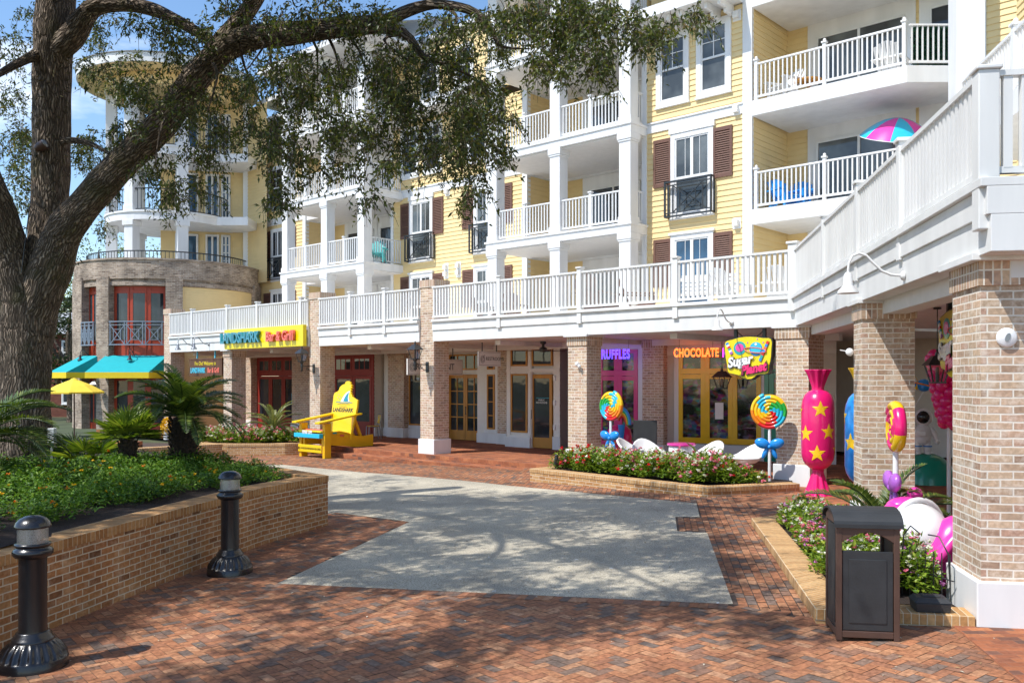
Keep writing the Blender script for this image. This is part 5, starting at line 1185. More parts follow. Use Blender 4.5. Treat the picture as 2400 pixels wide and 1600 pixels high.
# ------------------------------------------------------------------ background trees
M['farleaf'] = attrmat('far_leaves', [(0,(0.08,0.11,0.012)),(0.5,(0.19,0.23,0.024)),(1,(0.36,0.35,0.04))], .6, noise=.2, nscale=.8, bump=0, trans=.3)
M['darkleaf'] = attrmat('dark_leaves', [(0,(0.012,0.024,0.008)),(0.6,(0.035,0.06,0.016)),(1,(0.07,0.09,0.025))], .55, noise=.2, nscale=.8, bump=0, trans=.2)
def tree(loc, h, r, label, mat, n=5000, ls=.22, group='trees beyond the round tower'):
    t = empty('broadleaf_tree', loc, RNG.uniform(0,6), label, 'tree', group)
    b = MB(); limb(b, [Vector((0,0,-.2)),Vector((.1,.05,h*.3)),Vector((-.1,.1,h*.6)),Vector((0,0,h*.85))], [r*.10,r*.085,r*.06,.03], 10)
    for k in range(5): a = k*1.26; limb(b, [Vector((0,0,h*.35)),Vector((math.cos(a)*r*.4,math.sin(a)*r*.4,h*.55)),Vector((math.cos(a)*r*.75,math.sin(a)*r*.75,h*.7))], [r*.05,r*.035,.02], 6)
    b.build('trunk', M['bark'], t); pp = []
    for k in range(26):
        v = rvec(1)[0]; c = np.array([v[0]*r*.75, v[1]*r*.75, h*.62+v[2]*h*.30]); rr = r*RNG.uniform(.22,.42); m = n//26
        pp.append(c+rvec(m)*rr*(RNG.random((m,1))**.4)*np.array([1,1,.75]))
    P = np.concatenate(pp); m = len(P); leaf_mesh('crown', P, rvec(m), rvec(m)+np.array([0,0,.5]), ls*RNG.uniform(.6,1.3,m), ls*.55*RNG.uniform(.7,1.2,m), mat, t)
    return t
far = [((-27,70,0),14,5.5,'bright yellow-green tree seen through the white tower balconies',M['farleaf']),((-34,73,0),15.5,5.5,'yellow-green tree just left of the round tower',M['farleaf']),((-40.5,75,0),15,5.5,'tall yellow-green tree behind the trunk of the oak',M['farleaf']),((-47,70,0),13,5,'yellow-green tree at the left edge behind the oak',M['farleaf']),((-27.6,55.5,0),8.0,2.6,'dark green tree beside the red brick house',M['darkleaf']),((-35,57,0),8.5,3.2,'dark leafy tree behind the oak trunk, left of the red house',M['darkleaf']),((-19,74,0),13,5,'yellow-green tree directly behind the round tower',M['farleaf'])]
for a in far: tree(*a, n=4200)
# ------------------------------------------------------------------ sago palms and fan palms
M['sago'] = attrmat('sago_leaflets', [(0,(0.04,0.08,0.013)),(0.6,(0.105,0.165,0.026)),(1,(0.22,0.25,0.05))], .38, noise=.2, nscale=2, bump=0, spec=.6, trans=.2)
M['sagopale'] = attrmat('sago_pale_leaflets', [(0,(0.12,0.16,0.05)),(0.6,(0.25,0.27,0.11)),(1,(0.36,0.34,0.16))], .4, noise=.2, nscale=2, bump=0, spec=.5, trans=.25)
M['fanleaf'] = attrmat('fan_palm_blades', [(0,(0.07,0.13,0.015)),(0.6,(0.18,0.26,0.03)),(1,(0.32,0.36,0.06))], .4, noise=.2, nscale=2, bump=0, spec=.5, trans=.3)
M['palmtrunk'] = plain('sago_trunk', (0.045,0.03,0.02), .95, var=.5, scale=25, bump=1.0)
def sago(loc, th, tr, fl, nf, label, mat=None, group=None, up=.9, rz=0, lean=None, name='sago_palm', leaflet=.16, az=None):
    mat = mat or M['sago']; t = empty(name, loc, rz, label, 'palm', group); b = MB()
    if th > .05:
        prof = [(tr*1.05,-.1),(tr*1.1,th*.3),(tr,th*.7),(tr*.8,th)]; b.lathe(prof, 18)
        for k in range(int(90*th/.8)):
            a = k*2.4; z = th*(k+1)/(90*th/.8); r = tr*1.02
            b.bar((r*math.cos(a),r*math.sin(a),z-.05),(1.22*r*math.cos(a),1.22*r*math.sin(a),z+.03),.05,.03)
        b.build('trunk', M['palmtrunk'], t)
    ps, ds, ns, ls, ws = [], [], [], [], []; rb = MB()
    for k in range(nf):
        a = (az[0]+(az[1]-az[0])*RNG.random()) if az else k*2.399+RNG.normal(0,.1); el = up*(1-.85*(k/nf))+RNG.normal(0,.07); L = fl*RNG.uniform(.85,1.1)
        h = np.array([math.cos(a),math.sin(a),0]); pts = []; p = np.array([0,0,max(th,0)*.98]); e = el*1.35; m = 46
        for i in range(m+1):
            pts.append(p.copy()); p = p+(h*math.cos(e)+np.array([0,0,math.sin(e)]))*L/m; e -= (1.25+.4*(1-el))/m*(.5+i/m)
        rb.tube([Vector(q) for q in pts[::5]], [.012]*9+[.006]*max(0,len(pts[::5])-9), 4, cap=False)
        side = np.cross(h,[0,0,1])
        for i in range(5, m+1):
            tpar = i/m; q = pts[i]; tg = pts[i]-pts[i-1]; tg = tg/np.linalg.norm(tg); up_ = np.cross(side,tg); ll = leaflet*(math.sin(math.pi*min(1,.12+.88*tpar))**.6+.12)*fl/1.1
            for s in (-1,1):
                ps.append(q); ds.append(side*s*.85+tg*.62+up_*.28+RNG.normal(0,.05,3)); ns.append(up_); ls.append(ll*RNG.uniform(.9,1.1)); ws.append(.022*fl/1.1+.004)
    n = len(ps); leaf_mesh('fronds', np.array(ps), np.array(ds), np.array(ns), np.array(ls), np.array(ws), mat, t, fold=.1); rb.build('rachis', mat, t); return t
def fanpalm(loc, th, tr, nl, r, label, group=None, blade=.55, up=1.0):
    t = empty('fan_palm', loc, RNG.uniform(0,6), label, 'palm', group); b = MB()
    if th > .05:
        b.lathe([(tr*1.1,-.1),(tr*1.2,th*.5),(tr*1.25,th*.85),(tr*.8,th)], 14)
        for k in range(60): a = k*2.4; z = th*(k+1)/60; b.bar((tr*math.cos(a),tr*math.sin(a),z-.05),(1.45*tr*math.cos(a),1.45*tr*math.sin(a),z+.05),.04,.02)
        b.build('trunk', M['palmtrunk'], t)
    ps, ds, ns, ls, ws = [], [], [], [], []; rb = MB()
    for k in range(nl):
        a = k*2.399; el = up*1.25*(1-.95*k/nl)+RNG.normal(0,.1); h = np.array([math.cos(a),math.sin(a),0]); d = h*math.cos(el)+np.array([0,0,math.sin(el)]); o = np.array([0,0,th]); L = r*RNG.uniform(.8,1.1)
        c = o+d*L*.55+np.array([0,0,-.04]); rb.tube([Vector(o),Vector(o+d*L*.3),Vector(c)], .010, 4, cap=False); side = np.cross(d,[0,0,1]); side /= np.linalg.norm(side)+1e-9; upv = np.cross(side,d)
        for i in range(26):
            f = (i/25-.5)*3.6; ps.append(c); ds.append(d*math.cos(f)+side*math.sin(f)+upv*.12*abs(f)+np.array([0,0,-.12])+RNG.normal(0,.04,3)); ns.append(upv); ls.append(blade*RNG.uniform(.8,1.05)*(1-.1*abs(f))); ws.append(.032)
    leaf_mesh('fronds', np.array(ps), np.array(ds), np.array(ns), np.array(ls), np.array(ws), M['fanleaf'], t, fold=.12, droop=.12); rb.build('stems', M['fanleaf'], t); return t
gl = 'palms in the oak planter'
p = at(430,1040,16.5); sago((p[0],p[1],.90), .98, .22, 1.30, 54, 'large dark sago palm with stout shaggy trunk in the middle of the planter', group=gl, up=1.0)
p = at(300,1060,15.4); fanpalm((p[0],p[1],.90), .66, .12, 24, .62, 'fan palm on a short trunk, left of the large sago palm', gl, .46)
p = at(205,1080,16.6); fanpalm((p[0],p[1],.85), .10, .1, 18, 1.05, 'low trunkless fan palm beside the foot of the oak', gl, .55, .75)
p = at(-70,1010,13.2); sago((p[0],p[1],1.25), .35, .22, 1.5, 40, 'sago palm cut off by the left edge in front of the oak trunk', group=gl, up=.85)
p = at(640,1005,31.2); sago((p[0],p[1],.40), .42, .17, 1.25, 22, 'small pale sago palm among pink flowers beside the giant chair', M['sagopale'], up=1.05, leaflet=.12)
p = at(2050,1160,11.2); sago((4.62,11.0,.36), .32, .14, 1.15, 22, 'low sago palm in the flower bed behind the litter bin', up=.95)
p = at(1640,1085,19.4); sago((p[0],p[1],.42), .25, .08, .62, 14, 'small yellow-green sago palm in the middle of the sweet shop flower bed', M['fanleaf'], up=1.15, leaflet=.10)
# ------------------------------------------------------------------ flower beds
M['marileaf'] = attrmat('marigold_leaves', [(0,(0.035,0.09,0.012)),(.6,(0.105,0.22,0.026)),(1,(0.23,0.35,0.045))], .5, noise=.15, bump=0, trans=.25)
M['lantleaf'] = attrmat('lantana_leaves', [(0,(0.07,0.145,0.013)),(.6,(0.18,0.28,0.026)),(1,(0.34,0.40,0.05))], .45, noise=.15, bump=0, trans=.25)
def petal(nm, c): return attrmat(nm, [(0,tuple(x*.8 for x in c)),(1,c)], .55, noise=.1, bump=0, trans=.15)
M['f_orange'] = petal('orange_petals',(0.85,0.22,0.01)); M['f_yellow'] = petal('yellow_petals',(0.90,0.55,0.02)); M['f_red'] = petal('red_petals',(0.75,0.015,0.03)); M['f_pink'] = petal('pink_petals',(0.80,0.22,0.33)); M['f_white'] = petal('white_petals',(0.82,0.82,0.72)); M['f_mauve'] = petal('mauve_petals',(0.62,0.22,0.55))
def bed(name, pts, hts, leafmat, ls, per, flowers, label, cat, fper, wid=.45, spreadr=.22, shape=.8):
    """plants at pts; hts heights; flowers = list of (material, probability function of point)"""
    t = empty(name, (*np.mean(pts,0)[:2], min(p[2] for p in pts)), 0, label, cat); t['kind'] = 'stuff'; o = np.array(t.location)
    ps, ls_, = [], []; fp, fm = [], []
    for (x,y,z), h in zip(pts, hts):
        m = per; v = rvec(m); v[:,2] = np.abs(v[:,2]); q = v*(RNG.random((m,1))**.35)*np.array([spreadr,spreadr,h*shape])+np.array([x,y,z+h*.12])
        ps.append(q)
        for _ in range(RNG.poisson(fper)):
            v = rvec(1)[0]; v[2] = abs(v[2])*.8+.25; c = np.array([x,y,z+h*.12])+v/np.linalg.norm(v)*np.array([spreadr,spreadr,h*shape])*1.06; r = RNG.random(); s = 0
            for idx, (mt, pf) in enumerate(flowers):
                s += pf(x,y)
                if r < s: fp.append(c); fm.append(idx); break
    P = np.concatenate(ps)-o; n = len(P); d = rvec(n); d[:,2] = np.abs(d[:,2])*.5; leaf_mesh('foliage', P, d, rvec(n)*.5+np.array([0,0,1]), ls*RNG.uniform(.6,1.3,n), ls*wid*RNG.uniform(.7,1.2,n), leafmat, t)
    F = np.array(fp)-o; m = len(F); K = 11; c = np.repeat(F, K, 0); mi = np.repeat(np.array(fm), K); d = rvec(m*K); d[:,2] = np.abs(d[:,2])*.7+.15
    fs = FSIZE.get(name, .03); leaf_mesh('blossoms', c+RNG.normal(0,fs*.22,(m*K,3)), d, rvec(m*K)*.6+np.array([0,0,1]), np.full(m*K,fs)*RNG.uniform(.7,1.2,m*K), np.full(m*K,fs*.8), [f[0] for f in flowers], t, mi=mi); return t
FSIZE = {'marigold_bed': .036, 'lantana_bed': .05, 'flower_bed': .034}
pts, hts = [], []
BEDPOLY = [(-15,3.5),(-6.4,3.5),(-5.95,7.2),(-5.6,9.2),(-5.15,12),(-4.8,14.0),(-4.05,15.7),(-5.0,16.6),(-6.3,17.2),(-7.0,16.4),(-7.0,15.6),(-8.5,15.0),(-9.5,14.0),(-10,12),(-14,8)]
for _ in range(2100):
    x, y = RNG.uniform(-12,-3.8), RNG.uniform(5.5,17.5)
    if inpoly((x,y), BEDPOLY) and abs(x) < y*.68+.8: pts.append((x,y,soilz(x,y)-.02)); hts.append(RNG.uniform(.22,.40))
bed('marigold_bed', pts, hts, M['marileaf'], .068, 90, [(M['f_yellow'], lambda x,y: .6),(M['f_orange'], lambda x,y: .4)], 'bed of green marigolds with scattered yellow and orange blooms behind the planter wall', 'flower bed', .24, .46)
# sweet shop bed: red and pink at the left, white in front, pink at the right
pts, hts = [], []
P5 = [(1.25,21.35),(1.0,21.0),(2.45,19.6),(3.95,18.0),(5.2,18.2),(4.6,19.4),(3.0,20.6),(2.0,21.8)]
for _ in range(900):
    x, y = RNG.uniform(.6,6), RNG.uniform(17.4,22.2)
    if inpoly((x,y), P5): pts.append((x,y,.42)); hts.append(RNG.uniform(.45,.68) if x < 4.6 else RNG.uniform(.25,.42))
bed('lantana_bed', pts, hts, M['lantleaf'], .085, 130, [(M['f_red'], lambda x,y: .32 if x < 2.0 else .08),(M['f_pink'], lambda x,y: .18 if x < 2.6 else .32),(M['f_white'], lambda x,y: .36)], 'flowering bed of red, white and pink blooms in the planter under the sweet shop', 'flower bed', 5.5, .5, .2)
pts, hts = [], []
P6 = [(4.5,14.0),(4.2,13.8),(3.95,12.0),(3.5,10.0),(3.52,9.2),(4.3,8.95),(4.75,10.5),(4.85,13.5)]
for _ in range(700):
    x, y = RNG.uniform(3,5.2), RNG.uniform(8.7,14.6)
    if inpoly((x,y), P6): pts.append((x,y,.36)); hts.append(RNG.uniform(.32,.50) if y > 10 else RNG.uniform(.46,.68))
bed('flower_bed', pts, hts, M['lantleaf'], .075, 130, [(M['f_white'], lambda x,y: .62 if (y > 12 or y < 10) else .2),(M['f_pink'], lambda x,y: .2 if (y>12 or y<10) else .5),(M['f_mauve'], lambda x,y: .12)], 'bed of white and pink flowers beside and behind the litter bin', 'flower bed', 6.0, .5, .17)
pts, hts = [], []
for _ in range(600):
    x, y = RNG.uniform(-11.2,-7.2), RNG.uniform(30,33)
    if inpoly((x,y), FARBED): pts.append((x,y,.36)); hts.append(RNG.uniform(.42,.62))
FSIZE['pink_flower_bed'] = .05
bed('pink_flower_bed', pts, hts, M['lantleaf'], .10, 70, [(M['f_pink'], lambda x,y: .55),(M['f_white'], lambda x,y: .4)], 'mounded bed of pink and white flowers left of the giant yellow chair', 'flower bed', 5.0, .5, .24)
# lawn shrub by the umbrella
pts = [(RNG.uniform(-17.5,-11.8),RNG.uniform(22,25),.2) for _ in range(160)]
FSIZE['shrub_bed'] = .03
bed('shrub_bed', pts, [RNG.uniform(.35,.7) for _ in pts], M['farleaf'], .12, 90, [(M['f_yellow'], lambda x,y: .3)], 'low yellow-green shrubs behind the fan palms', 'shrubs', .3, .45, .4)

# fallen leaves and chips scattered over the paving
fl_ = empty('fallen_leaves', (0,10,.2), 0, 'small fallen leaves and chips scattered over the brick paving', 'fallen leaves'); fl_['kind'] = 'stuff'
m_ = 1500; X_ = RNG.uniform(-5,6,m_); Y_ = 6.3+13*RNG.random(m_)**1.4; k_ = np.array([not (inpoly((a,c), BEDPOLY)) and a > -4.4+.11*(c-8) for a, c in zip(X_,Y_)]); X_, Y_ = X_[k_], Y_[k_]; m_ = len(X_)
Z_ = .3*np.clip((X_+4)/8.3,0,1)+.010; D_ = rvec(m_); D_[:,2] *= .12
M['litter'] = attrmat('fallen_leaf', [(0,(.10,.06,.03)),(.5,(.24,.15,.06)),(.8,(.40,.30,.14)),(1,(.62,.58,.48))], .8, bump=0)
leaf_mesh('leaves', np.stack([X_,Y_-10,Z_-.2],1), D_, rvec(m_)*.25+np.array([0,0,1]), RNG.uniform(.012,.045,m_), RNG.uniform(.008,.02,m_), M['litter'], fl_, fold=.15)
# ------------------------------------------------------------------ objects
def clearmat(name, tint=(.9,.92,.9), k=.14, rough=.05):
    m, nt, N, L, P = newmat(name); t = N.new('ShaderNodeBsdfTransparent'); t.inputs['Color'].default_value = (*tint,1); g = N.new('ShaderNodeBsdfGlossy'); g.inputs['Roughness'].default_value = rough
    n = N.new('ShaderNodeTexNoise'); n.inputs['Scale'].default_value = 30; r = ramp(N, [(.3,(k*.7,)*3),(.7,(k*1.3,)*3)]); L.new(n.outputs['Fac'], r.inputs['Fac'])
    ms = N.new('ShaderNodeMixShader'); L.new(r.outputs['Color'], ms.inputs[0]); L.new(t.outputs[0], ms.inputs[1]); L.new(g.outputs[0], ms.inputs[2]); L.new(ms.outputs[0], N['Material Output'].inputs['Surface']); return m
M['clear'] = clearmat('clear_polycarbonate', (.97,.98,.96), .10); M['frost'] = clearmat('frosted_lens', (.97,.97,.94), .34, .42); M['bronze'] = plain('brown_bin_paint', (0.085,0.045,0.032), .45, var=.15); M['charcoal'] = plain('charcoal_plastic', (0.028,0.030,0.032), .55, var=.25, scale=5, bump=.15)
# bollard lights
def bollard(loc, label):
    t = empty('bollard_light', loc, 0, label, 'bollard', 'black bollard lights along the planter wall')
    b = MB(); b.lathe([(.295,-.03),(.295,.075),(.285,.09),(.27,.10),(.262,.13),(.225,.19),(.185,.235),(.178,.24)], 88, flute=22, famp=.065, fz=(.095,.232)); b.lathe([(.178,.24),(.178,.262),(.160,.268),(.160,.288),(.142,.296),(.142,.315),(.128,.322)], 40); b.build('base', M['blackgloss'], t)
    b = MB(); b.lathe([(.122,.315),(.118,.34),(.116,.96),(.12,.985)], 48, flute=16, famp=.022, fz=(.35,.95)); b.build('shaft', M['blackgloss'], t)
    b = MB(); b.lathe([(.12,.985),(.15,.995),(.165,1.02),(.168,1.045),(.155,1.065),(.135,1.075),(.135,1.085),(.15,1.095),(.15,1.115),(.12,1.118)], 40, flute=20, famp=.02, fz=(1.0,1.06)); b.build('collar', M['blackgloss'], t)
    b = MB(); b.lathe([(.128,1.118),(.128,1.255)], 40); b.build('lens', M['frost'], t)
    b = MB(); b.lathe([(.022,1.118),(.022,1.25)], 12); b.lathe([(.05,1.118),(.05,1.135),(.03,1.15)], 16); b.build('lamp_stem', M['charcoal'], t)
    b = MB(); b.lathe([(.150,1.256),(.155,1.266),(.150,1.278),(.138,1.306),(.108,1.338),(.065,1.358),(0.0,1.366)], 40); b.build('dome_cap', M['blackgloss'], t); return t
g = G(77,1560); bollard((g[0],g[1],gz(g[0])), 'black cast bollard light cut by the left edge, nearest the viewer')
g = G(539,1342); bollard((g[0],g[1],gz(g[0])), 'black cast bollard light standing clear in front of the planter wall')
# litter bin
bt = empty('litter_bin', (3.17,7.90,gz(3.17)), R(-8.7), 'brown and black litter bin with arched lid beside the kerb planter', 'litter bin')
b = MB(); w, d, hs_ = .27, .50, 1.04
for x in (-w, w-.05):
    for y in (0, d-.05): b.box(x,x+.05,y,y+.05,0,hs_)
b.box(-w+.05,w-.05,0.004,.046,.03,.09); b.box(-w+.004,-w+.046,.05,d-.05,.03,.09); b.box(w-.046,w-.004,.05,d-.05,.03,.09)
def archrail(y0, y1):
    n = 12; P = [(-w+.05+ (2*w-.1)*k/n, hs_-.16+.09*math.sin(math.pi*k/n)) for k in range(n+1)]
    for k in range(n):
        b.add([(P[k][0],y0,P[k][1]),(P[k+1][0],y0,P[k+1][1]),(P[k+1][0],y0,hs_),(P[k][0],y0,hs_),(P[k][0],y1,P[k][1]),(P[k+1][0],y1,P[k+1][1]),(P[k+1][0],y1,hs_),(P[k][0],y1,hs_)], [(0,1,2,3),(5,4,7,6),(0,4,5,1)])
archrail(.004,.046); archrail(d-.046,d-.004); b.build('frame', M['bronze'], bt, bevel=.006)
b = MB(); n = 14; A = [(d/2-(d/2+.025)*math.cos(math.pi*k/n), hs_+.005+.125*math.sin(math.pi*k/n)) for k in range(n+1)]
for x0, x1 in ((-w-.025,w+.025),):
    for k in range(n):
        (ya,za),(yb,zb) = A[k],A[k+1]; b.add([(x0,ya,za),(x1,ya,za),(x1,yb,zb),(x0,yb,zb)],[(0,1,2,3)],0,None,True); b.add([(x0,ya,za-.02),(x1,ya,za-.02),(x1,yb,zb-.02),(x0,yb,zb-.02)],[(3,2,1,0)],0,None,True)
    for x, f in ((x0,1),(x1,0)):
        for k in range(n):
            (ya,za),(yb,zb) = A[k],A[k+1]; q = [(x,ya,za-.02),(x,yb,zb-.02),(x,yb,zb),(x,ya,za)]; b.add(q,[(0,1,2,3)] if not f else [(3,2,1,0)])
    b.box(x0,x1,-.025,-.012,hs_-.028,hs_+.006); b.box(x0,x1,d+.012,d+.025,hs_-.028,hs_+.006)
b.build('lid', M['charcoal'], bt)
b = MB()
for x0, x1 in ((-w-.004,-w+.046),(w-.046,w+.004)):
    n = 12; Y = [(.05+(d-.1)*k/n) for k in range(n+1)]
    for k in range(n):
        f = lambda y: hs_+.005+.10*math.sin(math.pi*(y)/d)
        for x, s in ((x0,1),(x1,0)):
            q = [(x,Y[k],hs_-.001),(x,Y[k+1],hs_-.001),(x,Y[k+1],f(Y[k+1])),(x,Y[k],f(Y[k]))]; b.add(q,[(0,1,2,3)] if not s else [(3,2,1,0)])
b.build('side_arch', M['bronze'], bt)
b = MB(); b.box(-w+.055,w-.055,.012,.03,.095,.80); b.box(-w+.11,w-.11,.004,.0115,.16,.73); o = b.build('front_panel', M['charcoal'], bt, bevel=.004)
for sx in (-1,1):
    b = MB(); x = sx*(w-.012); b.box(min(x,x-sx*.015),max(x,x-sx*.015),.055,d-.055,.095,hs_+.02); x2 = sx*(w-.004); b.box(min(x2,x2-sx*.007),max(x2,x2-sx*.007),.10,d-.10,.14,hs_-.02); b.build('side_panel', M['charcoal'], bt, bevel=.004)
b = MB(); b.box(-w+.055,w-.055,d-.03,d-.012,.095,.72); b.build('back_panel', M['charcoal'], bt)
b = MB(); b.box(-w+.06,w-.06,.04,d-.04,.06,.70); b.build('liner', M['black'], bt)
# bait box and small spotlight
bx = empty('bait_box', (3.99,8.47,.395), R(-10), 'low black plastic box with sloping lid at the corner of the flower bed', 'box')
b = MB(); 
def frus(b, w0, d0, w1, d1, z0, z1): return b.add([(-w0,-d0,z0),(w0,-d0,z0),(w0,d0,z0),(-w0,d0,z0),(-w1,-d1,z1),(w1,-d1,z1),(w1,d1,z1),(-w1,d1,z1)],[(3,2,1,0),(4,5,6,7),(0,1,5,4),(1,2,6,5),(2,3,7,6),(3,0,4,7)])
frus(b,.15,.11,.16,.12,0,.09); b.build('body', M['charcoal'], bx, bevel=.008)
b = MB(); frus(b,.168,.128,.13,.09,.092,.135); frus(b,.085,.05,.075,.042,.1355,.15); b.build('lid', M['charcoal'], bx, bevel=.006)
sp = empty('ground_spotlight', (1.05,20.95,.47), .3, 'small black spotlight on the left corner of the low planter wall', 'spotlight')
b = MB(); b.lathe([(.03,0),(.03,.10)],10); b.build('stem', M['iron'], sp); b = MB(); b.box(-.055,.055,-.05,.05,.10,.24); b.lathe([(.05,.24),(.035,.31),(.05,.32),(.0,.36)],10); b.build('head', M['iron'], sp, bevel=.008)
# giant yellow chair
GU, GV = U(761,-1.11), -1.11
ch = empty('giant_chair', FW(GU-.72,GV,gz(-6.5)), FROT, 'giant yellow adirondack chair with bitten back and shark fin logo', 'chair'); ch.scale = (1,.85,1)
M['chairy'] = plain('yellow_chair_paint', (0.86,0.58,0.005), .42, var=.06, scale=2.5, coat=.15); M['chairy2'] = plain('deep_yellow_chair_paint', (0.82,0.46,0.003), .45, var=.08, scale=3)
W2 = .72
b = MB(); [b.box(x,x+.13,0,.30,-.04,1.13) for x in (-W2,)]; b.build('front_leg', M['chairy2'], ch, bevel=.015); b = MB(); b.box(W2-.13,W2,0,.30,-.04,1.13); b.build('front_leg', M['chairy2'], ch, bevel=.015)
b = MB(); b.box(-W2+.0,W2-.131,-.05,-.005,.17,.42); b.build('front_board', M['chairy'], ch, bevel=.012)
for s in (-1,1):
    b = MB(); P = [(0.02,.30),(.5,.46),(.9,.60),(1.15,.56),(1.5,.38),(1.75,.335),(2.45,.33),(2.45,.70),(1.95,.66),(1.6,.70),(1.2,.86),(.9,.90),(.5,.86),(.02,.80)]
    P = [(0.02,.42),(.30,.42),(1.0,.36),(1.6,.30),(2.45,.30),(2.45,.70),(2.0,.66),(1.6,.68),(1.2,.80),(.8,.87),(.30,.84),(.02,.78)]
    x0 = s*(W2-.20); b.slab_xz(P, 0, .09); b.xform(Matrix(((0,1,0,min(x0,x0)),(1,0,0,0),(0,0,1,0),(0,0,0,1)))); 
    b.f = [tuple(reversed(f)) for f in b.f]; b.build('side_rail', M['chairy2'], ch, bevel=.012)
    b = MB(); xa = s*(W2-.07); b.bar((xa-.0,-.30,1.15),(xa,1.75,1.42),.26,.06); b.build('arm', M['chairy'], ch, bevel=.014)
    b = MB(); b.bar((s*(W2-.25),1.95,.60),(s*(W2-.25),1.55,1.38),.10,.10); b.build('back_brace', M['chairy2'], ch, bevel=.01)
# seat slats: painted stripes
seatc = ['cyan','chairy','coral','chairy','teal','chairy2','coral','chairy']
for k in range(8):
    b = MB(); y = -.16+k*.175; z = .80+.10*min(1,(k+.5)/2.2)-.045*max(0,k-2); 
    if k == 0: b.box(-W2-.06,W2+.06-.12,-.20,-.03,.66,.80)
    else: b.bar((-W2+.04,y,z),(W2-.06,y,z-.0),.16,.05)
    b.build('seat_slat', M[seatc[k]], ch, bevel=.01)
text_mesh('seat_lettering', 'FINS UP!', .15, M['candywhite'], ch, (-.02,-.20,.84), 0, .004, offset=.006)
# back board
zp = lambda x, y: ((x-932-59*((2.6-((850+y/6.27)-887)/2080*30.4)-.67))/260.8, 2.6-((850+y/6.27)-887)/2080*30.4)
bd_ = [(780,1045),(840,460),(852,430),(870,415),(895,405),(915,385),(930,340),(952,315),(975,300),(1005,290),(1012,262),(1035,247),(1062,246),(1082,258),(1088,280),(1084,292),(1112,308),(1092,326),(1110,345),(1084,362),(1103,380),(1084,398),(1100,418),(1092,436),(1112,452),(1108,474),(1135,490),(1150,505),(1190,520),(1183,620),(1085,1105)]
P = [zp(*q) for q in bd_]; z0 = min(p[1] for p in P); top = max(p[1] for p in P)
lean = math.atan2(.42, 1.9)
bb = empty('tmp')
b = MB(); b.slab_xz(P, 0, .09); Ml = Matrix.Translation((0,1.28,0)) @ Matrix.Translation((0,0,z0)) @ Matrix.Rotation(-lean,4,'X') @ Matrix.Translation((0,0,-z0)); b.xform(Ml); bko = b.build('back_board', M['chairy'], ch, bevel=.01); bpy.data.objects.remove(bb)
def onback(o): o.matrix_local = Ml @ o.matrix_local; return o
def decal(name, pts, mat, dy=.006, th=.004, par=ch):
    b = MB(); b.slab_xz(pts, -dy, -dy+th); b.xform(Ml); return b.build(name, M[mat], bko)
zd = lambda *q: [zp(*p) for p in q]
decal('fin', zd((945,555),(985,480),(1025,425),(1060,400),(1085,396),(1068,440),(1062,500),(1075,555),(1010,560)), 'candywhite', .004)
decal('fin', zd((985,550),(1010,490),(1040,440),(1070,418),(1060,450),(1052,500),(1058,552),(1020,557)), 'signblue', .010)
decal('wave', zd((868,572),(900,555),(935,560),(960,568),(1000,566),(1045,570),(1075,555),(1105,566),(1130,562),(1105,575),(1070,570),(1040,580),(1000,574),(950,578),(905,565)), 'signblue', .013)
for y, x0, x1 in ((598,900,1085),(632,932,1040)):
    n = 24; up = [(x0+(x1-x0)*k/n, y-5*abs(math.sin(k/n*math.pi*3))-2) for k in range(n+1)]; decal('wave', [zp(*q) for q in up]+[zp(q[0],q[1]+5) for q in reversed(up)], 'black', .008)
for x, y in ((920,455),(905,495),(950,490),(928,520),(1080,505)): decal('drop', zd((x-7,y),(x,y-10),(x+7,y),(x,y+10)), 'signblue', .008)
c_ = zp(982,682); o = text_mesh('lettering', 'LANDSHARK', .195, M['black'], None, (c_[0],-.006,c_[1]), 0, .003, offset=.004); o.matrix_basis = Ml @ o.matrix_basis; o.parent = bko
text_mesh('lettering', '@ LANDSHARKBARANDGRILL', .095, M['black'], ch, (-.06,-.056,.295), 0, .002)
# bistro furniture: grey metal with yellow slats
M['greymetal'] = plain('grey_metal', (.30,.31,.32), .35, metal=.6)
def bistro_chair(loc, rz, label):
    t = empty('bistro_chair', loc, rz, label, 'chair', 'yellow slatted bistro chairs under the arcade'); b = MB()
    for x in (-.22,.22): b.tube([(x,-.22,0),(x,-.21,.45),(x,-.20,.46),(x,.20,.46)],.016,8); b.tube([(x,.26,0),(x,.20,.46),(x,.26,.92)],.016,8)
    b.tube([(-.22,.26,.92),(.22,.26,.92)],.016,8); b.tube([(-.22,.2,.46),(.22,.2,.46)],.014,8); b.tube([(0,.225,.62),(0,.255,.9)],.012,6); b.build('frame', M['greymetal'], t)
    b = MB(); [b.bar((-.21,-.17+k*.075,.48),(.21,-.17+k*.075,.48),.06,.02) for k in range(6)]; b.build('seat', M['chairy'], t)
    b = MB(); [b.bar((-.2,.225+k*.012,.62+k*.09),(.2,.225+k*.012,.62+k*.09),.02,.075) for k in range(4)]; b.build('backrest', M['chairy'], t); return t
def bistro_table(loc, label):
    t = empty('bistro_table', loc, FROT, label, 'table', 'grey bistro tables under the arcade'); b = MB(); b.box(-.36,.36,-.36,.36,.73,.76); b.build('tabletop', M['greymetal'], t, bevel=.006); b = MB(); b.lathe([(.035,.03),(.035,.73)],12); b.box(-.28,.28,-.04,.04,0,.03); b.box(-.04,.04,-.28,.28,.0,.031); b.build('pedestal', M['iron'], t); return t
p = FW(-7.05,3.3,.304); bistro_chair(p, FROT-R(25), 'yellow slatted metal chair right of the giant chair, by the cream wall'); bistro_table(FW(-8.35,2.9,.304), 'grey square bistro table half hidden behind the giant yellow chair')
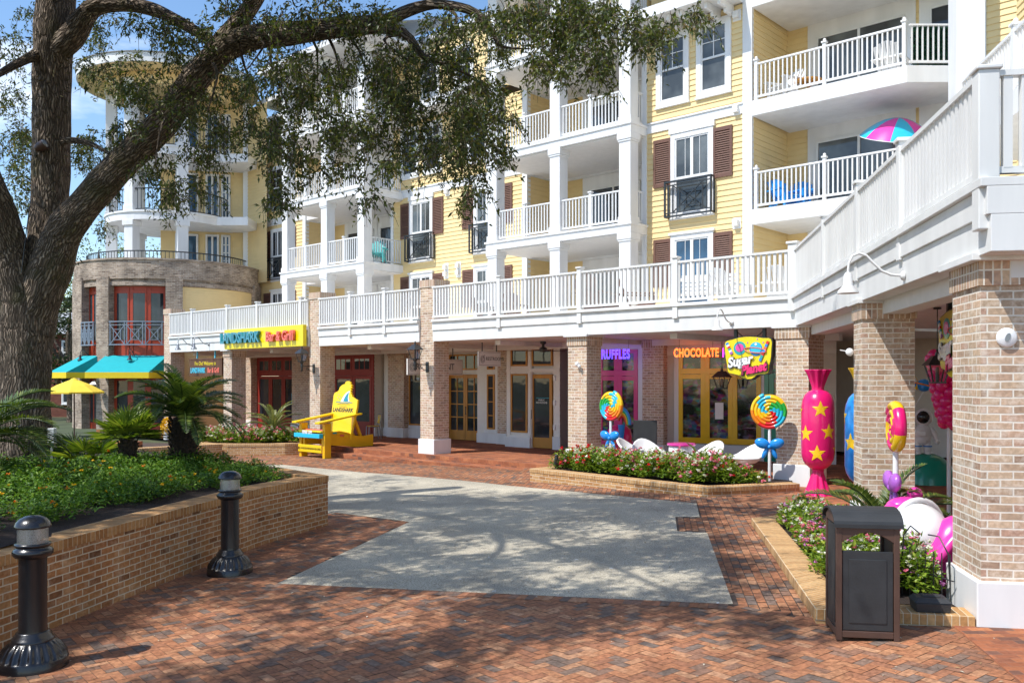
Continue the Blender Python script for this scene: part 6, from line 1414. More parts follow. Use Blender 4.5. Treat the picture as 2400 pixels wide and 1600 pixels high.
bistro_chair(FW(-9.9,2.4,.304), FROT+R(-60), 'yellow slatted metal chair seen between the sago palm and the brick pier'); bistro_table(FW(-9.1,2.0,.304), 'grey square bistro table beside the brick pier behind the giant chair')
# wall lanterns on the tall piers
def lantern_head(b, g, z0, s=1.0):
    """frame into b, panes into g; z0 = base of the cage"""
    r0, r1, h = .085*s, .15*s, .26*s
    q = [(1,1),(-1,1),(-1,-1),(1,-1)]
    for x, y in q: b.bar((x*r0,y*r0,z0),(x*r1,y*r1,z0+h),.018*s)
    b.box(-r0-.02*s,r0+.02*s,-r0-.02*s,r0+.02*s,z0-.025*s,z0); v = .19*s
    b.add([(-v,-v,z0+h),(v,-v,z0+h),(v,v,z0+h),(-v,v,z0+h),(-.07*s,-.07*s,z0+h+.15*s),(.07*s,-.07*s,z0+h+.15*s),(.07*s,.07*s,z0+h+.15*s),(-.07*s,.07*s,z0+h+.15*s)],[(3,2,1,0),(4,5,6,7),(0,1,5,4),(1,2,6,5),(2,3,7,6),(3,0,4,7)])
    b.lathe([(.04*s,z0+h+.15*s),(.03*s,z0+h+.19*s),(.03*s,z0+h+.21*s)],10); b.ell((0,0,z0+h+.235*s),(.022*s,.022*s,.028*s),nu=8,nv=6); b.lathe([(.028*s,z0),(.028*s,z0+h*.65),(.02*s,z0+h*.9)],10)
    for i in range(4):
        (x,y),(x2,y2) = q[i],q[(i+1)%4]; g.quad((x*r0*.97,y*r0*.97,z0),(x2*r0*.97,y2*r0*.97,z0),(x2*r1*.97,y2*r1*.97,z0+h),(x*r1*.97,y*r1*.97,z0+h))
def wall_lantern(px, label, v=0.05, z=2.95, off=.50):
    u = U(px, v); t = empty('wall_lantern', FW(u, v, z), FROT, label, 'lantern', 'black wall lanterns on the tall brick piers'); b = MB(); b.box(-.06,.06,-.03,-.001,-.16,.16); b.build('wall_plate', M['iron'], t, bevel=.006)
    b = MB(); b.tube([(0,-.02,.08),(0,-off+.03,.08)],.016,8); b.tube([(0,-.03,-.10),(0,-.14,-.09),(0,-.25,-.02),(0,-.30,.05)],.012,8); b.tube([(0,-.20,.0),(0,-.26,-.06),(0,-.32,-.03),(0,-.30,.02)],.01,6); b.build('arm', M['iron'], t)
    b = MB(); g = MB(); b.lathe([(.0,-.14),(.02,-.10),(.045,-.06),(.03,.0),(.05,.06),(.05,.14),(.035,.17),(.07,.20),(.075,.23)],14); lantern_head(b, g, .26); b.xform(Matrix.Translation((0,-off,0))); g.xform(Matrix.Translation((0,-off,0))); o = b.build('lantern', M['iron'], t); g.build('pane', M['clear'], o); return t
wall_lantern(1002, 'black lantern on the tall brick pier beside the restroom doors'); wall_lantern(736, 'black lantern on the tall brick pier behind the giant yellow chair')
wl = empty('wall_lantern', (RC.x+(RD+.06)*math.cos(angpx(240,RD+.06)), RC.y+(RD+.06)*math.sin(angpx(240,RD+.06)), 2.05), 0, 'small black lantern on the brick pier under the gap between the teal awnings', 'lantern', 'black wall lanterns on the tall brick piers')
b = MB(); g = MB(); lantern_head(b, g, .05, .9); b.bar((0,0,.02),(.25,.35,.02),.03); b.xform(Matrix.Translation((-.2,-.35,0))); g.xform(Matrix.Translation((-.2,-.35,0))); o = b.build('lantern', M['iron'], wl); g.build('pane', M['clear'], o)
def hanging_lantern(loc, ztop, label, s=1.1, rz=FROT):
    t = empty('hanging_lantern', loc, rz, label, 'lantern', 'black lanterns hanging under the arcade ceiling'); b = MB(); g = MB(); lantern_head(b, g, 0, s); o = b.build('lantern', M['iron'], t); g.build('pane', M['clear'], o)
    b = MB(); b.tube([(0,0,.5*s),(0,0,ztop-loc[2])],.008,6); b.lathe([(.06,ztop-loc[2]-.03),(.06,ztop-loc[2])],12); b.build('rod', M['iron'], t); return t
p = at(1692,905,24.0); hanging_lantern((p[0],p[1],2.35), SOFF-.01, 'black lantern hanging in front of the yellow window frames')
p = at(2197,893,14.0); hanging_lantern((p[0],p[1],2.55), SOFF-.01, 'black lantern hanging in the wing arcade above the astronaut', 1.0, WROT)
p = at(974,900,30.5); hanging_lantern((p[0],p[1],2.55), SOFF-.01, 'black lantern hanging left of the pier by the restroom doors', 1.1)
# gooseneck lamps on the fascia
def gooseneck(loc, rz, label, mat='white2', s=1.0):
    t = empty('gooseneck_lamp', loc, rz, label, 'lamp', 'gooseneck sign lamps on the white fascia'); b = MB(); b.lathe([(.055,-.012),(.055,.012),(.03,.03)],16); b.xform(Matrix.Rotation(R(90),4,'X')); b.build('wall_plate', M[mat], t)
    P = [(0,-.02,0),(0,-.14,.015),(0,-.24,.06),(0,-.34,.16),(0,-.42,.25),(0,-.50,.28),(0,-.58,.25),(0,-.62,.16),(0,-.63,.05)]; P = [(x,y*s,z*s) for x,y,z in P]; b = MB(); b.tube(P,.016,8); b.build('arm', M[mat], t)
    b = MB(); b.lathe([(.125,-.20),(.12,-.175),(.055,-.10),(.05,.02),(.03,.05)],20); b.lathe([(.0,-.17),(.115,-.185)],20); b.xform(Matrix.Translation((0,-.63*s,0))); b.build('shade', M[mat], t); return t
p = FW(U(1715,0),-.02,3.87); gooseneck(p, FROT, 'white gooseneck lamp on the fascia above the hanging planet sign')
tt = T(2113,0); gooseneck(WW(tt+.15,-.02,3.83), WROT, 'white gooseneck lamp on the near wing fascia', s=1.0)
for px, lab in ((452,'left gooseneck lamp on the fascia above the wooden welcome sign'),(490,'right gooseneck lamp on the fascia above the wooden welcome sign')): gooseneck(FW(U(px,0),-.02,3.98), FROT, lab, 'greymetal')
for i, ai in ((0,.35),(1,.45)):
    a = edges[i][1]+(edges[i+1][0]-edges[i][1])*ai; gooseneck((RC.x+(RD-.3)*math.cos(a),RC.y+(RD-.3)*math.sin(a),3.62), a+R(90), ['dark gooseneck lamp above the smaller teal awning','dark gooseneck lamp above the wide teal awning'][i], 'iron')
# restaurant sign on the fascia
u0_, u1_ = U(531,-.12), U(716,-.12); zt, zb = 4.50, 3.74
rsn = empty('restaurant_sign', FW((u0_+u1_)/2,-.02,zb), FROT, 'yellow sign board with teal and coral raised letters on the fascia', 'sign'); hw = (u1_-u0_)/2
b = MB(); b.box(-hw,hw,-.20,-.05,0,zt-zb); b.build('board', M['signyellow'], rsn, bevel=.01)
o = text_mesh('lettering', 'LANDSHARK', .56, M['signblue'], rsn, (-hw*.53,-.27,.40), 0, .05, offset=.016, sx=.86); o = text_mesh('lettering', 'Bar & Grill', .50, M['coral'], rsn, (hw*.50,-.27,.38), 0, .05, offset=.014, sx=.82)
# wooden welcome sign
M['signwood'] = plain('brown_sign_wood', (.13,.055,.025), .6, var=.3, streak=True)
u0_, u1_ = U(446,.15), U(522,.15); ws_ = empty('welcome_sign', FW((u0_+u1_)/2,.15,2.75), FROT, 'brown wooden welcome sign hanging from the terrace left of the sago palm', 'sign'); hw = (u1_-u0_)/2
b = MB(); b.box(-hw,hw,-.04,.04,0,.62); b.box(-hw-.03,hw+.03,-.05,.05,.621,.68); b.box(-hw-.03,hw+.03,-.05,.05,-.05,-.001); b.build('board', M['signwood'], ws_, bevel=.008); b = MB(); b.box(-hw*.55-.03,-hw*.55+.03,-.02,.02,.68,1.0); b.build('hanger', M['cyan'], ws_); b = MB(); b.box(hw*.55-.03,hw*.55+.03,-.02,.02,.68,1.0); b.build('hanger', M['cyan'], ws_)
text_mesh('lettering', 'Fins Out! Welcome to', .22, M['signyellow'], ws_, (0,-.045,.47), 0, .004, sx=.85); text_mesh('lettering', 'LANDSHARK', .30, M['cyan'], ws_, (-hw*.45,-.048,.18), 0, .008, offset=.008, sx=.7); text_mesh('lettering', 'Bar & Grill', .28, M['coral'], ws_, (hw*.5,-.048,.18), 0, .008, offset=.008, sx=.75)
# hanging office signs, across the walk
PROT = math.atan2(NY, NX)
def hang_sign(loc, w, h, label, text, size, bm_='trimshade'):
    t = empty('hanging_sign', loc, PROT, label, 'sign', 'cream signs hanging across the walk'); b = MB(); b.box(-w/2,w/2,-.025,.025,0,h); b.build('board', M[bm_], t, bevel=.006)
    fr_ = MB(); e = .03
    for q in ((-w/2+e,w/2-e,-.0262,-.0252,e,e+.008),(-w/2+e,w/2-e,-.0262,-.0252,h-e-.008,h-e),(-w/2+e,-w/2+e+.008,-.0262,-.0252,e+.008,h-e-.008),(w/2-e-.008,w/2-e,-.0262,-.0252,e+.008,h-e-.008)): fr_.box(*q)
    fr_.build('border_line', M['charcoal'], t)
    for x in (-w*.32, w*.32): b = MB(); b.tube([(x,0,h),(x,0,SOFF-.02-loc[2])],.018,8); b.build('rod', M['iron'], t)
    lx = -w/2+.05+h*.28; lg = MB(); r = h*.24
    for rr_ in (r, r*.62): lg.tube([(lx+rr_*.8*math.cos(a*math.pi/12),-.028,h/2-.01+rr_*math.sin(a*math.pi/12)) for a in range(25)],.006,5,cap=False)
    lg.bar((lx-r*.4,-.028,h/2-r*.5),(lx+r*.75,-.028,h/2+r*1.15),.012,.004); lg.build('emblem', M['charcoal'], t); text_mesh('lettering', text, size, M['charcoal'], t, (lx+r+.03,-.027,h/2), 0, .002, align='LEFT', sx=.92); return t
hang_sign(FW(U(1147,1.6),1.6,2.98), 1.0, .46, 'cream restrooms sign hanging in front of the oak double doors', 'RESTROOMS', .155, 'candywhite')
hang_sign(FW(-1.62,1.55,2.72), 2.45, .52, 'long cream sign hanging behind the tall pier, partly hidden by it', 'RESTAURANT', .30)
# ceiling fan
p = FW(U(1273,2.0),2.0,3.40); fan = empty('ceiling_fan', p, .4, 'dark ceiling fan under the arcade near the single oak door', 'fan'); b = MB(); b.lathe([(.10,0),(.13,.05),(.11,.12),(.04,.15),(.04,.22),(.09,.25),(.09,.315)],18); b.build('motor', M['iron'], fan)
for k in range(3): b = MB(); a = k*2.094+.3; b.bar((.12*math.cos(a),.12*math.sin(a),.04),(.85*math.cos(a),.85*math.sin(a),.035),.14,.015); b.build('blade', M['bronze'], fan)
# neon words
def neon(body, px, py, d, size, mat, label, back=None):
    x, z = SX(px,d), SZ(px,py,d)+.3; q = S0+SD*x+SN*d; t = empty('neon_sign', (q.x,q.y,z), SROT, label, 'neon sign', 'glowing words hung in front of the sweet shop'); text_mesh('tube_lettering', body, size, M[mat], t, (0,0,0), 0, 0, outline=.011, space=1.10, sx=.60)
    if back: text_mesh('letter_core', body, size, M[back], t, (0,.012,0), 0, .004, space=1.12, sx=.72, offset=-.006)
    b = MB(); w = len(body)*size*.16
    for s in (-1,1): b.tube([(s*w,.0,size*.4),(s*w,0,SOFF-z-.02)],.005,5)
    b.build('wire', M['iron'], t); return t
neon('TRUFFLES', 1437, 831, -.9, .37, 'neonblue', 'glowing blue word hung before the pink window, partly behind a pier'); neon('CHOCOLATE', 1631, 827, -.9, .33, 'neonorange', 'glowing orange word hung before the yellow windows'); neon('ICE', 1706, 827, -.9, .33, 'neonpurple', 'glowing purple letters just left of the hanging planet sign')
# planet sign
def planet_sign(loc, rz, label, ztop):
    t = empty('planet_sign', loc, rz, label, 'sign', 'shaped sweet shop signs with ringed planets'); z = lambda x, y: ((x-600)/541, (660-y)/541)     # zoom-7 pixels of the photograph, 541 px per metre
    out = [(285,480),(292,450),(320,432),(400,418),(480,398),(560,390),(640,390),(720,398),(800,412),(880,415),(905,430),(918,470),(910,560),(905,640),(895,700),(880,745),(878,800),(868,835),(835,848),(770,852),(720,860),(690,885),(650,908),(600,912),(540,902),(500,880),(470,862),(420,850),(350,838),(328,815),(320,740),(300,650),(290,560)]
    P = [z(*q) for q in out]; b = MB(); b.slab_xz([(x*1.03,y*1.03) for x,y in P], .004, .15); b.build('box', M['black'], t); b = MB(); b.slab_xz([(x*.99,y*.985) for x,y in P], -.012, .003); f = b.build('face', M['signyellow'], t)
    def disc_(name, c, r, mat, y, ry=None, n=28): 
        cx, cz = z(*c); b = MB(); ry = ry or r; b.slab_xz([(cx+r/541*math.cos(2*math.pi*k/n), cz+ry/541*math.sin(2*math.pi*k/n)) for k in range(n)], -y, -y+.006); return b.build(name, M[mat], f)
    disc_('planet', (495,530), 82, 'teal', .020); disc_('planet', (495,525), 55, 'hotpink', .028, 50); disc_('planet', (710,545), 84, 'candyblue', .020); disc_('planet', (712,535), 72, 'cyan', .028, 74); disc_('highlight', (712,487), 16, 'candywhite', .034)
    cx, cz = z(705,560); b = MB(); n = 40; b.tube([(cx+.265*math.cos(2*math.pi*k/n), -.036+.01*math.sin(2*math.pi*k/n), cz+.055*math.sin(2*math.pi*k/n)-.03*math.cos(2*math.pi*k/n)) for k in range(n+1)],.011,6,cap=False); b.build('planet_ring', M['coral'], f)
    for (a, c, w, cols) in (((322,462),(390,600),.07,('candyblue','candywhite','candyred','teal','candywhite','purple')),((872,455),(765,690),.06,('candyred','candyblue','coral','candyblue','candyred','teal','candyblue'))):
        pa, pc = Vector(z(*a)), Vector(z(*c)); n = len(cols)
        for k in range(n): p, q = pa+(pc-pa)*k/n, pa+(pc-pa)*(k+.97)/n; b = MB(); b.bar((p.x,-.030,p.y),(q.x,-.030,q.y),w,.02,up=(0,1,0)); b.build('candy_stick', M[cols[k]], f)
    for c in ((728,425),(600,465),(805,468)): disc_('speck', c, 9, 'purple', .018)
    for body, c, mat, sz, dx in (('Sugar',(500,690),'candywhite',.30,0),('Planet',(680,785),'magenta',.27,0)):
        x, zz = z(*c); text_mesh('lettering', body, sz, M['black'], f, (x+.006,-.036,zz-.006), 0, .004, offset=.030, shear=.25, tilt=R(9), sx=.92); text_mesh('lettering', body, sz, M[mat], f, (x,-.050,zz), 0, .006, offset=.013, shear=.25, tilt=R(9), sx=.92)
    for x in (-.33,.37): b = MB(); b.box(x-.035,x+.035,.03,.10,.47,ztop-loc[2]); b.build('bracket', M['iron'], t)
    b = MB(); b.tube([(-.30+.64*k/12,.065,ztop-loc[2]-.05-.18*math.sin(math.pi*k/12)) for k in range(13)],.012,6); b.build('cable', M['iron'], t); return t
planet_sign(FW(U(1753,.12),.12,3.05), FROT, 'yellow shaped sign with ringed planets hanging by the corner pier', SOFF-.01)
q = at(2222,806,12.6); planet_sign((q[0]+.06,q[1],3.08), WROT, 'second yellow planet sign in the wing, mostly hidden by the near brick pier', SOFF-.01)
# giant wrapped sweets
def star(b, c, r, pts=5, rot=0.0):
    return [(c[0]+(r if k % 2 == 0 else r*.42)*math.sin(rot+math.pi*k/pts), c[1]+(r if k % 2 == 0 else r*.42)*math.cos(rot+math.pi*k/pts)) for k in range(2*pts)]
def wrapped_sweet(loc, mat, starmat, label, stars, capmat=None):
    t = empty('giant_candy', loc, 0, label, 'candy statue', 'giant wrapped candy statues'); b = MB()
    b.lathe([(.0,.50),(.08,.50),(.16,.53),(.24,.60),(.295,.70),(.318,.82),(.318,1.72),(.30,1.85),(.255,1.97),(.19,2.04),(.12,2.07),(.0,2.075)], 40); b.build('body', M[mat], t)
    b = MB(); b.lathe([(.26,0.0),(.235,.05),(.18,.2),(.13,.36),(.11,.46),(.12,.51)], 64, flute=9, famp=.10, fz=(-.1,.42)); b.build('lower_twist', M[capmat or mat], t); b = MB(); b.lathe([(.12,2.06),(.115,2.12),(.15,2.24),(.20,2.38),(.245,2.46),(.25,2.475),(.235,2.46),(.18,2.36),(.0,2.2)], 64, flute=10, famp=.09, fz=(2.2,2.6)); b.build('upper_twist', M[capmat or mat], t)
    for th, z, r in stars:
        P = star(None, (0,0), r); m = []; N_ = 6; b = MB(); R_ = .3225
        def on(x, zz, dr=0): 
            rr = R_+dr if .8 < z+zz < 1.75 else R_+dr-.0; return ((rr)*math.cos(th+x/R_), (rr)*math.sin(th+x/R_), z+zz)
        n = len(P)
        for k in range(n):
            a, c = P[k], P[(k+1)%n]
            for j in range(N_):
                f0, f1 = j/N_, (j+1)/N_; q = [on(a[0]*f0,a[1]*f0),on(c[0]*f0,c[1]*f0),on(c[0]*f1,c[1]*f1),on(a[0]*f1,a[1]*f1)]
                if j == 0: b.add([q[0],q[2],q[3]],[(0,2,1)])
                else: b.add(q,[(0,3,2,1)])
        b.f = [tuple(reversed(f)) for f in b.f]; b.build('star', M[starmat], t)
    return t
fa = math.atan2(-17.5,-6.05)
STARS = [(fa+.15,1.70,.19),(fa-.80,1.22,.19),(fa+.68,1.26,.19),(fa-.05,.72+.12,.19),(fa+1.5,.9,.19),(fa-1.6,1.65,.19),(fa+2.3,1.6,.19),(fa+2.6,.95,.19),(fa-2.3,1.0,.19)]
STARS = [(a,z,r*.9) for a,z,r in STARS]
wrapped_sweet((6.05,17.55,gz(6.05)+.004), 'magenta', 'candyyellow', 'giant magenta wrapped candy with yellow stars beside the corner pier', STARS)
wrapped_sweet((5.96,15.0,.305), 'candyblue', 'candyyellow', 'giant blue wrapped candy mostly hidden behind the wing pier', STARS, 'candyyellow')
# lollipops
def bow(t, z, mat):
    b = MB()
    for s in (-1,1):
        b.ell((s*.15,-.04,z+.07),(.16,.07,.11),nu=14,nv=8,rot=Matrix.Rotation(s*R(-18),3,'Y')); b.ell((s*.09,-.02,z-.13),(.05,.03,.14),nu=12,nv=8,rot=Matrix.Rotation(s*R(-25),3,'Y'))
    b.ell((0,-.05,z),(.045,.05,.05),nu=10,nv=8); return b.build('bow', M[mat], t)
def spiral_lolly(loc, zc, r, cols, bowmat, label, rz, turns=5.2, seg=9, swirl=0.0, bowz=.62, hand=1):
    t = empty('giant_lollipop', loc, rz, label, 'lollipop statue', 'giant lollipop statues'); b = MB(); z0 = loc[2]; b.lathe([(.035,0),(.032,zc-z0-r*.8)],14); b.build('stick', M['candywhite'], t)
    m = MB(); n = int(turns*48); tr = r/turns*.56; path = []; nn = 10; vs = []
    for i in range(n+1):
        th = 2*math.pi*turns*i/n; rad = max(.004,(r-tr)*i/n); c = Vector((hand*rad*math.cos(th),0,rad*math.sin(th))); o = Vector((hand*math.cos(th),0,math.sin(th)))
        for k in range(nn): a = 2*math.pi*k/nn; vs.append(c+o*math.cos(a)*tr*min(1,rad/tr+.3)+Vector((0,1,0))*math.sin(a)*tr*1.25)
    for i in range(n):
        th = 2*math.pi*turns*i/n; mi = int((th/(2*math.pi)*seg/1.0+swirl*i/n)) % len(cols)
        if seg == 0: mi = int(turns*i/n) % len(cols)
        q = [vs[i*nn+k] for k in range(nn)]+[vs[(i+1)*nn+k] for k in range(nn)]; m.add(q, [(k,(k+1)%nn,nn+(k+1)%nn,nn+k) for k in range(nn)], mi, None, True)
    m.add(vs[-nn:], [tuple(range(nn))], 0)
    for i in range(len(m.v)): x, y, z_ = m.v[i]; m.v[i] = (x, y, z_+zc-z0)
    dsk = m.build('swirl', [M[c] for c in cols], t, weld=True); b = MB(); nq = 36; b.slab_xz([((r-tr)*math.cos(2*math.pi*k/nq), zc-z0+(r-tr)*math.sin(2*math.pi*k/nq)) for k in range(nq)], -.01, .01); b.build('core', M[cols[0]], t)
    if bowmat: bow(t, bowz, bowmat)
    return t
RB = ['candyyellow','candygreen','cyan','candyred','orange','candyyellow','cyan']
spiral_lolly((2.42,21.75,.42), 1.93, .40, RB, 'candyblue', 'rainbow swirl lollipop turned sideways beside the middle brick pier', R(-48), bowz=.72, seg=6.6)
spiral_lolly((5.50,18.95,.30), 1.90, .41, RB, 'candyblue', 'rainbow swirl lollipop facing the plaza, left of the magenta candy', R(-18), bowz=.85, seg=6.6, hand=-1)
spiral_lolly((4.56,10.55,.36), 2.01, .34, ['candyyellow','magenta'], 'purple', 'yellow and magenta swirl lollipop seen edge-on by the wing pier', R(-101), turns=3.4, seg=3.1, swirl=9, bowz=.95)
# astronaut on a green dome
ax, ay = at(2172,1100,19.6)[:2]
dm_ = empty('moon_dome', (ax,ay,.304), 0, 'green half dome pedestal under the astronaut in the wing arcade', 'pedestal'); b = MB(); b.lathe([(.60,0),(.59,.12),(.55,.28),(.46,.44),(.32,.57),(.16,.64),(.0,.66)],36); b.build('dome', M['green'], dm_)
asn = empty('astronaut_statue', (ax-.1,ay-.02,.304+.62), R(-12), 'small white astronaut statue with raised hand standing on the green dome', 'statue'); b = MB()
b.ell((0,0,.48),(.19,.15,.20)); b.ell((0,0,.34),(.17,.14,.13))
for s in (-1,1): b.tube([(s*.09,0,.32),(s*.10,-.01,.20),(s*.10,-.02,.05)],[.085,.075,.07],12); b.ell((s*.10,-.04,.045),(.075,.105,.05),nu=12,nv=8)
b.tube([(.16,0,.58),(.24,-.03,.46),(.27,-.07,.34)],[.065,.06,.05],10); b.ell((.28,-.08,.30),(.055,.05,.06),nu=10,nv=8); b.tube([(-.16,0,.58),(-.27,-.04,.66),(-.31,-.06,.80)],[.065,.06,.05],10); b.ell((-.31,-.06,.85),(.05,.05,.06),nu=10,nv=8); b.build('suit', M['candywhite'], asn)
b = MB(); b.ell((0.02,0,.83),(.19,.18,.195)); b.build('helmet', M['candywhite'], asn); b = MB(); b.ell((0.0,-.075,.83),(.145,.125,.15)); b.build('visor', M['blackgloss'], asn); b = MB(); b.box(-.12,.03,-.19,-.13,.42,.53); b.build('chest_pack', M['candywhite'], asn, bevel=.01); b = MB(); [b.tube([(s*.1+.085*math.cos(a*.524),-.01+.085*math.sin(a*.524),.19) for a in range(13)],.014,6,cap=False) for s in (-1,1)]; b.build('knee_band', M['candyblue'], asn)
hx, hy, hz = ax-.1-.31, ay-.02, .304+.62+.86
pb = empty('planet_balloon', (hx+.34,hy,hz+.55), 0, 'small blue ringed planet on a stick held by the astronaut', 'planet statue'); b = MB(); b.ell((0,0,.12),(.15,.15,.14)); b.build('planet', M['candyblue'], pb); b = MB(); b.tube([(.24*math.cos(k*.2618),.24*math.sin(k*.2618)*.6,.12-.06*math.cos(k*.2618)) for k in range(25)],.018,6,cap=False); b.build('planet_ring', M['orange'], pb); b = MB(); b.tube([(0,0,0),(-.34,0,-.58)],.012,6); b.build('stick', M['candywhite'], pb)
spiral_lolly((hx+.02,hy+.05,hz-.05), hz+.72, .25, ['candyyellow','candyblue','candyred','candyblue','candywhite'], None, 'small blue and red swirl lollipop held up by the astronaut', 0, turns=3, seg=7)
rs_ = empty('star_ornament', (hx-.05,hy+.8,2.2), 0, 'glossy red star hanging behind the swirl lollipop of the astronaut', 'star ornament'); b = MB(); b.slab_xz(star(None,(0,.25),.42), -.08, .08); b.build('star', M['candyred'], rs_, bevel=.03); b = MB(); b.tube([(0,0,.6),(0,0,1.5)],.006,5); b.build('wire', M['iron'], rs_)
cx_, cy_ = at(2224,960,14.5)[:2]; cc = empty('cotton_candy_statue', (cx_,cy_,.304), 0, 'tall magenta cotton candy on a white stick behind the near pier', 'candy statue'); b = MB(); b.lathe([(.035,0),(.03,1.8)],10); b.build('stick', M['candywhite'], cc); b = MB()
for k in range(60): z = 1.55+k/60*1.15; r = .06+.22*((z-1.55)/1.15)**.7; a = k*2.4; b.ell((r*math.cos(a),r*math.sin(a),z),(.11,.11,.10),nu=8,nv=6)
b.lathe([(.05,1.5),(.2,2.1),(.28,2.6),(.15,2.75)],14); b.build('floss', M['magenta'], cc)
# pink and white candy lying by the near flower bed
gx, gy = at(2155,1240,10.0)[:2]; pw = empty('giant_candy', (gx,gy,.3), 0, 'giant pink and white wrapped candy lying behind the near flower bed', 'candy statue', 'giant wrapped candy statues')
b = MB(); b.ell((0.0,.05,.56),(.33,.38,.33),nu=32,nv=20,rot=Matrix.Rotation(R(20),3,'Y')); b.build('body', M['candywhite'], pw); b = MB(); b.tube([(.03+.34*math.cos(a*.2618),.10+.12*math.cos(a*.2618),.58+.34*math.sin(a*.2618)) for a in range(25)],.035,8,cap=False); b.build('rim', M['candywhite'], pw)
def lobes(*L): 
    b = MB(); [b.ell(c, r, nu=24, nv=14, rot=Matrix.Rotation(R(an),3,'Y')) for c, r, an in L]; return b.build('wrapper_end', M['hotpink'], pw)
lobes(((.20,-.24,.40),(.25,.24,.42),22),((.30,-.32,.16),(.17,.17,.20),0),((.08,-.42,.46),(.07,.09,.28),38),((.26,-.45,.50),(.09,.07,.24),20))
lobes(((-.06,.30,.84),(.19,.14,.09),-8),((-.18,.25,.72),(.15,.15,.15),30),((.13,.40,.95),(.09,.09,.08),0))
fe = empty('wire_fence', (4.22,9.0,.36), R(-60), 'short black wire fence between the flower bed and the pink candy', 'fence'); b = MB()
for k in range(7): b.tube([(k*.09-.3,0,0),(k*.09-.3,0,.5)],.006,5)
b.tube([(-.32,0,.3),(.28,0,.24)],.007,5); b.tube([(-.3,0,.35),(-.28,0,.62),(-.2,0,.72),(-.1,0,.66)],.008,5); b.tube([(.24,0,.2),(.22,0,.5),(.12,0,.66),(0,0,.66)],.008,5); b.build('wires', M['iron'], fe)
# table, shell chairs, display, board in front of the sweet shop
tx, ty = at(1597,1050,21.8)[:2]; tb_ = empty('drum_table', (tx,ty,.304), 0, 'white drum table with pink top among the shell chairs', 'table'); b = MB(); b.lathe([(.26,0),(.31,.05),(.31,.60),(.28,.66)],28); b.build('drum', M['candywhite'], tb_); b = MB(); b.lathe([(.34,.66),(.35,.68),(.34,.71)],28); b.build('tabletop', M['hotpink'], tb_)
def shell_chair(px, Y, rz, label):
    x, y = at(px,1050,Y)[:2]; t = empty('shell_chair', (x,y,.304), rz, label, 'chair', 'white shell chairs around the drum table'); m = MB(); nu, nv = 24, 10; vs = []
    for i in range(nv+1):
        f = i/nv
        for k in range(nu): a = 2*math.pi*k/nu; back = max(0,math.sin(a)); h = .34+f*(.12+.30*back**1.5); r = .20+.20*f**.7; vs.append((r*1.05*math.cos(a), r*math.sin(a)+.06*back*f, h))
    m.add(vs, [(i*nu+k,i*nu+(k+1)%nu,(i+1)*nu+(k+1)%nu,(i+1)*nu+k) for i in range(nv) for k in range(nu)], 0, None, True); m.add(vs[:nu],[tuple(range(nu-1,-1,-1))]); o = m.build('shell', M['candywhite'], t); so = o.modifiers.new('thickness','SOLIDIFY'); so.thickness = .05
    b = MB(); b.lathe([(.24,0),(.22,.03),(.05,.06),(.05,.30),(.18,.345)],20); b.build('pedestal', M['candywhite'], t); return t
shell_chair(1486,22.6,R(60),'white shell chair furthest left, in front of the black board'); shell_chair(1522,22.2,R(20),'second white shell chair, just left of the drum table'); shell_chair(1655,21.6,R(-60),'white shell chair just right of the drum table'); shell_chair(1748,20.6,R(-60),'white shell chair furthest right, by the rainbow lollipop')
kx, ky = at(1512,1040,23.4)[:2]; kb = empty('black_board', (kx,ky,.304), R(-16), 'blank black board standing in front of the inner brick pilaster', 'board'); b = MB(); b.box(-.31,.31,-.02,.02,.45,1.20); b.build('panel', M['charcoal'], kb, bevel=.01); b = MB(); [b.box(x-.02,x+.02,-.015,.015,0,.45) for x in (-.25,.25)]; b.box(-.3,.3,-.2,.2,0,.02); b.build('stand', M['iron'], kb)
dx_, dy_ = at(1450,1000,24.4)[:2]; dp = empty('display_stand', (dx_,dy_,.304), SROT, 'magenta display with rainbow plume on an orange plinth by the pink window', 'display'); b = MB(); b.box(-.50,.50,-.22,.3,.0,.30); b.build('plinth', M['orange'], dp, bevel=.02); b = MB(); b.box(-.53,.53,-.25,.33,.301,.37); b.build('shelf', M['hotpink'], dp, bevel=.02)
b = MB(); b.lathe([(.34,.371),(.34,.7),(.30,.9),(.18,1.02),(.0,1.06)],28); b.xform(Matrix.Translation((.02,.02,0))); b.build('dome', M['magenta'], dp); b = MB(); b.slab_xz(star(None,(.0,.55),.10), -.40, -.385); b.slab_xz(star(None,(-.2,.75),.08), -.35, -.335); b.build('star', M['candyyellow'], dp)
for k, c in enumerate(('candyblue','cyan','candygreen','candyyellow','orange','candyred')):
    b = MB(); r = .46-.05*k; b.tube([(.20+r*.55*math.cos(a*.2618),-.30+.01*k,1.05+r*math.sin(a*.2618)) for a in range(0,11)],.03,6); b.build('plume', M[c], dp)
b = MB(); b.lathe([(.03,.40),(.09,.95),(.10,1.05)],12); b.xform(Matrix.Translation((.20,-.30,0))); b.build('plume_stem', M['candyblue'], dp)
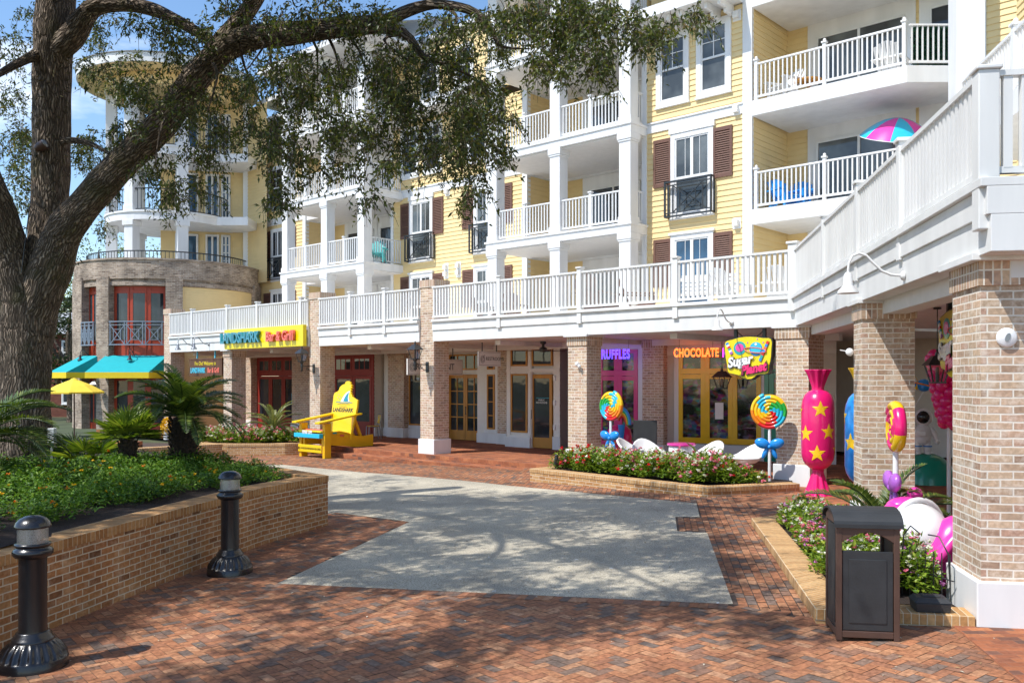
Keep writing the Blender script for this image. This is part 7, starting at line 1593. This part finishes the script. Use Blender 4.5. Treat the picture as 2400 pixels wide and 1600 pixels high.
# yellow market umbrella, planter pots by the tower
ux, uy = at(174,900,33.5)[:2]; mu = empty('market_umbrella', (ux,uy,.0), .3, 'yellow market umbrella open in front of the round tower', 'umbrella'); b = MB(); n = 8; rr_ = 1.05
ring_ = [(rr_*math.cos(2*math.pi*k/n),rr_*math.sin(2*math.pi*k/n),2.10) for k in range(n)]; inn = [(.12*math.cos(2*math.pi*k/n),.12*math.sin(2*math.pi*k/n),2.56) for k in range(n)]; mid = [(.6*math.cos(2*math.pi*k/n),.6*math.sin(2*math.pi*k/n),2.36) for k in range(n)]
for k in range(n): j = (k+1)%n; b.add([ring_[k],ring_[j],mid[j],mid[k]],[(0,1,2,3)]); b.add([mid[k],mid[j],inn[j],inn[k]],[(0,1,2,3)]); b.add([(ring_[k][0],ring_[k][1],2.04),(ring_[j][0],ring_[j][1],2.04),ring_[j],ring_[k]],[(0,1,2,3)])
M['umby'] = plain('pale_yellow_canvas', (.82,.60,.05), .8, var=.05); b.lathe([(.14,2.55),(.13,2.58),(.0,2.63)],8); b.build('canopy', M['umby'], mu); b = MB(); b.lathe([(.025,0),(.025,2.6)],10); b.lathe([(.3,0),(.28,.06),(.05,.1)],16); b.build('pole', M['bronze'], mu)
pp_ = at(392,1010,33.6); yp = empty('flower_pot', (pp_[0],pp_[1],.30), 0, 'tall white pot with trailing yellow flowers behind the large sago palm', 'plant pot'); b = MB(); b.lathe([(.13,0),(.17,.45),(.18,.48)],16); b.build('pot', M['candywhite'], yp)
m_ = 900; v = rvec(m_)*np.array([.20,.20,.32])+np.array([0,0,.48]); leaf_mesh('blossoms', v, rvec(m_), rvec(m_), np.full(m_,.07), np.full(m_,.05), M['f_yellow'], yp)
# adirondack chairs on the terrace and balconies
def adirondack(loc, rz, mat, label, group, s=1.0):
    t = empty('adirondack_chair', loc, rz, label, 'chair', group); b = MB()
    for x in (-.32,.28): b.box(x,x+.04,-.45,-.36,0,.56); b.bar((x+.02,-.42,.36),(x+.02,.45,.06),.03,.14)
    b.build('legs', mat, t); b = MB(); [b.bar((x,-.50,.57),(x,.32,.60),.13,.03) for x in (-.34,.34)]; b.build('arm', mat, t); b = MB(); [b.bar((-.28,-.42+k*.10,.38-k*.025),(.28,-.42+k*.10,.38-k*.025),.085,.022) for k in range(6)]; b.build('seat', mat, t)
    b = MB(); [b.bar((-.24+k*.096,.10,.24),(-.27+k*.108,.42,1.0-.05*abs(k-2.5)**1.6*.5),.085,.02) for k in range(6)]; b.bar((-.26,.33,.58),(.26,.33,.58),.05,.05); b.build('backrest', mat, t); t.scale = (s,s,s); return t
M['chairblue'] = plain('bright_blue_plastic', (.02,.32,.80), .4); M['chairbrown'] = plain('brown_teak', (.17,.075,.045), .6, var=.2); M['chairwhite'] = plain('white_resin', (.78,.78,.77), .45); M['chairaqua'] = plain('aqua_plastic', (.10,.50,.50), .45)
gg = 'balcony chairs'
adirondack(FW(U(1840,5.6),5.6,F2), FROT+R(60), M['chairblue'], 'bright blue adirondack chair on the balcony of the right recess, left one', gg); adirondack(FW(U(1875,6.2),6.2,F2), FROT+R(20), M['chairblue'], 'bright blue adirondack chair deeper on the same balcony, right one', gg)
adirondack(FW(U(1395,2.2),2.2,4.28), FROT+R(180), M['chairbrown'], 'brown wooden adirondack chair on the terrace with its fan back above the rail', gg, 1.3); adirondack(FW(U(1490,2.4),2.4,4.28), FROT+R(120), M['chairbrown'], 'brown wooden adirondack chair on the terrace further right, turned sideways', gg, 1.15)
adirondack(FW(U(1135,2.2),2.2,4.28), FROT+R(150), M['chairbrown'], 'brown wooden chair on the terrace behind the rail near the tall pier', gg, 1.0); adirondack(FW(U(1205,2.3),2.3,4.28), FROT+R(200), M['chairbrown'], 'brown wooden chair on the terrace left of the middle balcony columns', gg, 1.0)
adirondack(FW(U(1710,1.6),1.6,4.28), FROT+R(160), M['chairwhite'], 'white slatted chair on the terrace below the right shutters', gg, 1.05); adirondack(FW(U(1828,1.4),1.4,4.28), FROT+R(190), M['chairwhite'], 'white curved chair on the terrace by the corner post', gg, .95)
adirondack(FW(U(885,5.0),5.0,F2), FROT+R(40), M['chairaqua'], 'aqua chair on the left balcony stack, first floor', gg); adirondack(FW(U(1845,5.5),5.5,F3), FROT+R(-20), M['chairwhite'], 'white chair on the upper right balcony, far left', gg); adirondack(FW(U(2088,5.8),5.8,F3), FROT+R(180), M['chairwhite'], 'white fan-backed chair on the upper right balcony near the hedge screen', gg)
tq = FW(U(1895,5.7),5.7,F3); bt_ = empty('balcony_table', tq, FROT, 'small orange wooden table on the upper right balcony', 'table'); b = MB(); b.lathe([(.38,.50),(.38,.53)],20); b.build('tabletop', M['wooddoor'], bt_); b = MB(); [b.bar((s*.25,q*.25,0),(-s*.12,-q*.12,.5),.035) for s in (-1,1) for q in (-1,1)]; b.build('legs', M['wooddoor'], bt_)
lq = FW(U(1655,1.3),1.3,4.28); rl = empty('terrace_bench', lq, FROT+R(15), 'white slatted bench on the terrace behind the rail, left of the white chair', 'bench'); b = MB(); [b.bar((-.7,-.2+k*.1,.42),(.7,-.2+k*.1,.42),.08,.02) for k in range(5)]; b.build('seat', M['chairwhite'], rl); b = MB(); [b.bar((-.7,.27,.5+k*.1),(.7,.30,.5+k*.1),.02,.08) for k in range(5)]; b.build('backrest', M['chairwhite'], rl); b = MB(); [b.box(x-.03,x+.03,y-.03,y+.03,0,.42) for x in (-.65,.65) for y in (-.18,.25)]; b.build('legs', M['chairwhite'], rl)
# hedge screen on the upper right balcony
hs0 = Vector((cutu+.05,VR+.0)); hs1 = Vector((cutu+1.06,VR+.95)); hq = FW(hs0.x,hs0.y,F3); sc_ = empty('hedge_screen', hq, FROT, 'dark green artificial hedge panel behind the upper right railing', 'screen'); dv = hs1-hs0; nn_ = 2600; tt_ = RNG.random(nn_); P = np.stack([dv.x*tt_, dv.y*tt_+.06, .1+RNG.random(nn_)*.92], 1); M['hedge'] = attrmat('hedge_leaves', [(0,(.008,.05,.03)),(1,(.02,.12,.06))], .5, bump=0); leaf_mesh('leaves', P, rvec(nn_), rvec(nn_), np.full(nn_,.07), np.full(nn_,.05), M['hedge'], sc_); b = MB(); b.bar((0,.12,.55),(dv.x,dv.y+.12,.55),.03,.95); b.build('backing', M['hedge'], sc_)
# beach umbrella on the balcony
bq = FW(U(2100,5.9),5.9,F2); bu = empty('beach_umbrella', bq, 0, 'pink and teal beach umbrella open on the right balcony', 'umbrella'); b = MB(); n = 8; rr_ = .92; H = 1.62
def bup(k, f): a = 2*math.pi*k/n+.25; return (rr_*f*math.cos(a), rr_*f*math.sin(a), H+.50*(1-f**2)-.0)
for k in range(n):
    for q in range(5):
        for h_ in range(4): k0, k1 = k+h_/4, k+(h_+1)/4; f0, f1 = q/5, (q+1)/5; b.add([bup(k0,f1),bup(k1,f1),bup(k1,f0),bup(k0,f0)],[(0,1,2,3)], k % 2, None, True)
b.xform(Matrix.Translation((0,0,H)) @ Matrix.Rotation(R(24),4,'X') @ Matrix.Translation((0,0,-H))); b.build('canopy', [M['hotpink'],M['cyan']], bu, weld=True); b = MB(); b.lathe([(.02,0),(.02,H+.1)],8); b.build('pole', M['candywhite'], bu)
b = MB(); b.tube([bup(k/4,1.0) for k in range(33)],.012,5,cap=False); b.xform(Matrix.Translation((0,0,H)) @ Matrix.Rotation(R(24),4,'X') @ Matrix.Translation((0,0,-H))); b.build('hem', M['candywhite'], bu)
# small fixtures on the piers
fx = empty('flood_fixture', FW(U(1354,.0),.05,2.98), FROT, 'small white twin fixture on the middle brick pier', 'fixture'); b = MB(); b.ell((0,-.07,0),(.05,.06,.07),nu=12,nv=8); b.ell((.08,-.08,-.06),(.045,.05,.055),nu=12,nv=8); b.lathe([(.04,-.01),(.04,.03)],10); b.build('head', M['candywhite'], fx)
fx = empty('flood_fixture', WW(t2-.45,-.0,3.0), WROT, 'small white spotlight on the second wing pier', 'fixture'); b = MB(); b.ell((0,-.06,0),(.045,.06,.06),nu=12,nv=8); b.tube([(0,-.05,0),(.0,-.20,.03)],.008,5); b.build('head', M['candywhite'], fx)
q = WW(tn+.005,.27,2.98); al = empty('wall_alarm', q, WROT+R(90), 'round white alarm with oval window on the near brick pier', 'alarm'); b = MB(); b.lathe([(.092,0.0),(.090,.015),(.075,.028),(.0,.030)],28); b.xform(Matrix.Rotation(R(90),4,'X')); b.build('housing', M['candywhite'], al); b = MB(); b.slab_xz([(.022*math.cos(k*.2618)+.0,.042*math.sin(k*.2618)) for k in range(24)],-.035,-.0305); b.xform(Matrix.Rotation(R(20),4,'Y')); b.build('window', M['greymetal'], al)
# things on the oak
q = at(84,350,16.1); ts = empty('tree_spotlight', q, 0, 'dark spotlight with grey lens strapped to the oak trunk', 'spotlight'); b = MB(); b.lathe([(.05,0),(.085,.08),(.09,.2)],16); b.xform(Matrix.Rotation(R(60),4,'Y')); b.build('housing', M['bronze'], ts); b = MB(); b.lathe([(.08,.0),(.07,.03),(0,.035)],16); b.xform(Matrix.Translation((.17,-.02,.10)) @ Matrix.Rotation(R(60),4,'Y')); b.build('lens', M['greymetal'], ts)
q0, q1, q2 = at(72,470,15.9), at(62,540,15.8), at(50,640,15.8); cb = empty('cable', q0, 0, 'thin dark cable hanging beside the oak trunk', 'cable'); b = MB(); b.tube([(0,0,0),tuple(np.array(q1)-np.array(q0)),tuple(np.array(q2)-np.array(q0))],.008,5); b.build('wire', M['black'], cb)
q = at(122,1015,16.2); ub = empty('utility_box', (q[0],q[1],soilz(q[0],q[1])), 0, 'small grey utility box at the foot of the oak', 'utility box'); b = MB(); b.box(-.06,.06,-.05,.05,.35,.62); b.build('box', M['white2'], ub, bevel=.01); b = MB(); b.box(-.02,.02,-.02,.02,-.1,.35); b.build('post', M['greymetal'], ub)
# red brick house in the background
rh = empty('brick_house', (-32.5,63,0), R(-12), 'dark red brick house with white windows behind the oak trunk', 'house'); M['redbrick'] = brick('dark_red_brick', [(0,(.12,.03,.02)),(.5,(.17,.045,.03)),(1,(.21,.06,.04))], (.25,.16,.12), bw=.22, bh=.075)
b = MB(); b.box(-7,7,0,8,-.2,5.8); b.build('wall', M['redbrick'], rh); b = MB(); b.add([(-7.5,-.5,5.75),(7.5,-.5,5.75),(7.5,8.5,5.75),(-7.5,8.5,5.75),(-7.5,4,7.6),(7.5,4,7.6)],[(0,1,5,4),(2,3,4,5),(3,0,4),(1,2,5),(3,2,1,0)]); b.build('roof', M['roof'], rh)
for x in (-4.5,-1.6,1.2,4.0,6.0):
    for z in (.8,3.6): window(rh, x-.55, x+.55, z, z+1.7, 0, 'hung', 'glass', .1)
